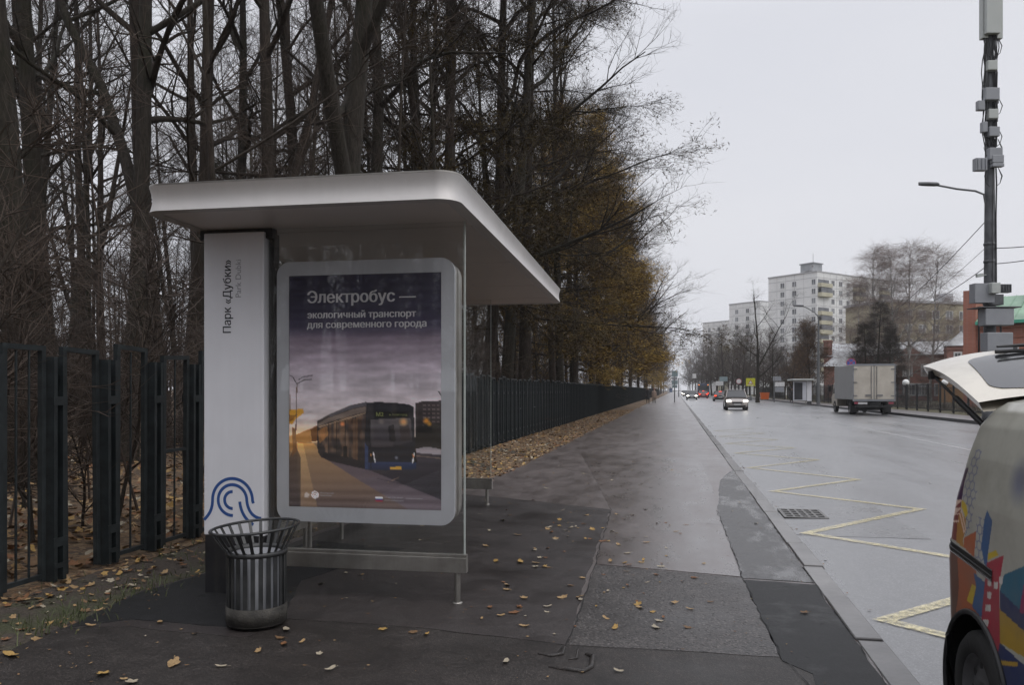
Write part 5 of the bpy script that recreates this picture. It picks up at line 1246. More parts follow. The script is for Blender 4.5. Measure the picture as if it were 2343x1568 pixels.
for i in range(int(L/.9)): g.grid([[(1+i*.9, -.5+5*k, ze+.25+(zr-ze-.25)*k+.003) for k in (0, 1)], [(1+i*.9, -.5+5*k, ze+.25+(zr-ze-.25)*k+.07) for k in (0, 1)], [(1.06+i*.9, -.5+5*k, ze+.25+(zr-ze-.25)*k+.003) for k in (0, 1)]], sm=False)
g.build('roof', M_green, t)
g = MB(); g.M = M; g.box(.8, L, -.62, -.45, ze, ze+.28); g.build('gutter', M_green2, t)
g = MB(); g.M = M; g.box(4.2, 5.1, 3.2, 4.1, zr-1.2, zr+.4); g.box(3.9, 5.4, 2.9, 4.4, zr+.4, zr+1.2); g.build('chimney', M_green2, t)
windows(t, M, [(3.4+3.0*i, ze-3.0) for i in range(6)], 1.0, 1.9, r=random.Random(4), pale=0)
A = px(2118, 893, 95); B = px(2215, 893, 92); t = thing('ochre_annex', 'plain ochre plastered annex below the brick pavilion', 'annex', (A.x, A.y, 0)); M = wall_frame((0, 0), (B.x-A.x, B.y-A.y)); L = (B-A).length
g = MB(); g.M = M; g.box(L*.30, L, 0, 3, -.6, EYE-(862-CY)/F*93); g.build('wall', M_ochrew, t); g = MB(); g.M = M; g.box(L*.28, L+.1, -.2, 3.1, EYE-(862-CY)/F*93, EYE-(858-CY)/F*93); g.build('roof', M_tin, t)

# ------------------------------------------------------------------ black railing along the far pavement
M_rail = simple('black_railing', (0.012, 0.012, 0.013), 0.5)
def railing(x0, y0, x1, y1, label, h=1.9, gap=.17):
    t = thing('black_railing', label, 'railing', (x0, y0, 0)); L = math.hypot(x1-x0, y1-y0); M = wall_frame((0, 0), (x1-x0, y1-y0)); n = int(L/2.5)
    g = MB(); g.M = M
    for i in range(int(L/gap)): g.box(i*gap, i*gap+.018, -.009, .009, .1, h-.12 if i % 2 else h)
    g.build('bars', M_rail, t); g = MB(); g.M = M; g.box(0, L, -.02, .02, .18, .24); g.box(0, L, -.02, .02, h-.3, h-.25); g.box(0, L, -.02, .02, h-.05, h); g.build('rails', M_rail, t)
    g = MB(); g.M = M; g.box(-.05, .05, -.05, .05, 0, h+.05); pm = g.mesh('post', M_rail)
    for i in range(n+1): p = M @ Vector((L*i/n, 0, 0)); link_mesh('post', pm, t, (p.x, p.y, 0))
railing(17.3, 36.5, 17.3, 80, 'black bar railing behind the truck, before the brick house'); railing(17.3, 83, 17.3, 130, 'black bar railing beyond the far bus stop, behind the orange bin', 2.1)
railing(17.3, 133, 17.3, 178, 'last stretch of black railing far down the street', 2.1)
railing(17.3, 36.5, 24.5, 34.5, 'short black railing turning away from the street at the open lot', 2.0)
g = MB()
for i in range(26):
    x0 = 18.0+rt.uniform(0, .8); y0 = 38+i*2.6
    for k in range(60): 
        q = Vector((x0+rt.gauss(0, .35), y0+rt.gauss(0, .9), rt.uniform(0, .3))); e = Vector((rt.gauss(0, .4), rt.gauss(0, .4), 1)).normalized(); Lh = rt.uniform(.3, .75); g.tube([q, q+e*Lh*.5, q+e*Lh+Vector((rt.gauss(0, .1), rt.gauss(0, .1), 0))], [.012, .009, .003], 3, 0, cap=False)
h_ = g.build('hedge', M_twigg); tag(h_, 'low leafless hedge behind the black railing', 'hedge')

# ------------------------------------------------------------------ trees on the far side
def ftree(key, xd, Z, name, label, cat, group=None, s=1.0, top=None):
    p = px(xd, 893, Z); o = plant(key, name, p.x, p.y, label, cat, group, rt.uniform(0, 6.28), s, 0.0, sx=s*(1.35 if key[:4] in ('open', 'birc') else 1.1))
    return o
ftree('birch0', 2000, 96, 'birch_tree', 'leftmost tall birch of the group before the white block', 'birch', 'birches behind the brick house', .94)
ftree('birch1', 2040, 92, 'birch_tree', 'birch in the middle of the group, its crown over the dark spruce', 'birch', 'birches behind the brick house', 1.0)
ftree('birch0', 2075, 100, 'birch_tree', 'birch right of the spruce over the tin roof', 'birch', 'birches behind the brick house', 1.0)
ftree('birch1', 2128, 104, 'birch_tree', 'rightmost and tallest birch, thin pointed top', 'birch', 'birches behind the brick house', 1.12)
ftree('birch1', 1955, 110, 'birch_tree', 'smaller birch in front of the balconies of the white block', 'birch', 'birches behind the brick house', .95)
ftree('birch0', 2180, 120, 'birch_tree', 'birch before the beige block near the brick pavilion', 'birch', 'birches behind the brick house', .62)
for xd, Z, s in ((1980, 78, .62), (2006, 80, .80), (2032, 77, .58)): ftree('spruce', xd, Z, 'spruce_tree', {1980: 'dark spruce left in the clump behind the truck', 2006: 'tallest dark spruce of the clump behind the truck', 2032: 'dark spruce right in the clump behind the truck'}[xd], 'spruce', 'dark spruces behind the truck', s)
ftree('oldleaf', 1852, 98, 'oak_tree', 'tree keeping withered brown leaves beside the grey lamp post', 'tree', None, .95)
ftree('oldleaf', 1832, 120, 'oak_tree', 'smaller brown leaved tree behind the far bus shelter', 'tree', None, .75)
ftree('open2', 1733, 100, 'bare_tree', 'tall bare tree with bent limbs before the white blocks', 'tree', None, .86)
GR = 'bare trees lining the far side of the road'
for i, (xd, Z, s, k) in enumerate(((1770, 120, .62, 0), (1795, 128, .66, 1), (1812, 112, .5, 1), (1745, 140, .72, 1), (1716, 150, .82, 0), (1700, 135, .66, 1), (1690, 160, .85, 0), (1672, 170, .9, 1), (1655, 180, .95, 0), (1640, 196, 1.0, 1), (1628, 215, 1.0, 0), (1616, 235, 1.02, 1), (1606, 260, 1.05, 0), (1598, 290, 1.1, 1), (1590, 325, 1.1, 0), (1584, 365, 1.15, 1), (1579, 410, 1.2, 0), (1574, 470, 1.25, 1), (1760, 170, .9, 0), (1725, 185, .9, 1), (1825, 150, .62, 0), (1840, 135, .6, 1), (1705, 220, 1.0, 0), (1680, 240, 1.0, 1), (1752, 132, .5, 1), (1782, 138, .52, 0), (1806, 142, .5, 1), (1730, 150, .6, 1), (1708, 162, .62, 0), (1696, 150, .5, 1), (1683, 178, .68, 0), (1668, 200, .75, 1), (1652, 215, .8, 0), (1638, 240, .85, 1), (1622, 262, .9, 0), (1610, 300, .95, 1), (1820, 128, .48, 0), (1765, 152, .6, 0))):
    ftree('open%d' % k, xd, Z, 'bare_tree', 'rounded bare grey brown tree in the row along the far side of the road', 'tree', GR, s)
for i, (xd, Z, s) in enumerate(((2130, 66, .7), (1900, 90, 1.1), (1930, 92, 1.2), (2064, 86, .7))):
    ftree('bush%d' % (i % 3), xd, Z, 'bare_bush', 'leafless bush on the grass before the brick house', 'bush', 'bushes before the brick house', s)
# trees closing the street at the far end
Vs = []; Fs = []; Ms = []; b = 0
for k_ in range(60):
    Z = rt.uniform(480, 900); xd = rt.uniform(1500, 1600) if k_ < 40 else rt.uniform(1600, 1800); p = px(xd, 893, Z)
    if -3 < p.x < 16 and Z < 820: continue
    v, f, m = ST[rt.randrange(4)]; k = rt.uniform(.5, .8); w = v*k; w[:, :2] *= 1.3; w[:, 0] += p.x; w[:, 1] += p.y; Vs.append(w); Fs.append(f+b); Ms.append(m); b += len(v)
tag(link_mesh('distant_trees', np_mesh('distant_trees', np.concatenate(Vs), np.concatenate(Fs), np.concatenate(Ms), [M_twigg, M_twigg])), kind='stuff')

# ------------------------------------------------------------------ poles, lamps, signs
M_pole = simple('grey_steel_pole', (0.14, 0.145, 0.15), 0.5, metal=0.3, var=0.2, scale=1.5)
M_poled = simple('dark_mast_steel', (0.075, 0.079, 0.086), 0.5, metal=0.2, var=0.35, scale=1.6, c2=(0.15, 0.155, 0.165))
M_cab = simple('grey_cabinet', (0.26, 0.27, 0.29), 0.45, var=0.08, scale=1.5)
M_cab2 = simple('pale_antenna_shell', (0.42, 0.44, 0.42), 0.5, var=0.06, scale=1)
M_blk = simple('black_cable', (0.012, 0.012, 0.014), 0.6)
def lamp_arm(g, h, dx, dz, r):
    g.tube([(0, 0, h-1.1), (-.05*dx/abs(dx), 0, h-.4), (.12*dx, 0, h), (.45*dx, 0, h+dz*.45), (dx, 0, h+dz)], r, 6)
def lamp_head(x, z, L, s=-1):
    g = MB(); g.grid([[(x+s*(-L*.1+L*u), y*w, z+h*w2+.03*u) for y, h, w2 in ((-.16, 0, 1), (-.10, .10, 1), (.10, .10, 1), (.16, 0, 1), (.1, -.06, 1), (-.1, -.06, 1))] for u, w in ((0, .45), (.15, .95), (.5, 1), (.8, .75), (1.0, .15))], closed=True, sm=True)
    g.tube([(x-s*L*.15, 0, z+.02), (x+s*L*.1, 0, z+.03)], .05, 6)
    return g
# the telecom mast ------------------------------------------------------------------------
bp_ = px(2264, 893, 38); MS = thing('telecom_mast', 'tall grey mast hung with antennas, radio boxes and a street lamp arm', 'mast', (bp_.x, bp_.y, 0))
MS.rotation_euler = (0, 0, YAW)      # its cabinets look squarely down the street
zz2 = lambda y: EYE-(y-CY)/F*38
m_ = 38/F                             # metres per picture column there
g = MB(); g.tube([(0, 0, 0), (0, 0, zz2(640)), (0, 0, zz2(300)), (0, 0, zz2(-15))], [.30, .255, .20, .16], 16); g.lathe([(.34, 0), (.34, .5), (.30, .55)], 16)
for z in (zz2(562), zz2(602)): g.lathe([(.262, z), (.275, z+.02), (.275, z+.10), (.262, z+.12)], 16)
g.build('pole', M_poled, MS)
g = MB()
for (dx, dy, r_) in ((.20, -.16, .028), (.24, -.06, .022), (.16, -.22, .02), (-.05, -.29, .018)):
    g.tube([(dx*1.1, dy*1.1, zz2(660)), (dx*1.05, dy, zz2(500)), (dx+.04, dy, zz2(420)), (dx*.9, dy*.9, zz2(330))], r_, 6)
rg = random.Random(9)
for k in range(16):
    x0 = rg.uniform(-.34, .22); pts = [(x0+rg.gauss(0, .05)-(.18 if 80 < y < 330 else 0)*(x0 < 0), -.24+rg.gauss(0, .03), zz2(y)) for y in range(86, 340, 28)]; g.tube(pts, .024, 5)
for z0 in (104, 336, 400, 240, 310): 
    for s_ in (-1, 1):
        for k in range(3): c = rg.uniform(.1, .3); g.tube([(s_*.25-.0, -.25, zz2(z0-14)), (s_*(.36+c*.3), -.28, zz2(z0+6)), (s_*.34, -.26, zz2(z0+22)), (s_*.15, -.24, zz2(z0+30))], .016, 5)
g.build('cables', M_blk, MS)
def kit(nm, xd, y0, y1, w, d, mat, dy=-.35, bev=.03, fins=0):
    g = MB(); x = (xd-2264)*m_; W = w*m_; g.box(x-W/2, x+W/2, dy-d/2, dy+d/2, zz2(y1), zz2(y0)); 
    for i in range(fins): xx = x-W/2+W*(i+.5)/fins; g.box(xx-.012, xx+.012, dy-d/2-.05, dy-d/2-.002, zz2(y1)+.04, zz2(y0)-.04)
    g.box(x-.05, x+.05, dy+d/2, max(dy+d/2+.02, -.1), zz2((y0+y1)/2+3), zz2((y0+y1)/2-3)); return g.build(nm, mat, MS, bevel=bev)
kit('antenna_panel', 2258, -14, 86, 32, .22, M_cab2, -.42); kit('antenna_panel', 2246, -10, 92, 13, .3, M_cab2, -.15); kit('antenna_panel', 2279, -8, 93, 13, .3, M_cab2, -.15)
for a in ((2258, 146, 168, 22, .25, M_cab2), (2257, 208, 236, 32, .3, M_cab), (2260, 256, 278, 22, .25, M_cab2), (2262, 296, 318, 24, .25, M_cab), (2265, 344, 371, 30, .28, M_cab)): kit('radio_unit', *a)
for a in ((2269, 150, 172, 10, .3, M_poled), (2272, 215, 240, 12, .3, M_poled), (2270, 260, 282, 12, .3, M_poled)): kit('radio_unit', *a, dy=-.1)
kit('radio_unit', 2234, 236, 258, 16, .25, M_cab, -.3); kit('radio_unit', 2242, 284, 308, 12, .25, M_cab, -.3); kit('radio_unit', 2233, 367, 395, 26, .3, M_cab, -.3, fins=3); kit('radio_unit', 2269, 361, 379, 26, .25, M_cab, -.4); kit('radio_unit', 2269, 380, 388, 26, .25, M_cab, -.42)
kit('equipment_cabinet', 2236, 652, 696, 44, .5, M_cab, -.35); kit('equipment_cabinet', 2254, 652, 676, 20, .3, M_cab2, -.72); kit('equipment_cabinet', 2286, 653, 672, 30, .3, M_poled, -.3, fins=5); kit('equipment_cabinet', 2266, 676, 700, 34, .5, M_poled, -.2)
kit('equipment_cabinet', 2261, 710, 748, 64, .6, M_cab, -.6); kit('equipment_cabinet', 2262, 764, 806, 58, .6, M_cab, -.6)
g = MB(); g.box(-1.0, .95, -.95, .2, zz2(708), zz2(706)); g.build('cabinet_shelf', M_poled, MS)
for x in (-.66, .40): g = MB(); g.box(x-.03, x+.03, -.25, -.19, 2.6, zz2(706)); g.build('cabinet_bracket', M_blk, MS)
g = MB(); h = zz2(452); g.tube([(0-.17, 0, h-.5), (-.28, 0, h+.15), (-.7, 0, h+.32), (-1.6, 0, h+.42), (-2.55, 0, h+.60)], .05, 8); ar = g.build('lamp_arm', M_pole, MS); lamp_head(-2.6, h+.62, .95).build('lamp_head', M_poled, ar)
g = MB(); g.tube([(-.2, -.1, zz2(630)), (-.42, -.1, zz2(630))], .02, 6); g.cbox((-.55, -.1, zz2(631)), (.30, .16, .16), ry=R(-8)); g.build('camera', M_cab2, MS)
# wires
def wire(name, a, b, sag, label, r=.012):
    pts = [Vector(a).lerp(Vector(b), i/14)-Vector((0, 0, sag*4*(i/14)*(1-i/14))) for i in range(15)]; g = MB(); g.tube(pts, r, 5); tag(g.build(name, M_blk), label, 'wire')
for i, (ya, xb, yb, Zb, lab) in enumerate(((505, 2000, 745, 90, 'uppermost cable running left from the mast into the trees'), (566, 2020, 745, 92, 'thin middle cable running left from the mast'), (610, 2060, 715, 88, 'lowest cable running left from the mast over the roofs'))):
    wire('overhead_cable', px(2256, ya, 38), px(xb, yb, Zb), .5, lab, .02 if i != 1 else .012)
wire('overhead_cable', px(2272, 568, 38), px(2560, 520, 30), .2, 'upper cable running right from the mast', .02); wire('overhead_cable', px(2272, 604, 38), px(2560, 540, 30), .2, 'lower cable running right from the mast', .02)
# grey lamp posts
def lamp_post(xd, yb, ytop, xh, label):
    p = gp(xd, yb, .02); Z = (EYE-.02)*F/(yb-CY); h = EYE-(ytop-CY)/F*Z; t = thing('street_lamp', label, 'street lamp', (p.x, p.y, .02), YAW); g = MB(); g.tube([(0, 0, 0), (0, 0, 3), (.02, 0, h-.9)], [.16, .13, .075], 10); g.build('pole', M_pole, t)
    dx = (xh-xd)/F*Z*.72; g = MB(); g.tube([(.02, 0, h-.95), (-.05, 0, h-.5), (-.35, 0, h-.15), (dx*.7, 0, h+.25), (dx, 0, h+.42)], .045, 6); g.build('arm', M_pole, t); lamp_head(dx-.05, h+.44, .9).build('lamp_head', M_poled, t)
lamp_post(1872, 930, 712, 1822, 'grey lamp post with curved arm beside the far bus shelter')
# globe lamps
M_globe = simple('white_globe_glass', (0.75, 0.75, 0.74), 0.3, var=0.02)
for xd, lab in ((2072, 'white globe lamp on a black post behind the truck'), (2161, 'white globe lamp on a black post below the raised tailgate')):
    p = px(xd, 893, 62); t = thing('globe_lamp', lab, 'lamp', (p.x, p.y, 0)); z = EYE-(876-CY)/F*62; g = MB(); g.tube([(0, 0, 0), (0, 0, z-.25)], [.06, .035], 8); g.lathe([(.12, z-.32), (.16, z-.24), (.05, z-.22)], 12); g.build('post', M_rail, t)
    g = MB(); g.lathe([(.001, z-.25)]+[(.26*math.sin(PI*i/10), z-.26*math.cos(PI*i/10)) for i in range(1, 10)]+[(.001, z+.26)], 16, close=False); g.build('globe', M_globe, t)
# round no-stopping sign behind the truck
M_signred = simple('sign_red', (0.36, 0.06, 0.09), 0.45); M_signblue = simple('sign_blue', (0.05, 0.10, 0.36), 0.45); M_signw = simple('sign_white', (0.62, 0.62, 0.62), 0.45); M_signy = simple('sign_yellow_green', (0.55, 0.55, 0.02), 0.45); M_signg = simple('sign_green_blue', (0.20, 0.26, 0.27), 0.5)
def round_sign(xd, yd, Z, label, kind, d=.7, zb=0.02):
    p = px(xd, yd, Z); t = thing('road_sign', label, 'road sign', (p.x, p.y, zb), 0.0); z = p.z-zb
    g = MB(); g.tube([(0, .06, 0), (0, .06, z+d*.4)], .035, 8); g.build('post', M_pole, t)
    g = MB(); r = d/2; g.lathe([(0, -.0), (r, -.0), (r, .02), (0, .02)], 28, (0, 0, z), 0, axis='Y', close=False, sm=False); s_ = g.build('plate', M_signred, t)
    g = MB(); g.lathe([(0, -.006), (r*.82, -.006), (r*.82, -.0005), (0, -.0005)], 28, (0, 0, z), 0, axis='Y', close=False, sm=False); g.build('field', M_signblue if kind != 'w' else M_signw, s_)
    if kind == 'x':
        g = MB()
        for a in (45, -45): g.cbox((0, -.009-.001*(a > 0), z), (r*1.66, .004, r*.17), ry=R(a))
        g.build('cross', M_signred, s_)
    return t
round_sign(1947, 831, 66, 'round blue no-stopping sign with red cross above the truck', 'x', .78)
# yellow children sign by the orange bin
p = gp(1717, 917, .02); Z = (EYE-.02)*F/(917-CY); t = thing('road_sign', 'bright yellow-green square warning sign on a grey post', 'road sign', (p.x, p.y, .02)); z = EYE-(875-CY)/F*Z
g = MB(); g.tube([(0, .08, 0), (0, .08, z+.3)], .07, 8); g.lathe([(.18, 0), (.18, .5), (.1, .7)], 10, (0, .08, 0)); g.build('post', M_pole, t)
g = MB(); g.box(-.62, .62, 0, .03, z-.55, z+.55); pl = g.build('plate', M_signy, t); g = MB(); g._add([(-.36, -.004, z-.28), (.36, -.004, z-.28), (0, -.004, z+.38)], [(0, 1, 2)]); g.build('triangle', M_signred, pl); g = MB(); g._add([(-.25, -.008, z-.22), (.25, -.008, z-.22), (0, -.008, z+.25)], [(0, 1, 2)]); g.box(-.42, .42, -.007, -.002, z-.45, z-.38); g.build('symbol', M_signw, pl)
# bus stop pole with boards
p = gp(1771, 921, .02); Z = (EYE-.02)*F/(921-CY); t = thing('bus_stop_sign', 'grey bus stop post carrying a white board, left of the far shelter', 'sign', (p.x, p.y, .02)); z = EYE-(880-CY)/F*Z
g = MB(); g.tube([(0, .06, 0), (0, .06, z+.9)], .075, 8); g.build('post', M_pole, t); g = MB(); g.box(.1, 1.2, 0, .05, z-.25, z+.25); g.build('board', M_signw, t); g = MB(); g.box(.1, 1.15, 0, .05, z-.95, z-.32); g.build('timetable', M_cab, t); g = MB(); g.box(-.15, .8, 0, .06, z+.4, z+.95); g.build('top_board', M_cab, t)
# far bus shelter
p = gp(1836, 926, .02); t = thing('bus_shelter', 'far bus shelter on the opposite pavement with a white end panel', 'bus shelter', (p.x, p.y, .02)); 
g = MB(); g.box(-1.05, 1.05, -.6, 3.6, 2.45, 2.62); g.build('roof', M_cab2, t, bevel=.04); g = MB(); g.box(.42, .86, -.08, .08, .35, 2.4); g.build('name_panel', M_panelw, t); g = MB(); g.box(.43, .85, -.07, .07, 0, .35); g.build('panel_foot', M_blackm, t)
g = MB(); g.box(-.92, .36, -.04, .04, .4, 2.35); g.build('advert_box', M_frame, t); g = MB(); g.box(-.82, -.02, -.06, -.045, .5, 2.25); g.build('poster', M_ink, t); g = MB(); g.box(.84, .87, .1, 3.0, .4, 2.4); g.build('back_glass', M_glass, t)
for x in (-.88, .3): g = MB(); g.tube([(x, 0, 0), (x, 0, .42)], .03, 8); g.build('leg', M_alud, t)
# orange waste container
p = gp(1749, 916, .02); t = thing('orange_waste_bin', 'bright orange waste container on the far pavement', 'waste bin', (p.x, p.y, .02)); g = MB(); M_or = simple('orange_plastic', (0.62, 0.13, 0.025), 0.5, var=0.08)
g.grid([[(x*w, y*w, z) for x, y in ((-.62, -.5), (.62, -.5), (.62, .5), (-.62, .5))] for z, w in ((.12, .86), (.6, .93), (1.02, 1.0), (1.02, 1.06), (1.12, 1.06), (1.12, 0.0))], closed=True, sm=False); g.build('body', M_or, t)
for x in (-.4, .4): g = MB(); g.lathe([(.02, -.05), (.12, -.05), (.12, .05), (.02, .05)], 12, (x, -.3, .12), axis='X'); g.build('wheel', M_blk, t)
# small signs down the street
for xd, yd, Z, k, lab in ((1655, 868, 150, 'g', 'small green-blue direction board before the dark trees'), (1646, 878, 160, 'w', 'small pale board beside the direction board'), (1690, 873, 130, 'x', 'round sign on a post left of the yellow sign')):
    if k == 'x': round_sign(xd, yd, Z, lab, 'w', .9)
    else:
        p = px(xd, yd, Z); t = thing('road_sign', lab, 'road sign', (p.x, p.y, .02)); g = MB(); g.tube([(0, .06, 0), (0, .06, p.z)], .05, 6); g.build('post', M_pole, t); g = MB(); g.box(-.75, .75, 0, .04, p.z-.45, p.z+.45); g.build('plate', M_signg if k == 'g' else M_signw, t)
# sign gantry pole on the near pavement, far away, with its arm over the road
p = gp(1543, 921, 0.0); Z = EYE*F/(921-CY); t = thing('sign_mast', 'grey pole with stacked boards and an arm over the road, far along the kerb', 'sign', (min(p.x, .9), p.y, 0)); g = MB(); z = lambda y: EYE-(y-CY)/F*Z
g.tube([(0, 0, 0), (0, 0, z(862))], .07, 8); g.build('post', M_pole, t)
for y0, y1, w in ((849, 862, .30), (863, 870, .25), (871, 880, .30), (881, 888, .26)): g = MB(); g.box(-w*1.1, w*1.3, -.06, -.02, z(y1), z(y0)); g.build('board', M_signg if y0 != 863 else M_cab, t)
q = px(1588, 861, 170); p0 = px(1548, 868, 170); t2 = thing('traffic_light_gantry', 'thin arm over the road carrying a small pale signal board', 'gantry', (.7, p0.y, 0)); g = MB(); g.tube([(0, 0, 0), (0, 0, p0.z+.2)], .1, 8); g.tube([(0, 0, p0.z), (q.x-.7, 0, q.z)], .06, 6); g.build('pole', M_pole, t2); g = MB(); g.box(q.x-.7-.4, q.x-.7+.4, -.08, .08, q.z-.5, q.z+.5); g.build('board', M_signw, t2)
# next bus shelter along our pavement
p = gp(1520, 901.5, 0.0); t = thing('bus_shelter', 'distant bus shelter on the near pavement beyond the two walkers', 'bus shelter', (-1.9, p.y, 0)); g = MB(); g.box(-1.3, 1.1, -1, 5, 2.55, 2.72); g.build('roof', M_cab2, t); g = MB(); g.box(-1.2, -.75, -.05, .05, .2, 2.5); g.build('name_panel', M_panelw, t); g = MB(); g.box(-.55, .75, 0, .15, .5, 2.35); bx_ = g.build('advert_box', M_frame, t); g = MB(); g.box(-.42, .62, -.012, -.002, .62, 2.22); g.build('poster', simple('blue_poster', (0.10, 0.16, 0.30), 0.4, var=.5, scale=2), bx_)
for x in (-.6, .8): g = MB(); g.tube([(x, .05, 0), (x, .05, 2.55)], .025, 8); g.build('post', M_alud, t)
# drain
p = gp(1836, 1178, RZ); t = thing('drain_grate', 'square cast iron drain grate in the gutter', 'drain', (1.62, p.y-.02, rz_(1.62)+.004), 0)
g = MB(); w, l = .27, .36
g.box(-w, w, -l, -l+.04, 0, .012); g.box(-w, w, l-.04, l, 0, .012); g.box(-w, -w+.04, -l+.04, l-.04, 0, .012); g.box(w-.04, w, -l+.04, l-.04, 0, .012)
for i in range(1, 5): x = -w+.04+(2*w-.08)*i/5; g.box(x-.016, x+.016, -l+.04, l-.04, 0, .011)
for i in range(1, 4): y = -l+2*l*i/4; g.box(-w+.04, w-.04, y-.02, y+.02, 0, .010)
g.build('bars', simple('worn_cast_iron', (0.16, 0.155, 0.15), 0.4, metal=0.5, var=0.3, scale=10), t, bevel=.002, segs=1); g = MB(); g.box(-w+.001, w-.001, -l+.001, l-.001, .0005, .0025); g.build('pit', M_gap, t)
# ================================================================== vehicles and people
M_tyre = simple('tyre_rubber', (0.018, 0.018, 0.018), 0.75, var=0.3, scale=9, bumps=0.2)
M_rim = simple('dull_steel_rim', (0.14, 0.14, 0.145), 0.45, metal=0.6, var=0.3, scale=6)
M_plast = simple('black_plastic', (0.014, 0.014, 0.015), 0.5, var=0.3, scale=6)
M_cglass = simple('dark_car_glass', (0.012, 0.013, 0.015), 0.06, var=0.2, spec=0.8)
M_bglass = simple('grey_van_glass', (0.020, 0.021, 0.023), 0.05, var=0.2, spec=0.9)
M_chrome = simple('chrome', (0.55, 0.55, 0.56), 0.15, metal=1.0, var=0.05)
M_plate = simple('number_plate', (0.55, 0.55, 0.55), 0.5, var=0.05)
G_head = glow('lit_headlamp', (1.0, 0.93, 0.82), 6.0)
G_tail = glow('lit_tail_lamp', (1.0, 0.06, 0.02), 2.6)
G_orange = glow('lit_orange_lamp', (1.0, 0.32, 0.04), 2.2)
def paint(name, c, rough=0.28, dirt=0.3):
    m, nt, b, out = new_mat(name)
    co = coords(nt); n = N(nt, 'ShaderNodeTexNoise', Scale=2.5, Detail=8, Roughness=0.7); nt.links.new(co, n.inputs['Vector'])
    nt.links.new(mixc(nt, ramp(nt, n.outputs['Fac'], [(0.42, 0.0), (0.75, dirt)]), c, (0.13, 0.115, 0.095)), b.inputs['Base Color'])
    b.inputs['Roughness'].default_value = rough; b.inputs['Coat Weight'].default_value = 0.5; b.inputs['Coat Roughness'].default_value = 0.12
    return m
def wheel(parent, x, y, z, R_, w, out, name='wheel', holes=8, rim=None):
    """tyre with tread shoulders and a dished steel rim; out = +1 or -1 is the outer side along x"""
    g = MB(); o = out*w/2
    pr = [(R_*.66, -o), (R_*.90, -o), (R_*.985, -o*.75), (R_, -o*.45), (R_, o*.45), (R_*.985, o*.75), (R_*.90, o), (R_*.66, o), (R_*.64, o*.8)]
    g.lathe(pr, 32, (x, y, z), axis='X', close=False); t = g.build('wheel' if name == 'wheel' else name, M_tyre, parent)
    g = MB(); g.lathe([(R_*.66, o*.93), (R_*.62, o*.80), (R_*.60, o*.45), (R_*.50, o*.50), (R_*.34, o*.66), (R_*.26, o*.70), (R_*.22, o*.55), (.001, o*.55)], 32, (x, y, z), axis='X', close=False)
    g.build('rim', rim or M_rim, t)
    g = MB()
    for k in range(holes):
        a = 2*PI*k/holes; cy, cz = y+R_*.47*math.cos(a), z+R_*.47*math.sin(a); g.lathe([(.001, o*.57), (R_*.062, o*.57), (R_*.062, o*.56)], 10, (x, cy, cz), axis='X', close=False)
    g.build('rim_hole', M_gap, t)
    return t

# ------------------------------------------------------------------ the wrapped delivery van at the kerb
VAN = thing('delivery_van', 'white delivery van with colourful geometric wrap and raised tailgate, parked at the kerb', 'van', (2.12, 3.735, RZ))
VO = Vector((2.12, 3.735, RZ))
ip = lambda tab, v: float(np.interp(v, [a for a, _ in tab], [b for _, b in tab]))
TUM = [(.08,.03),(.3,.005),(.7,0),(1.0,.01),(1.07,.02),(1.2,.04),(1.34,.075),(1.41,.115),(1.445,.16)]
YR = [(.08,4.18),(.4,4.23),(.7,4.24),(.9,4.20),(1.07,4.12),(1.34,4.01),(1.445,3.93)]
ZS = list(np.concatenate([np.linspace(.03, 1.26, 232), np.linspace(1.27, 1.445, 20)]))
YF = 0.02
def crad(z): return float(np.interp(z, [.9, 1.445], [.22, .14]))
def hscale(y): return float(np.interp(y, [0.0, .35, .75, 1.55], [.52, .60, .66, 1.0]))       # bonnet and windscreen slope
def plan(t, z):
    yr, r = ip(YR, z), crad(z); x0 = 1.27+ip(TUM, z)
    if t <= yr-r:
        nose = max(0, (0.45-(t-YF))/.45); return x0+.30*nose**2.4, t
    ph = min(PI/2, (t-(yr-r))/r); return x0+r*(1-math.cos(ph)), yr-r+r*math.sin(ph)
TS = list(np.concatenate([np.linspace(YF, .60, 30), np.linspace(.62, 1.52, 70), np.linspace(1.56, 2.96, 30), np.linspace(2.97, 3.26, 50), np.linspace(3.265, 4.2, 188), np.linspace(4.206, 4.42, 44)]))
WC = ((1.06, RZ+.29), (3.735, RZ+.29)); RA = .365
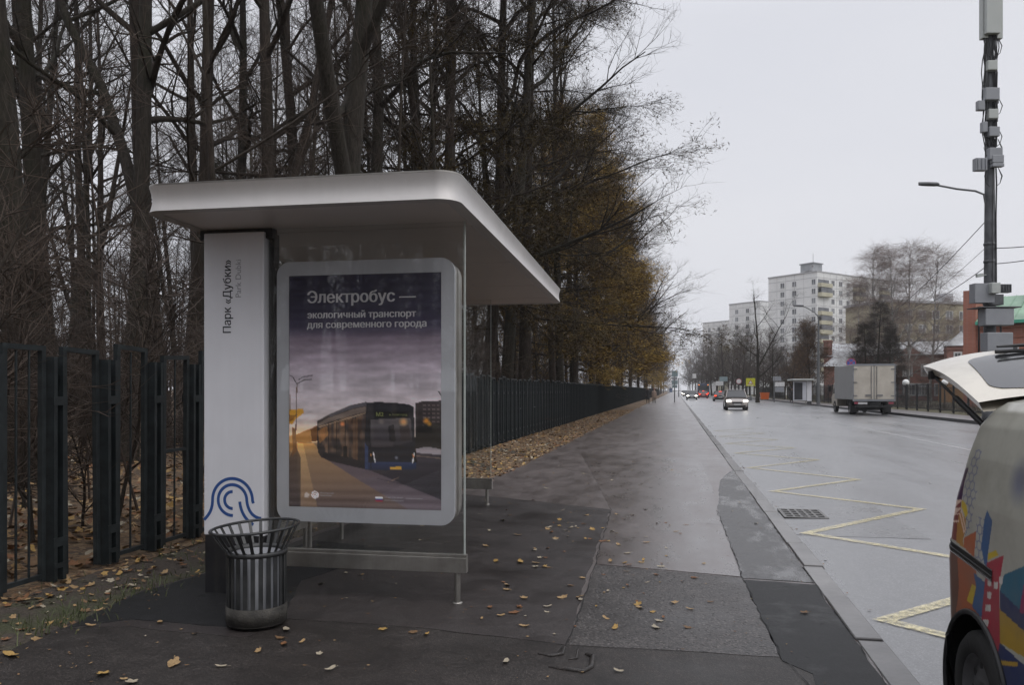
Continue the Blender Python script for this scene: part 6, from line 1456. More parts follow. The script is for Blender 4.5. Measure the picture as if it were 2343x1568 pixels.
ART = [
('orangeb', [(3.62, .28), (4.0, .28), (4.0, .75), (3.72, .75)]),
('brown', [(3.97, .28), (4.6, .28), (4.6, .75), (3.97, .75)]),
('hex', [(3.855, 1.237), (3.79, 1.238), (3.785, 1.183), (3.795, 1.079), (3.75, 1.08), (3.76, 1.008), (3.795, 0.896), (3.86, 0.845), (3.87, 0.985), (3.925, 1.006), (3.89, 1.149)]),
('hex', [(3.735, 0.953), (3.645, 0.956), (3.665, 0.842), (3.62, 0.783), (3.64, 0.768), (3.74, 0.773), (3.73, 0.888)]),
('purple', [(3.895, 1.147), (4.155, 1.116), (4.21, 0.954), (3.92, 0.998), (3.92, 1.072)]),
('maroon', [(4.21, 0.958), (3.92, 0.997), (3.94, 0.892), (3.965, 0.801), (4.255, 0.785), (4.24, 0.852)]),
('yellow', [(3.915, 0.999), (3.86, 0.986), (3.835, 0.946), (3.86, 0.922), (3.92, 0.969)]),
('ochre', [(3.94, 0.942), (3.86, 0.922), (3.86, 0.861), (3.885, 0.824), (3.87, 0.786), (3.97, 0.796), (3.96, 0.885)]),
('orange', [(3.875, 0.832), (3.73, 0.888), (3.745, 0.772), (3.76, 0.773), (3.87, 0.79)]),
('blue', [(3.62, 0.996), (3.56, 0.959), (3.595, 0.818), (3.6, 0.758), (3.63, 0.77), (3.67, 0.83), (3.645, 0.956)]),
('yellow', [(3.59, 0.82), (3.515, 0.849), (3.485, 0.834), (3.595, 0.789)]),
('brown', [(4.265, 0.727), (3.93, 0.733), (3.925, 0.58), (3.96, 0.496), (4.025, 0.432), (4.255, 0.424), (4.26, 0.593)]),
('orangeb', [(3.945, 0.734), (3.755, 0.708), (3.765, 0.648), (3.83, 0.56), (3.875, 0.543), (3.955, 0.497), (3.925, 0.605)]),
('yellow', [(3.765, 0.648), (3.715, 0.651), (3.765, 0.558), (3.83, 0.56)]),
('blue', [(3.745, 0.705), (3.62, 0.693), (3.62, 0.566), (3.66, 0.531), (3.765, 0.549), (3.715, 0.651)]),
('crimson', [(3.435, 0.845), (3.465, 0.739), (3.47, 0.625), (3.47, 0.477), (3.525, 0.371), (3.58, 0.442), (3.66, 0.527), (3.62, 0.679), (3.6, 0.779)]),
('teal', [(3.165, 0.877), (3.425, 0.77), (3.46, 0.697), (3.465, 0.63), (3.205, 0.637)]),
('navy', [(3.46, 0.697), (3.205, 0.661), (3.21, 0.588), (3.465, 0.622)]),
('gold', [(3.465, 0.622), (3.21, 0.596), (3.21, 0.504), (3.47, 0.486)]),
('magenta', [(3.235, 0.818), (3.165, 0.834), (3.155, 0.675), (3.28, 0.66)]),
('navy', [(3.47, 0.486), (3.215, 0.47), (3.215, 0.398), (3.51, 0.288), (3.515, 0.366)]),
('gold', [(3.505, 0.404), (3.305, 0.464), (3.305, 0.447), (3.505, 0.385)]),
('white', [(3.59, 0.709), (3.55, 0.716), (3.55, 0.692), (3.585, 0.686)]),
('white', [(3.52, 0.717), (3.48, 0.726), (3.485, 0.697), (3.525, 0.689)]),
('white', [(3.475, 0.75), (3.435, 0.757), (3.44, 0.728), (3.475, 0.723)]),
('white', [(3.59, 0.659), (3.545, 0.67), (3.555, 0.639), (3.595, 0.631)]),
('white', [(3.61, 0.601), (3.555, 0.614), (3.56, 0.586), (3.62, 0.571)]),
('white', [(3.64, 0.53), (3.58, 0.545), (3.59, 0.515), (3.645, 0.503)]),
('stripe', [(3.92, 0.998), (3.915, 0.993), (4.02, 0.947), (4.21, 0.954)]),
('stripe', [(3.93, 0.96), (3.925, 0.954), (4.025, 0.906), (4.225, 0.914)]),
('stripe', [(3.935, 0.934), (3.93, 0.929), (4.235, 0.876), (4.235, 0.884)]),
('stripe', [(3.945, 0.9), (3.94, 0.892), (4.245, 0.84), (4.24, 0.85)]),
('stripe', [(3.93, 0.958), (3.92, 0.961), (3.845, 0.872), (3.86, 0.869)]),
('stripe', [(3.94, 0.931), (3.93, 0.931), (3.86, 0.861), (3.88, 0.853)]),
('slot', [(4.255, 0.782), (4.0, 0.794), (3.535, 0.757), (3.54, 0.729), (3.975, 0.757), (4.065, 0.736)]),
('lip', [(4.045, 0.738), (3.965, 0.75), (3.535, 0.713), (3.54, 0.701), (4.035, 0.734)]),
('wheelc', [(3.735, 0.164)]),
('bluedisc', [(3.355, 1.146)]),
]
INK = dict(hex=(120, 124, 150), purple=(62, 28, 70), maroon=(122, 44, 40), yellow=(206, 176, 30), ochre=(176, 124, 44), orange=(178, 92, 48), blue=(40, 88, 138), brown=(104, 62, 44), orangeb=(168, 90, 52), crimson=(168, 40, 62), teal=(36, 100, 124), navy=(34, 48, 92), gold=(176, 142, 46), magenta=(138, 28, 80), white=(206, 200, 194), stripe=(224, 190, 170), slot=(8, 8, 8), lip=(200, 178, 168))
BASEW = srgb(176, 175, 164)
def van_side(sgn):
    nz_, nt_ = len(ZS), len(TS); V = np.zeros((nz_, nt_, 3)); Cc = np.zeros((nz_, nt_, 4)); Cc[..., 3] = 1; Cc[..., :3] = BASEW
    TT, ZZ = np.meshgrid(TS, ZS)
    for i, z in enumerate(ZS):
        for j, t in enumerate(TS):
            x, y = plan(min(t, ip(YR, z)-crad(z)+crad(z)*PI/2), z); h = hscale(y); zz_ = .03+(z-.03)*(h if z > .03 else 1)
            V[i, j] = (x, y, zz_)
    for cy, cz in WC:                                   # pull the grid onto the wheel arches
        d = np.hypot(V[..., 1]-cy, V[..., 2]-cz); k = (np.abs(d-RA) < .0058)
        V[..., 1] = np.where(k, cy+(V[..., 1]-cy)*RA/np.maximum(d, 1e-6), V[..., 1]); V[..., 2] = np.where(k, cz+(V[..., 2]-cz)*RA/np.maximum(d, 1e-6), V[..., 2])
    if True:
        for nm, P_ in ART:
            if nm in ('wheelc', 'bluedisc', 'slot', 'lip'): continue
            msk = np.zeros(TT.shape, bool); n = len(P_)
            for i in range(n):
                x0, y0 = P_[i]; x1, y1 = P_[(i+1) % n]
                if y0 != y1: msk ^= ((y0 > ZZ) != (y1 > ZZ)) & (TT < (x1-x0)*(ZZ-y0)/(y1-y0)+x0)
            if nm == 'hex':
                px_, py_ = TT/.052, ZZ/.040; ax, ay = px_ % 1-.5, py_ % 1.732-.866; bx, by = (px_-.5) % 1-.5, (py_-.866) % 1.732-.866; k_ = ax*ax+ay*ay < bx*bx+by*by; gx_, gy_ = np.where(k_, ax, bx), np.where(k_, ay, by); msk &= np.maximum(np.abs(gx_), np.abs(gx_)*.5+np.abs(gy_)*.866) > .415
            Cc[msk, :3] = srgb(*INK[nm])
    cyd, czd = 3.355, 1.146
    d = np.hypot(TT-cyd-.0, ZZ-czd); w = np.clip(1.3-d/.085, 0, 1)[..., None]*.6; Cc[..., :3] = Cc[..., :3]*(1-w)+np.array(srgb(70, 82, 130))*w
    if sgn < 0: V[..., 0] = 4.24-V[..., 0]
    F_ = []
    for i in range(nz_-1):
        for j in range(nt_-1):
            q = V[i:i+2, j:j+2].mean((0, 1))
            if any(math.hypot(q[1]-cy, q[2]-cz) < RA-.002 for cy, cz in WC): continue
            f = (i*nt_+j, i*nt_+j+1, (i+1)*nt_+j+1, (i+1)*nt_+j)
            F_.append(tuple(reversed(f)) if sgn > 0 else f)
    me = bpy.data.meshes.new('side_panel'); me.from_pydata((V.reshape(-1, 3)-np.array(VO)).tolist(), [], F_); me.polygons.foreach_set('use_smooth', [True]*len(F_))
    ca = me.color_attributes.new('print', 'FLOAT_COLOR', 'POINT'); ca.data.foreach_set('color', Cc.astype('f').ravel()); me.materials.append(M_wrap)
    link_mesh('side_panel', me, VAN); return V
M_wrap = attr_mat('van_wrap', 0.34, coat=0.35, dirt=0.55)
M_vwhite = paint('dusty_white_paint', BASEW, 0.35, 0.45)
V1 = van_side(1); V2 = van_side(-1)
L_ = lambda p: (p[0]-VO.x, p[1]-VO.y, p[2]-VO.z)
g = MB(); rows = []
for j in range(len(TS)):
    a = V1[-1, j]
    if a[1] > 3.95 or (j and a[1] <= V1[-1, j-1][1]+1e-6): continue
    n = 12; row = []
    for k in range(n+1):
        u = k/n; x = a[0]+(4.24-2*a[0])*u; row.append(L_((x, a[1], a[2]+(.055 if a[1] > 1.2 else .03)*(1-(2*u-1)**2)**.75+.0)))
    rows.append(row)
g.grid(rows, flip=True); g.build('roof', M_vwhite, VAN)
# front: nose closing the sides, screen, side windows, lamps
g = MB(); g.grid([[L_(V1[i, 0]) for i in range(0, len(ZS), 4)], [L_((2.12, YF-.10, V1[i, 0][2])) for i in range(0, len(ZS), 4)], [L_(V2[i, 0]) for i in range(0, len(ZS), 4)]], flip=False); g.build('nose', M_vwhite, VAN)
g = MB(); hz = lambda y: .03+1.415*hscale(y)
g.grid([[L_((x, y, hz(y)+(.062 if abs(x-2.12) < .5 else .045))) for x in (1.52, 1.7, 2.12, 2.54, 2.72)] for y in (.86, 1.1, 1.3, 1.48)], flip=True); g.build('windscreen', M_cglass, VAN)
for sg in (1, -1):
    g = MB(); P2 = [(1.0, .95), (1.42, 1.30), (2.05, 1.33), (2.1, .96), (1.6, .93)]
    pts = [((plan(y, z)[0]-.004) if sg > 0 else 4.24-plan(y, z)[0]+.004, y, z) for y, z in P2]; g._add([L_(p) for p in pts], [tuple(range(5))]); g.build('side_window', M_cglass, VAN)
    g = MB(); xx = 1.42 if sg > 0 else 2.82; g.cbox(L_((xx, .05, .55)), (.26, .12, .16), rz=R(-35*sg)); g.build('headlight', M_plate, VAN)
    g = MB(); xx = 1.14 if sg > 0 else 3.10; g.cbox(L_((xx, 1.15, .98)), (.16, .10, .2)); g.build('mirror', M_plast, VAN, bevel=.03)
# rear: dark loading space behind the open tailgate
g = MB(); g.box(1.55-VO.x, 2.69-VO.x, 2.2-VO.y, 3.98-VO.y, .42-VO.z, 1.40-VO.z); M_hold = simple('dark_loading_space', (0.02, 0.02, 0.021), 0.8); g.f.pop(3+1); g.m.pop(); g.s.pop(); g.build('loading_space', M_hold, VAN)
g = MB()
for i in range(0, len(ZS)-3, 3):
    za, zb = ZS[i], ZS[i+3]; pa, pb = V1[i, -1], V1[i+3, -1]
    if za < .40: g._add([L_(pa), L_((4.24-pa[0], pa[1], pa[2])), L_((4.24-pb[0], pb[1], pb[2])), L_(pb)], [(0, 1, 2, 3)], 0, True)
    else:
        xa, xb = 1.58, 2.66; g._add([L_(pa), L_((xa, pa[1]-.02, pa[2])), L_((xa, pb[1]-.02, pb[2])), L_(pb)], [(0, 1, 2, 3)]); g._add([L_((4.24-pa[0], pa[1], pa[2])), L_((4.24-xa, pa[1]-.02, pa[2])), L_((4.24-xa, pb[1]-.02, pb[2])), L_((4.24-pb[0], pb[1], pb[2]))], [(3, 2, 1, 0)])
g.build('rear_frame', M_vwhite, VAN)
g = MB()                                                  # bumper wraps the corner
rows = []
for z, o_ in ((.02, .01), (.05, .03), (.20, .034), (.335, .030), (.36, .012), (.365, -.01)):
    row = [];
    for t in np.linspace(4.02, ip(YR, z)-crad(z)+crad(z)*PI/2, 10): x, y = plan(t, z); k = (t-4.0)/.4; row.append(L_((x-o_*(1-k), y+o_*min(1, k*2), z)))
    row += [L_((4.24-(p[0]+VO.x), p[1]+VO.y, p[2]+VO.z)) for p in reversed(row)]; rows.append(row)
g.grid(rows, flip=True); g.build('rear_bumper', M_plast, VAN)
# sliding door rail and its bright lip
def on_side(P_, off): return [L_((plan(t, z)[0]-off, plan(t, z)[1], z)) for t, z in P_]
g = MB(); za = lambda t: np.interp(t, [3.535, 4.09], [.742, .775]); ts = np.linspace(3.54, 4.16, 24)
g.grid([[L_((plan(t, za(t)+dz)[0]-o_, plan(t, za(t)+dz)[1]+o_*.3*(t > 4.0), za(t)+dz)) for t in ts] for dz, o_ in ((-.018, .001), (-.017, .005), (-.008, .005), (-.006, .0015), (.010, .0015), (.012, .004), (.016, .004), (.018, .001))], sm=False, flip=True); g.build('door_rail', M_plast, VAN)
g = MB(); g.grid([[L_((plan(t, za(t)-.02-dz)[0]-o_, plan(t, za(t)-.02-dz)[1]+o_*.3*(t > 4.0), za(t)-.02-dz)) for t in ts] for dz, o_ in ((-.001, .001), (0.002, .005), (.008, .004), (.013, .001))], flip=False); g.build('rail_lip', M_chrome, VAN)
# wheel arches and wheels
for cy, cz in WC:
    for sg in (1, -1):
        x0 = 1.275 if sg > 0 else 2.965; x1 = x0+.26*sg; g = MB(); n = 28
        g.grid([[L_((x, cy+RA*math.cos(PI*k/n*1.3-.47), cz+RA*math.sin(PI*k/n*1.3-.47))) for k in range(n+1)] for x in (x0, x1)], flip=(sg < 0)); g._add([L_((x1, cy, cz))]+[L_((x1, cy+RA*math.cos(PI*k/n*1.3-.47), cz+RA*math.sin(PI*k/n*1.3-.47))) for k in range(n+1)], [(0, k+1, k+2) for k in range(n)]); g.tube([L_((x0-.006*sg, cy+RA*math.cos(PI*k/n*1.3-.47), cz+RA*math.sin(PI*k/n*1.3-.47))) for k in range(n+1)], .013, 6); g.build('wheel_arch', M_plast, VAN)
        wheel(VAN, (x0+.085*sg)-VO.x, cy-VO.y, .29, .29, .17, -sg, holes=10)
g = MB(); g.box(1.36-VO.x, 2.88-VO.x, .15-VO.y, 4.15-VO.y, .03-VO.z, .05-VO.z); g.build('floor_pan', M_plast, VAN)
# the tailgate, raised past level: a bowed shell with its window, wiper and struts
HY, HZ, TY, TZ = 3.83, 1.50, 4.91, 1.725
NU, NT_ = 30, 26
def gate(u, t, off=0.0):
    """u across the car, t from hinge to handle edge"""
    w = .80-.03*t-.05*max(0, (t-.8)/.2)**2; x = 2.12+(2*u-1)*w; e = abs(2*u-1)
    y = HY+(TY-HY)*t; z = HZ+(TZ-HZ)*t+.050*math.sin(PI*t*.9)-e**3*(.055+.045*t)-.012*max(0, (t-.9)/.1)**2
    y -= .035*e**4*t
    return L_((x, y, z+off))
M_gate = paint('tailgate_white_paint', srgb(204, 197, 182), 0.25, 0.35)
g = MB(); top = [[gate(u, t) for u in np.linspace(0, 1, NU)] for t in np.linspace(0, 1, NT_)]; bot = [[gate(.012+.976*u, t, -.075+.030*abs(2*u-1)**2) for u in np.linspace(0, 1, NU)] for t in np.linspace(0, .99, NT_)]
g.grid(top, flip=False); g.grid(bot, flip=True)
g.grid([[r_[0] for r_ in top], [r_[0] for r_ in bot]], flip=True); g.grid([[r_[-1] for r_ in top], [r_[-1] for r_ in bot]], flip=False); g.grid([top[-1], bot[-1]], flip=False)
TG = g.build('tailgate', M_gate, VAN)
g = MB(); a0, a1, t0, t1 = .055, .945, .08, .70
def wpt(u, t, off=.004):
    return gate(a0+(a1-a0)*u+(.05*(t-.0)*(1-2*u)), t0+(t1-t0)*t, off)
rows = []
for v in np.linspace(0, 1, 22):
    e = max(0, .18-min(v, 1-v))/.18; ins = .10*(1-math.sqrt(max(0, 1-e*e))); rows.append([wpt(ins+(1-2*ins)*u, v) for u in np.linspace(0, 1, 24)])
g.grid(rows); g.build('rear_window', M_bglass, TG)
g = MB(); g.tube([gate(.50, .73, .03), gate(.44, .71, .04), gate(.27, .67, .045), gate(.20, .66, .05)], [.018, .014, .010, .006], 6); g.tube([gate(.20, .68, .02), gate(.62, .69, .03)], .011, 6); g.tube([gate(.50, .73, -.02), gate(.50, .73, .05)], .028, 10); g.build('wiper', M_plast, TG)
g = MB(); rows = [[gate(u, .995, dz) for u in np.linspace(.03, .22, 8)] for dz in (-.012, -.06, -.07)]; g.grid(rows); g.cbox(gate(.10, .975, -.08), (.05, .05, .06)); g.build('gate_latch_recess', M_plast, TG)
p0 = Vector(gate(.012, .72, -.05)); p1 = Vector(L_((1.43, 3.985, 1.30))); g = MB(); g.tube([p0, p0.lerp(p1, .42)], .007, 8); g.tube([p0.lerp(p1, .42), p1], .015, 8); g.cbox(tuple(p0+Vector((.005, 0, .005))), (.05, .05, .045)); g.build('gas_strut', M_plast, VAN)
p0 = Vector(gate(.988, .72, -.05)); p1 = Vector(L_((2.81, 3.985, 1.30))); g = MB(); g.tube([p0, p1], .012, 8); g.build('gas_strut', M_plast, VAN)

# ------------------------------------------------------------------ cars
def car(name, label, x, y, rz, col, L=4.2, W=1.74, H=1.5, head=False, brake=False, van=False, group=None):
    """a hatchback facing its own -Y"""
    t = thing(name, label, 'car', (x, y, rz_(x)), rz, group); pm = col
    # lower body: stations nose to tail, each a half ring from sill to centre line
    st = [(-.50, .30, .62, .55, .50), (-.485, .22, .80, .66, .60), (-.44, .19, .93, .74, .72), (-.30, .18, .985, .88, .90), (-.14, .18, 1.0, .93, .97), (.10, .18, 1.0, .95, .98), (.32, .19, .99, .97, 1.0), (.44, .22, .95, .97, 1.0), (.487, .28, .86, .93, .95), (.50, .36, .70, .80, .80)]
    rows = []
    for yy, zb, w, zs_, zc in st:
        hw = W/2*w; s = H/1.5; half = [(.0, zb), (hw*.80, zb), (hw*.97, zb+.08), (hw, .45*s), (hw*.985, .70*s*zs_/.93 if zs_ < .93 else .70*s), (hw*.93, zs_*s*.98), (hw*.55, (zs_*.5+zc*.5)*s+.01), (0, zc*s+.015)]
        half[4] = (half[4][0], min(half[4][1], half[5][1]-.05))
        rows.append([(px_, yy*L, z) for px_, z in half]+[(-px_, yy*L, z) for px_, z in reversed(half[1:-1])])
    g = MB(); g.grid(rows, closed=True, flip=True); g._add(rows[0], [tuple(range(len(rows[0])))]); g._add(rows[-1], [tuple(reversed(range(len(rows[-1]))))])
    b = g.build('body', pm, t)
    # cabin: glass all round under a painted roof
    s = H/1.5; ys = [(-.235, -.02), (-.07, 1.0), (.30, 1.0), (.455, .03)] if not van else [(-.30, -.02), (-.12, 1.0), (.40, 1.0), (.47, .03)]
    zb_, zt_ = .93*s, H-.05; rows = []
    for q, (yy, k) in enumerate(ys):
        z = zb_+(zt_-zb_)*max(0, k); hw = W/2*(.93-.17*max(0, k)); rows.append([(-hw, yy*L, z), (-hw*.9, yy*L-.06*(q < 2)+.05*(q > 1), z+.02), (0, yy*L-.10*(q < 2)+.08*(q > 1), z+.03), (hw*.9, yy*L-.06*(q < 2)+.05*(q > 1), z+.02), (hw, yy*L, z)])
    g = MB(); g.grid(rows, sm=False, flip=False)
    for e in (0, -1): g._add([rows[0][e], rows[1][e], rows[2][e], rows[3][e]], [(0, 1, 2, 3) if e == -1 else (3, 2, 1, 0)])
    g.build('window', M_cglass, t)
    g = MB(); r0, r1 = rows[1], rows[2]; g.grid([[(p[0]*1.02, p[1]-.04, p[2]+.012) for p in r0], [(p[0]*1.03, p[1]*.5+r1[i][1]*.5, p[2]+.05) for i, p in enumerate(r0)], [(p[0]*1.02, p[1]+.06, p[2]+.015) for p in r1]], flip=False)
    for sx in (0, 4):
        for a_, b__ in ((0, 1), (3, 2)): p, q = Vector(rows[a_][sx]), Vector(rows[b__][sx]); g.tube([p+Vector((0, 0, -.03)), q+Vector((0, 0, .0))], .045, 6)
        p, q = Vector(rows[1][sx]).lerp(Vector(rows[2][sx]), .45), None; g.tube([p, (p.x*1.2, p.y, zb_)], .04, 6); g.tube([Vector(rows[1][sx]), Vector(rows[2][sx])], .045, 6)
    g.build('roof', pm, t)
    for sx in (-1, 1):
        for yy in (-.31, .30): wheel(t, sx*(W/2-.10), yy*L, .31*s, .31*s, .20, sx, holes=5)
        g = MB(); g.cbox((sx*(W/2+.09), -.17*L, .98*s), (.20, .10, .14)); g.build('mirror', pm, t, bevel=.03)
        g = MB(); g.M = Matrix.Translation((sx*W/2*.74, -L*.468, .68*s)) @ Matrix.Rotation(sx*.28, 4, 'Z') @ Matrix.Diagonal((.20, .07, .085, 1)); g.lathe([(.001, -1)]+[(math.sin(PI*i/8), -math.cos(PI*i/8)) for i in range(1, 8)]+[(.001, 1)], 14, close=False); g.M = None
        hl = g.build('headlight', G_head if head else M_plate, t)
        hl.location = (0, -.02, .0)
        g = MB(); g.cbox((sx*W/2*.76, L*.492, .80*s), (.30, .06, .16)); g.build('tail_light', G_tail if brake else M_signred, t)
    g = MB(); g.box(-.38, .38, -L*.505, -L*.49, .50*s, .62*s); g.box(-.62, .62, -L*.505, -L*.485, .25*s, .36*s); g.build('grille', M_plast, t)
    g = MB(); g.box(-.26, .26, -L*.512, -L*.506, .38*s, .49*s); g.build('number_plate', M_plate, t); g = MB(); g.box(-.26, .26, L*.504, L*.51, .55*s, .66*s); g.build('number_plate', M_plate, t)
    if brake: g = MB(); g.box(-.2, .2, L*.40, L*.415, H-.10, H-.05); g.build('brake_light', G_tail, t)
    return t
P_silver = paint('silver_beige_paint', (0.34, 0.31, 0.29), 0.25, .25); P_black = paint('black_paint', (0.015, 0.015, 0.017), 0.25, .2); P_white = paint('white_paint', (0.45, 0.45, 0.45), .3, .3); P_red = paint('dark_red_paint', (0.18, 0.02, 0.02), .3, .2); P_grey = paint('grey_paint', (0.11, 0.115, 0.12), .3, .2)
p = px(1682, 935, 63); car('car', 'silver compact people carrier with headlights on, coming towards the viewer', p.x, p.y, R(0), P_silver, 4.1, 1.72, 1.62, head=True, van=True)
p = px(1646, 911, 112); car('car', 'dark saloon with brake lights lit, driving away beyond the silver car', p.x, p.y, PI, P_black, 4.5, 1.78, 1.45, brake=True)
GCAR = 'oncoming traffic far down the road'
for xd, Z, c, lab in ((1566, 128, P_grey, 'grey car with headlights on, nearest of the far oncoming cars'), (1584, 165, P_white, 'pale car with headlights on, to the right of the grey one far off'), (1552, 190, P_black, 'dark oncoming car nearest to the kerb far off'), (1556, 240, P_white, 'white oncoming car behind the dark one far off')):
    p = px(xd, 900, Z); car('car', lab, max(2.6, p.x), p.y, 0, c, head=True, group=GCAR)
for xd, Z, c, lab in ((1608, 150, P_red, 'red car braking in front of the bus, seen from behind'), (1594, 200, P_red, 'dark red car driving away far off, left of the bus'), (1586, 230, P_black, 'black car driving away far off, beyond the red one')):
    p = px(xd, 900, Z); car('car', lab, p.x, p.y, PI, c, brake=True, group='traffic driving away down the road')
# city bus far off
p = px(1606, 905, 172); t = thing('city_bus', 'dark city bus with orange lights, driving away far down the road', 'bus', (p.x+.3, p.y, -.09)); M_bus = paint('dark_blue_paint', (0.03, 0.045, 0.09), .3, .2)
g = MB(); g.prism_y([(-1.25, .35), (1.25, .35), (1.25, 2.7), (1.05, 3.05), (-1.05, 3.05), (-1.25, 2.7)], -.0, 11.5); g.build('body', M_bus, t, bevel=.06); g = MB(); g.box(-1.05, 1.05, -.02, -.005, 1.5, 2.55); g.build('rear_window', M_cglass, t)
for x in (-.95, .95): g = MB(); g.box(x-.16, x+.16, -.05, -.006, .75, 1.05); g.build('tail_light', G_tail, t); g = MB(); g.box(x-.1, x+.1, -.05, -.006, 2.65, 2.8); g.build('roof_light', G_orange, t)
for x in (-1.1, 1.1):
    for y in (2.8, 8.6): wheel(t, x, y, .48, .48, .28, 1 if x > 0 else -1, holes=8)
# box lorry, seen from behind
p = px(1999, 950, 50); LT = thing('box_truck', 'dirty white box lorry driving away, its rear doors shut', 'truck', (p.x, p.y, rz_(p.x)), 0.0)
M_box = simple('dirty_white_box', (0.50, 0.455, 0.385), 0.55, var=0.12, scale=1.2, c2=(0.60, 0.555, 0.48)); M_boxs = simple('grey_white_box_side', (0.38, 0.385, 0.385), 0.5, var=0.08, scale=.8)
g = MB(); g.box(-1.25, 1.25, 0, 6.0, .98, 3.25); g.build('box', M_boxs, LT, bevel=.03)
for sx in (-1, 1):
    x0, x1 = (-1.20, -.03) if sx < 0 else (.03, 1.20); g = MB(); g.box(x0, x1, -.045, -.002, 1.02, 3.16); d = g.build('rear_door', M_box, LT, bevel=.012)
    g = MB()
    for z in (1.25, 2.1, 2.95): g.cbox((sx*1.13, -.062, z), (.24, .03, .06))
    for xx in (.16,): g.tube([(sx*xx, -.075, 1.05), (sx*xx, -.075, 3.12)], .02, 6); g.cbox((sx*(xx+.18), -.075, 1.28), (.34, .04, .10))
    g.build('hinge', M_conc, d)
    g = MB(); g.box(sx*1.02-.14, sx*1.02+.14, -.03, .1, .72, .84); g.build('tail_light', M_signred, LT)
g = MB(); g.box(-1.27, 1.27, -.06, .0, 3.17, 3.28); g.box(-1.27, 1.27, -.07, .1, .90, .99); g.box(-1.27, -1.21, -.055, 0, .99, 3.17); g.box(1.21, 1.27, -.055, 0, .99, 3.17); g.build('rear_frame', M_cab, LT)
g = MB(); g.box(-.42, .42, .2, 7.6, .55, .9); g.box(-1.1, 1.1, 0, .12, .5, .62); g.cbox((0, 1.4, .42), (1.9, .3, .26)); g.build('chassis', M_plast, LT); g = MB(); g.box(-.95, -.40, -.04, -.005, .70, .83); g.build('number_plate', M_plate, LT)
for x in (-.98, .98):
    for dx in (-.0,): wheel(LT, x, 1.4, .42, .42, .40, 1 if x > 0 else -1, holes=8)
    wheel(LT, x*.98, 6.9, .42, .42, .24, 1 if x > 0 else -1, holes=8); g = MB(); g.box(x-.24, x+.24, .82, .84, .18, .62); g.build('mud_flap', M_plast, LT)
g = MB(); g.prism_x([(6.1, .45), (8.1, .45), (8.15, 1.1), (7.75, 1.35), (7.35, 2.15), (6.15, 2.2)], -1.05, 1.05); cb = g.build('cab', M_box, LT, bevel=.05)
for sx in (-1, 1): g = MB(); g.prism_x([(6.4, 1.35), (7.5, 1.35), (7.2, 2.0), (6.4, 2.02)], sx*1.053-.003, sx*1.053+.003); g.build('cab_window', M_cglass, cb); g = MB(); g.cbox((sx*1.32, 7.3, 1.7), (.2, .08, .42)); g.build('mirror', M_plast, cb)

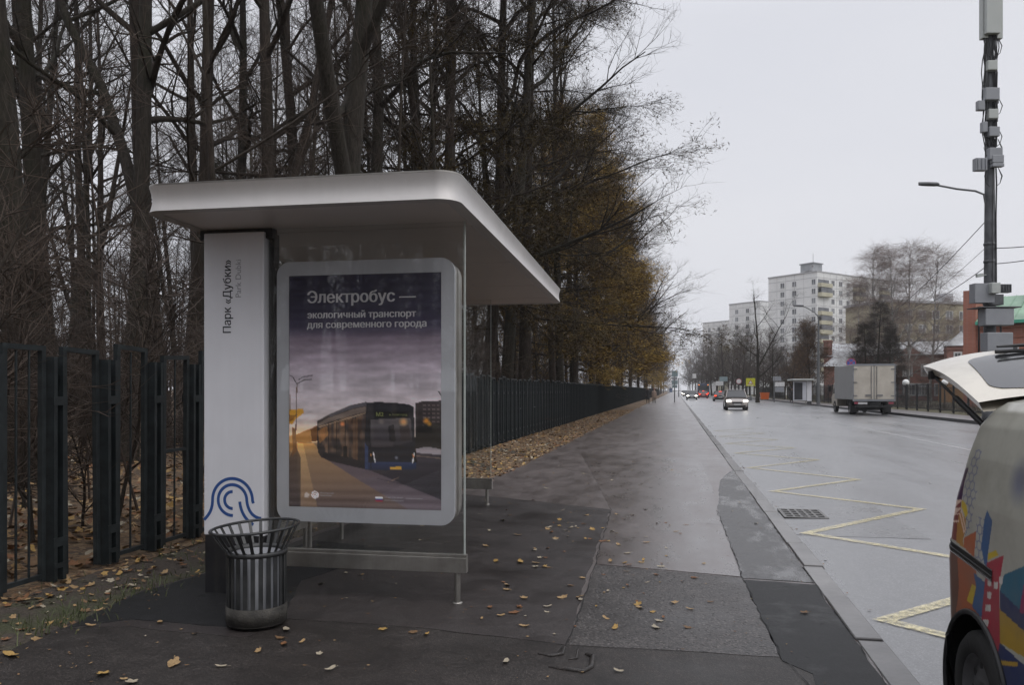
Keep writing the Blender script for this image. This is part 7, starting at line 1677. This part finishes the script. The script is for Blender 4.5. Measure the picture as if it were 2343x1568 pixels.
# ------------------------------------------------------------------ people
M_skin = simple('skin', (0.36, 0.21, 0.15), 0.6, var=0.1); M_hairg = simple('grey_hair', (0.30, 0.29, 0.28), 0.8)
def person(x, y, z, rz, h, label, coat, legs, hat, coatlen=.50, step=.13, bulk=1.0, shoe=None, arm=None, hair=None):
    """a walking figure: one skinned body, with coat and hat"""
    k = h/1.72; t = thing('person', label, 'person', (x, y, z), rz); J = [(0, 0, .95), (0, .0, 1.12), (0, .01, 1.36), (0, -.01, 1.50), (0, -.02, 1.60), (0, -.02, 1.70)]; rad = [.13, .12, .135, .052, .085, .07]; E = [(0, 1), (1, 2), (2, 3), (3, 4), (4, 5)]
    def add(ps, rs, root):
        i0 = root
        for p_, r_ in zip(ps, rs): J.append(p_); rad.append(r_); E.append((i0, len(J)-1)); i0 = len(J)-1
    for s_ in (-1, 1):
        f = step*s_
        add([(s_*.09, 0, .90), (s_*.095, -f*.9, .50), (s_*.10, -f+(.10 if f < 0 else 0), .09), (s_*.105, -f-.14+(.10 if f < 0 else 0), .045)], [.085, .058, .042, .035], 0)
        a = -f*.8
        add([(s_*.185, 0, 1.40), (s_*.235, -a*.5+.02, 1.14), (s_*.225, -a-.06, .90), (s_*.215, -a-.09, .82)], [.058, .043, .034, .030], 2)
    me = bpy.data.meshes.new('body'); me.from_pydata([tuple(c*k for c in p_) for p_ in J], E, []); o = bpy.data.objects.new('body', me); COL.objects.link(o)
    sk = o.modifiers.new('skin', 'SKIN'); sk.use_smooth_shade = True; sb = o.modifiers.new('sub', 'SUBSURF'); sb.levels = 1; sb.render_levels = 1
    for v, r_ in zip(me.skin_vertices[0].data, rad): v.radius = (r_*k*(bulk if r_ > .1 else 1),)*2
    me.skin_vertices[0].data[0].use_root = True
    dg = bpy.context.evaluated_depsgraph_get(); m2 = bpy.data.meshes.new_from_object(o.evaluated_get(dg)); bpy.data.objects.remove(o)
    m2.materials.clear()
    for m in (M_skin, coat, legs, shoe or M_plast): m2.materials.append(m)
    for f in m2.polygons:
        c = f.center/k; f.material_index = 3 if c.z < .09 else (2 if c.z < .93 and abs(c.x) < .19 else (0 if c.z > 1.50 or (abs(c.x) > .15 and c.z < .86) else 1)); f.use_smooth = True
    b = link_mesh('body', m2, t)
    g = MB(); n = 18; rows = []
    for zz_, rx, ry, dy in ((.95-coatlen*.8, .20, .15, .02), (.95-coatlen*.4, .19, .145, .01), (1.0, .165, .12, 0), (1.15, .175, .125, 0), (1.34, .20, .12, 0), (1.43, .15, .09, 0), (1.49, .075, .07, 0)):
        rows.append([(rx*bulk*k*math.cos(2*PI*i/n), (dy+ry*bulk*math.sin(2*PI*i/n))*k, zz_*k) for i in range(n)])
    g.grid(rows, closed=True)
    for s_ in (-1, 1):
        a = -step*s_*.8; g.tube([(s_*.165*k, 0, 1.42*k), (s_*.235*k, (-a*.5+.02)*k, 1.14*k), (s_*.225*k, (-a-.06)*k, .91*k)], [.075*k, .06*k, .05*k], 10)
    g.build('coat', coat, t)
    g = MB(); g.lathe([(.098*k, 1.625*k), (.102*k, 1.66*k), (.092*k, 1.72*k), (.06*k, 1.765*k), (.001, 1.78*k)], 16, (0, -.015*k, 0), close=False); g.build('hat' if hair is None else 'hair', hat, t)
    g = MB(); g.tube([(0, -.105*k, 1.635*k), (0, -.128*k, 1.60*k), (0, -.108*k, 1.585*k)], [.008*k, .015*k, .006*k], 6); g.build('nose', M_skin, b)
    g = MB()
    for s_ in (-1, 1): g.cbox((s_*.032*k, -.098*k, 1.64*k), (.022*k, .012*k, .010*k))
    g.cbox((0, -.100*k, 1.555*k), (.04*k, .01*k, .008*k)); g.build('face_features', M_plast, b)
    return t
M_cdark = simple('black_coat', (0.013, 0.013, 0.015), 0.8, var=.2); M_cbeige = simple('beige_jacket', (0.27, 0.20, 0.16), 0.8, var=.2); M_tdark = simple('dark_trousers', (0.015, 0.014, 0.016), 0.85); M_hpale = simple('pale_knit_hat', (0.42, 0.41, 0.40), 0.9); M_hrose = simple('rose_beret', (0.22, 0.10, 0.09), 0.9); M_shoew = simple('white_shoes', (0.5, 0.5, 0.5), 0.6)
p = gp(1482, 924.5); person(p.x, p.y, 0, R(8), 1.76, 'person in a long black coat and pale hat walking on the pavement', M_cdark, M_tdark, M_hpale, .62, .14, 1.1)
p = gp(1496, 925); person(p.x, p.y, 0, R(-4), 1.64, 'person in a beige jacket and reddish hat walking beside the one in black', M_cbeige, M_tdark, M_hrose, .30, -.13, 1.15, M_shoew)
p = gp(1811, 922, .02); person(p.x, p.y, .02, R(60), 1.74, 'person in dark clothes waiting at the far bus shelter', M_cdark, M_tdark, M_cdark, .40, .03, 1.05)
# ------------------------------------------------------------------ thin mist: far things pale a little
mh = bpy.data.materials.new('thin_mist'); mh.use_nodes = True; nt = mh.node_tree; nt.nodes.clear()
out = nt.nodes.new('ShaderNodeOutputMaterial'); pv = nt.nodes.new('ShaderNodeVolumePrincipled')
pv.inputs['Color'].default_value = (0.93, 0.94, 0.96, 1); pv.inputs['Density'].default_value = 0.00036; pv.inputs['Anisotropy'].default_value = 0.0
nt.links.new(pv.outputs[0], out.inputs['Volume'])
g = MB(); g.box(-320, 320, -120, 980, -1.9, 52); tag(g.build('haze', mh), kind='stuff')
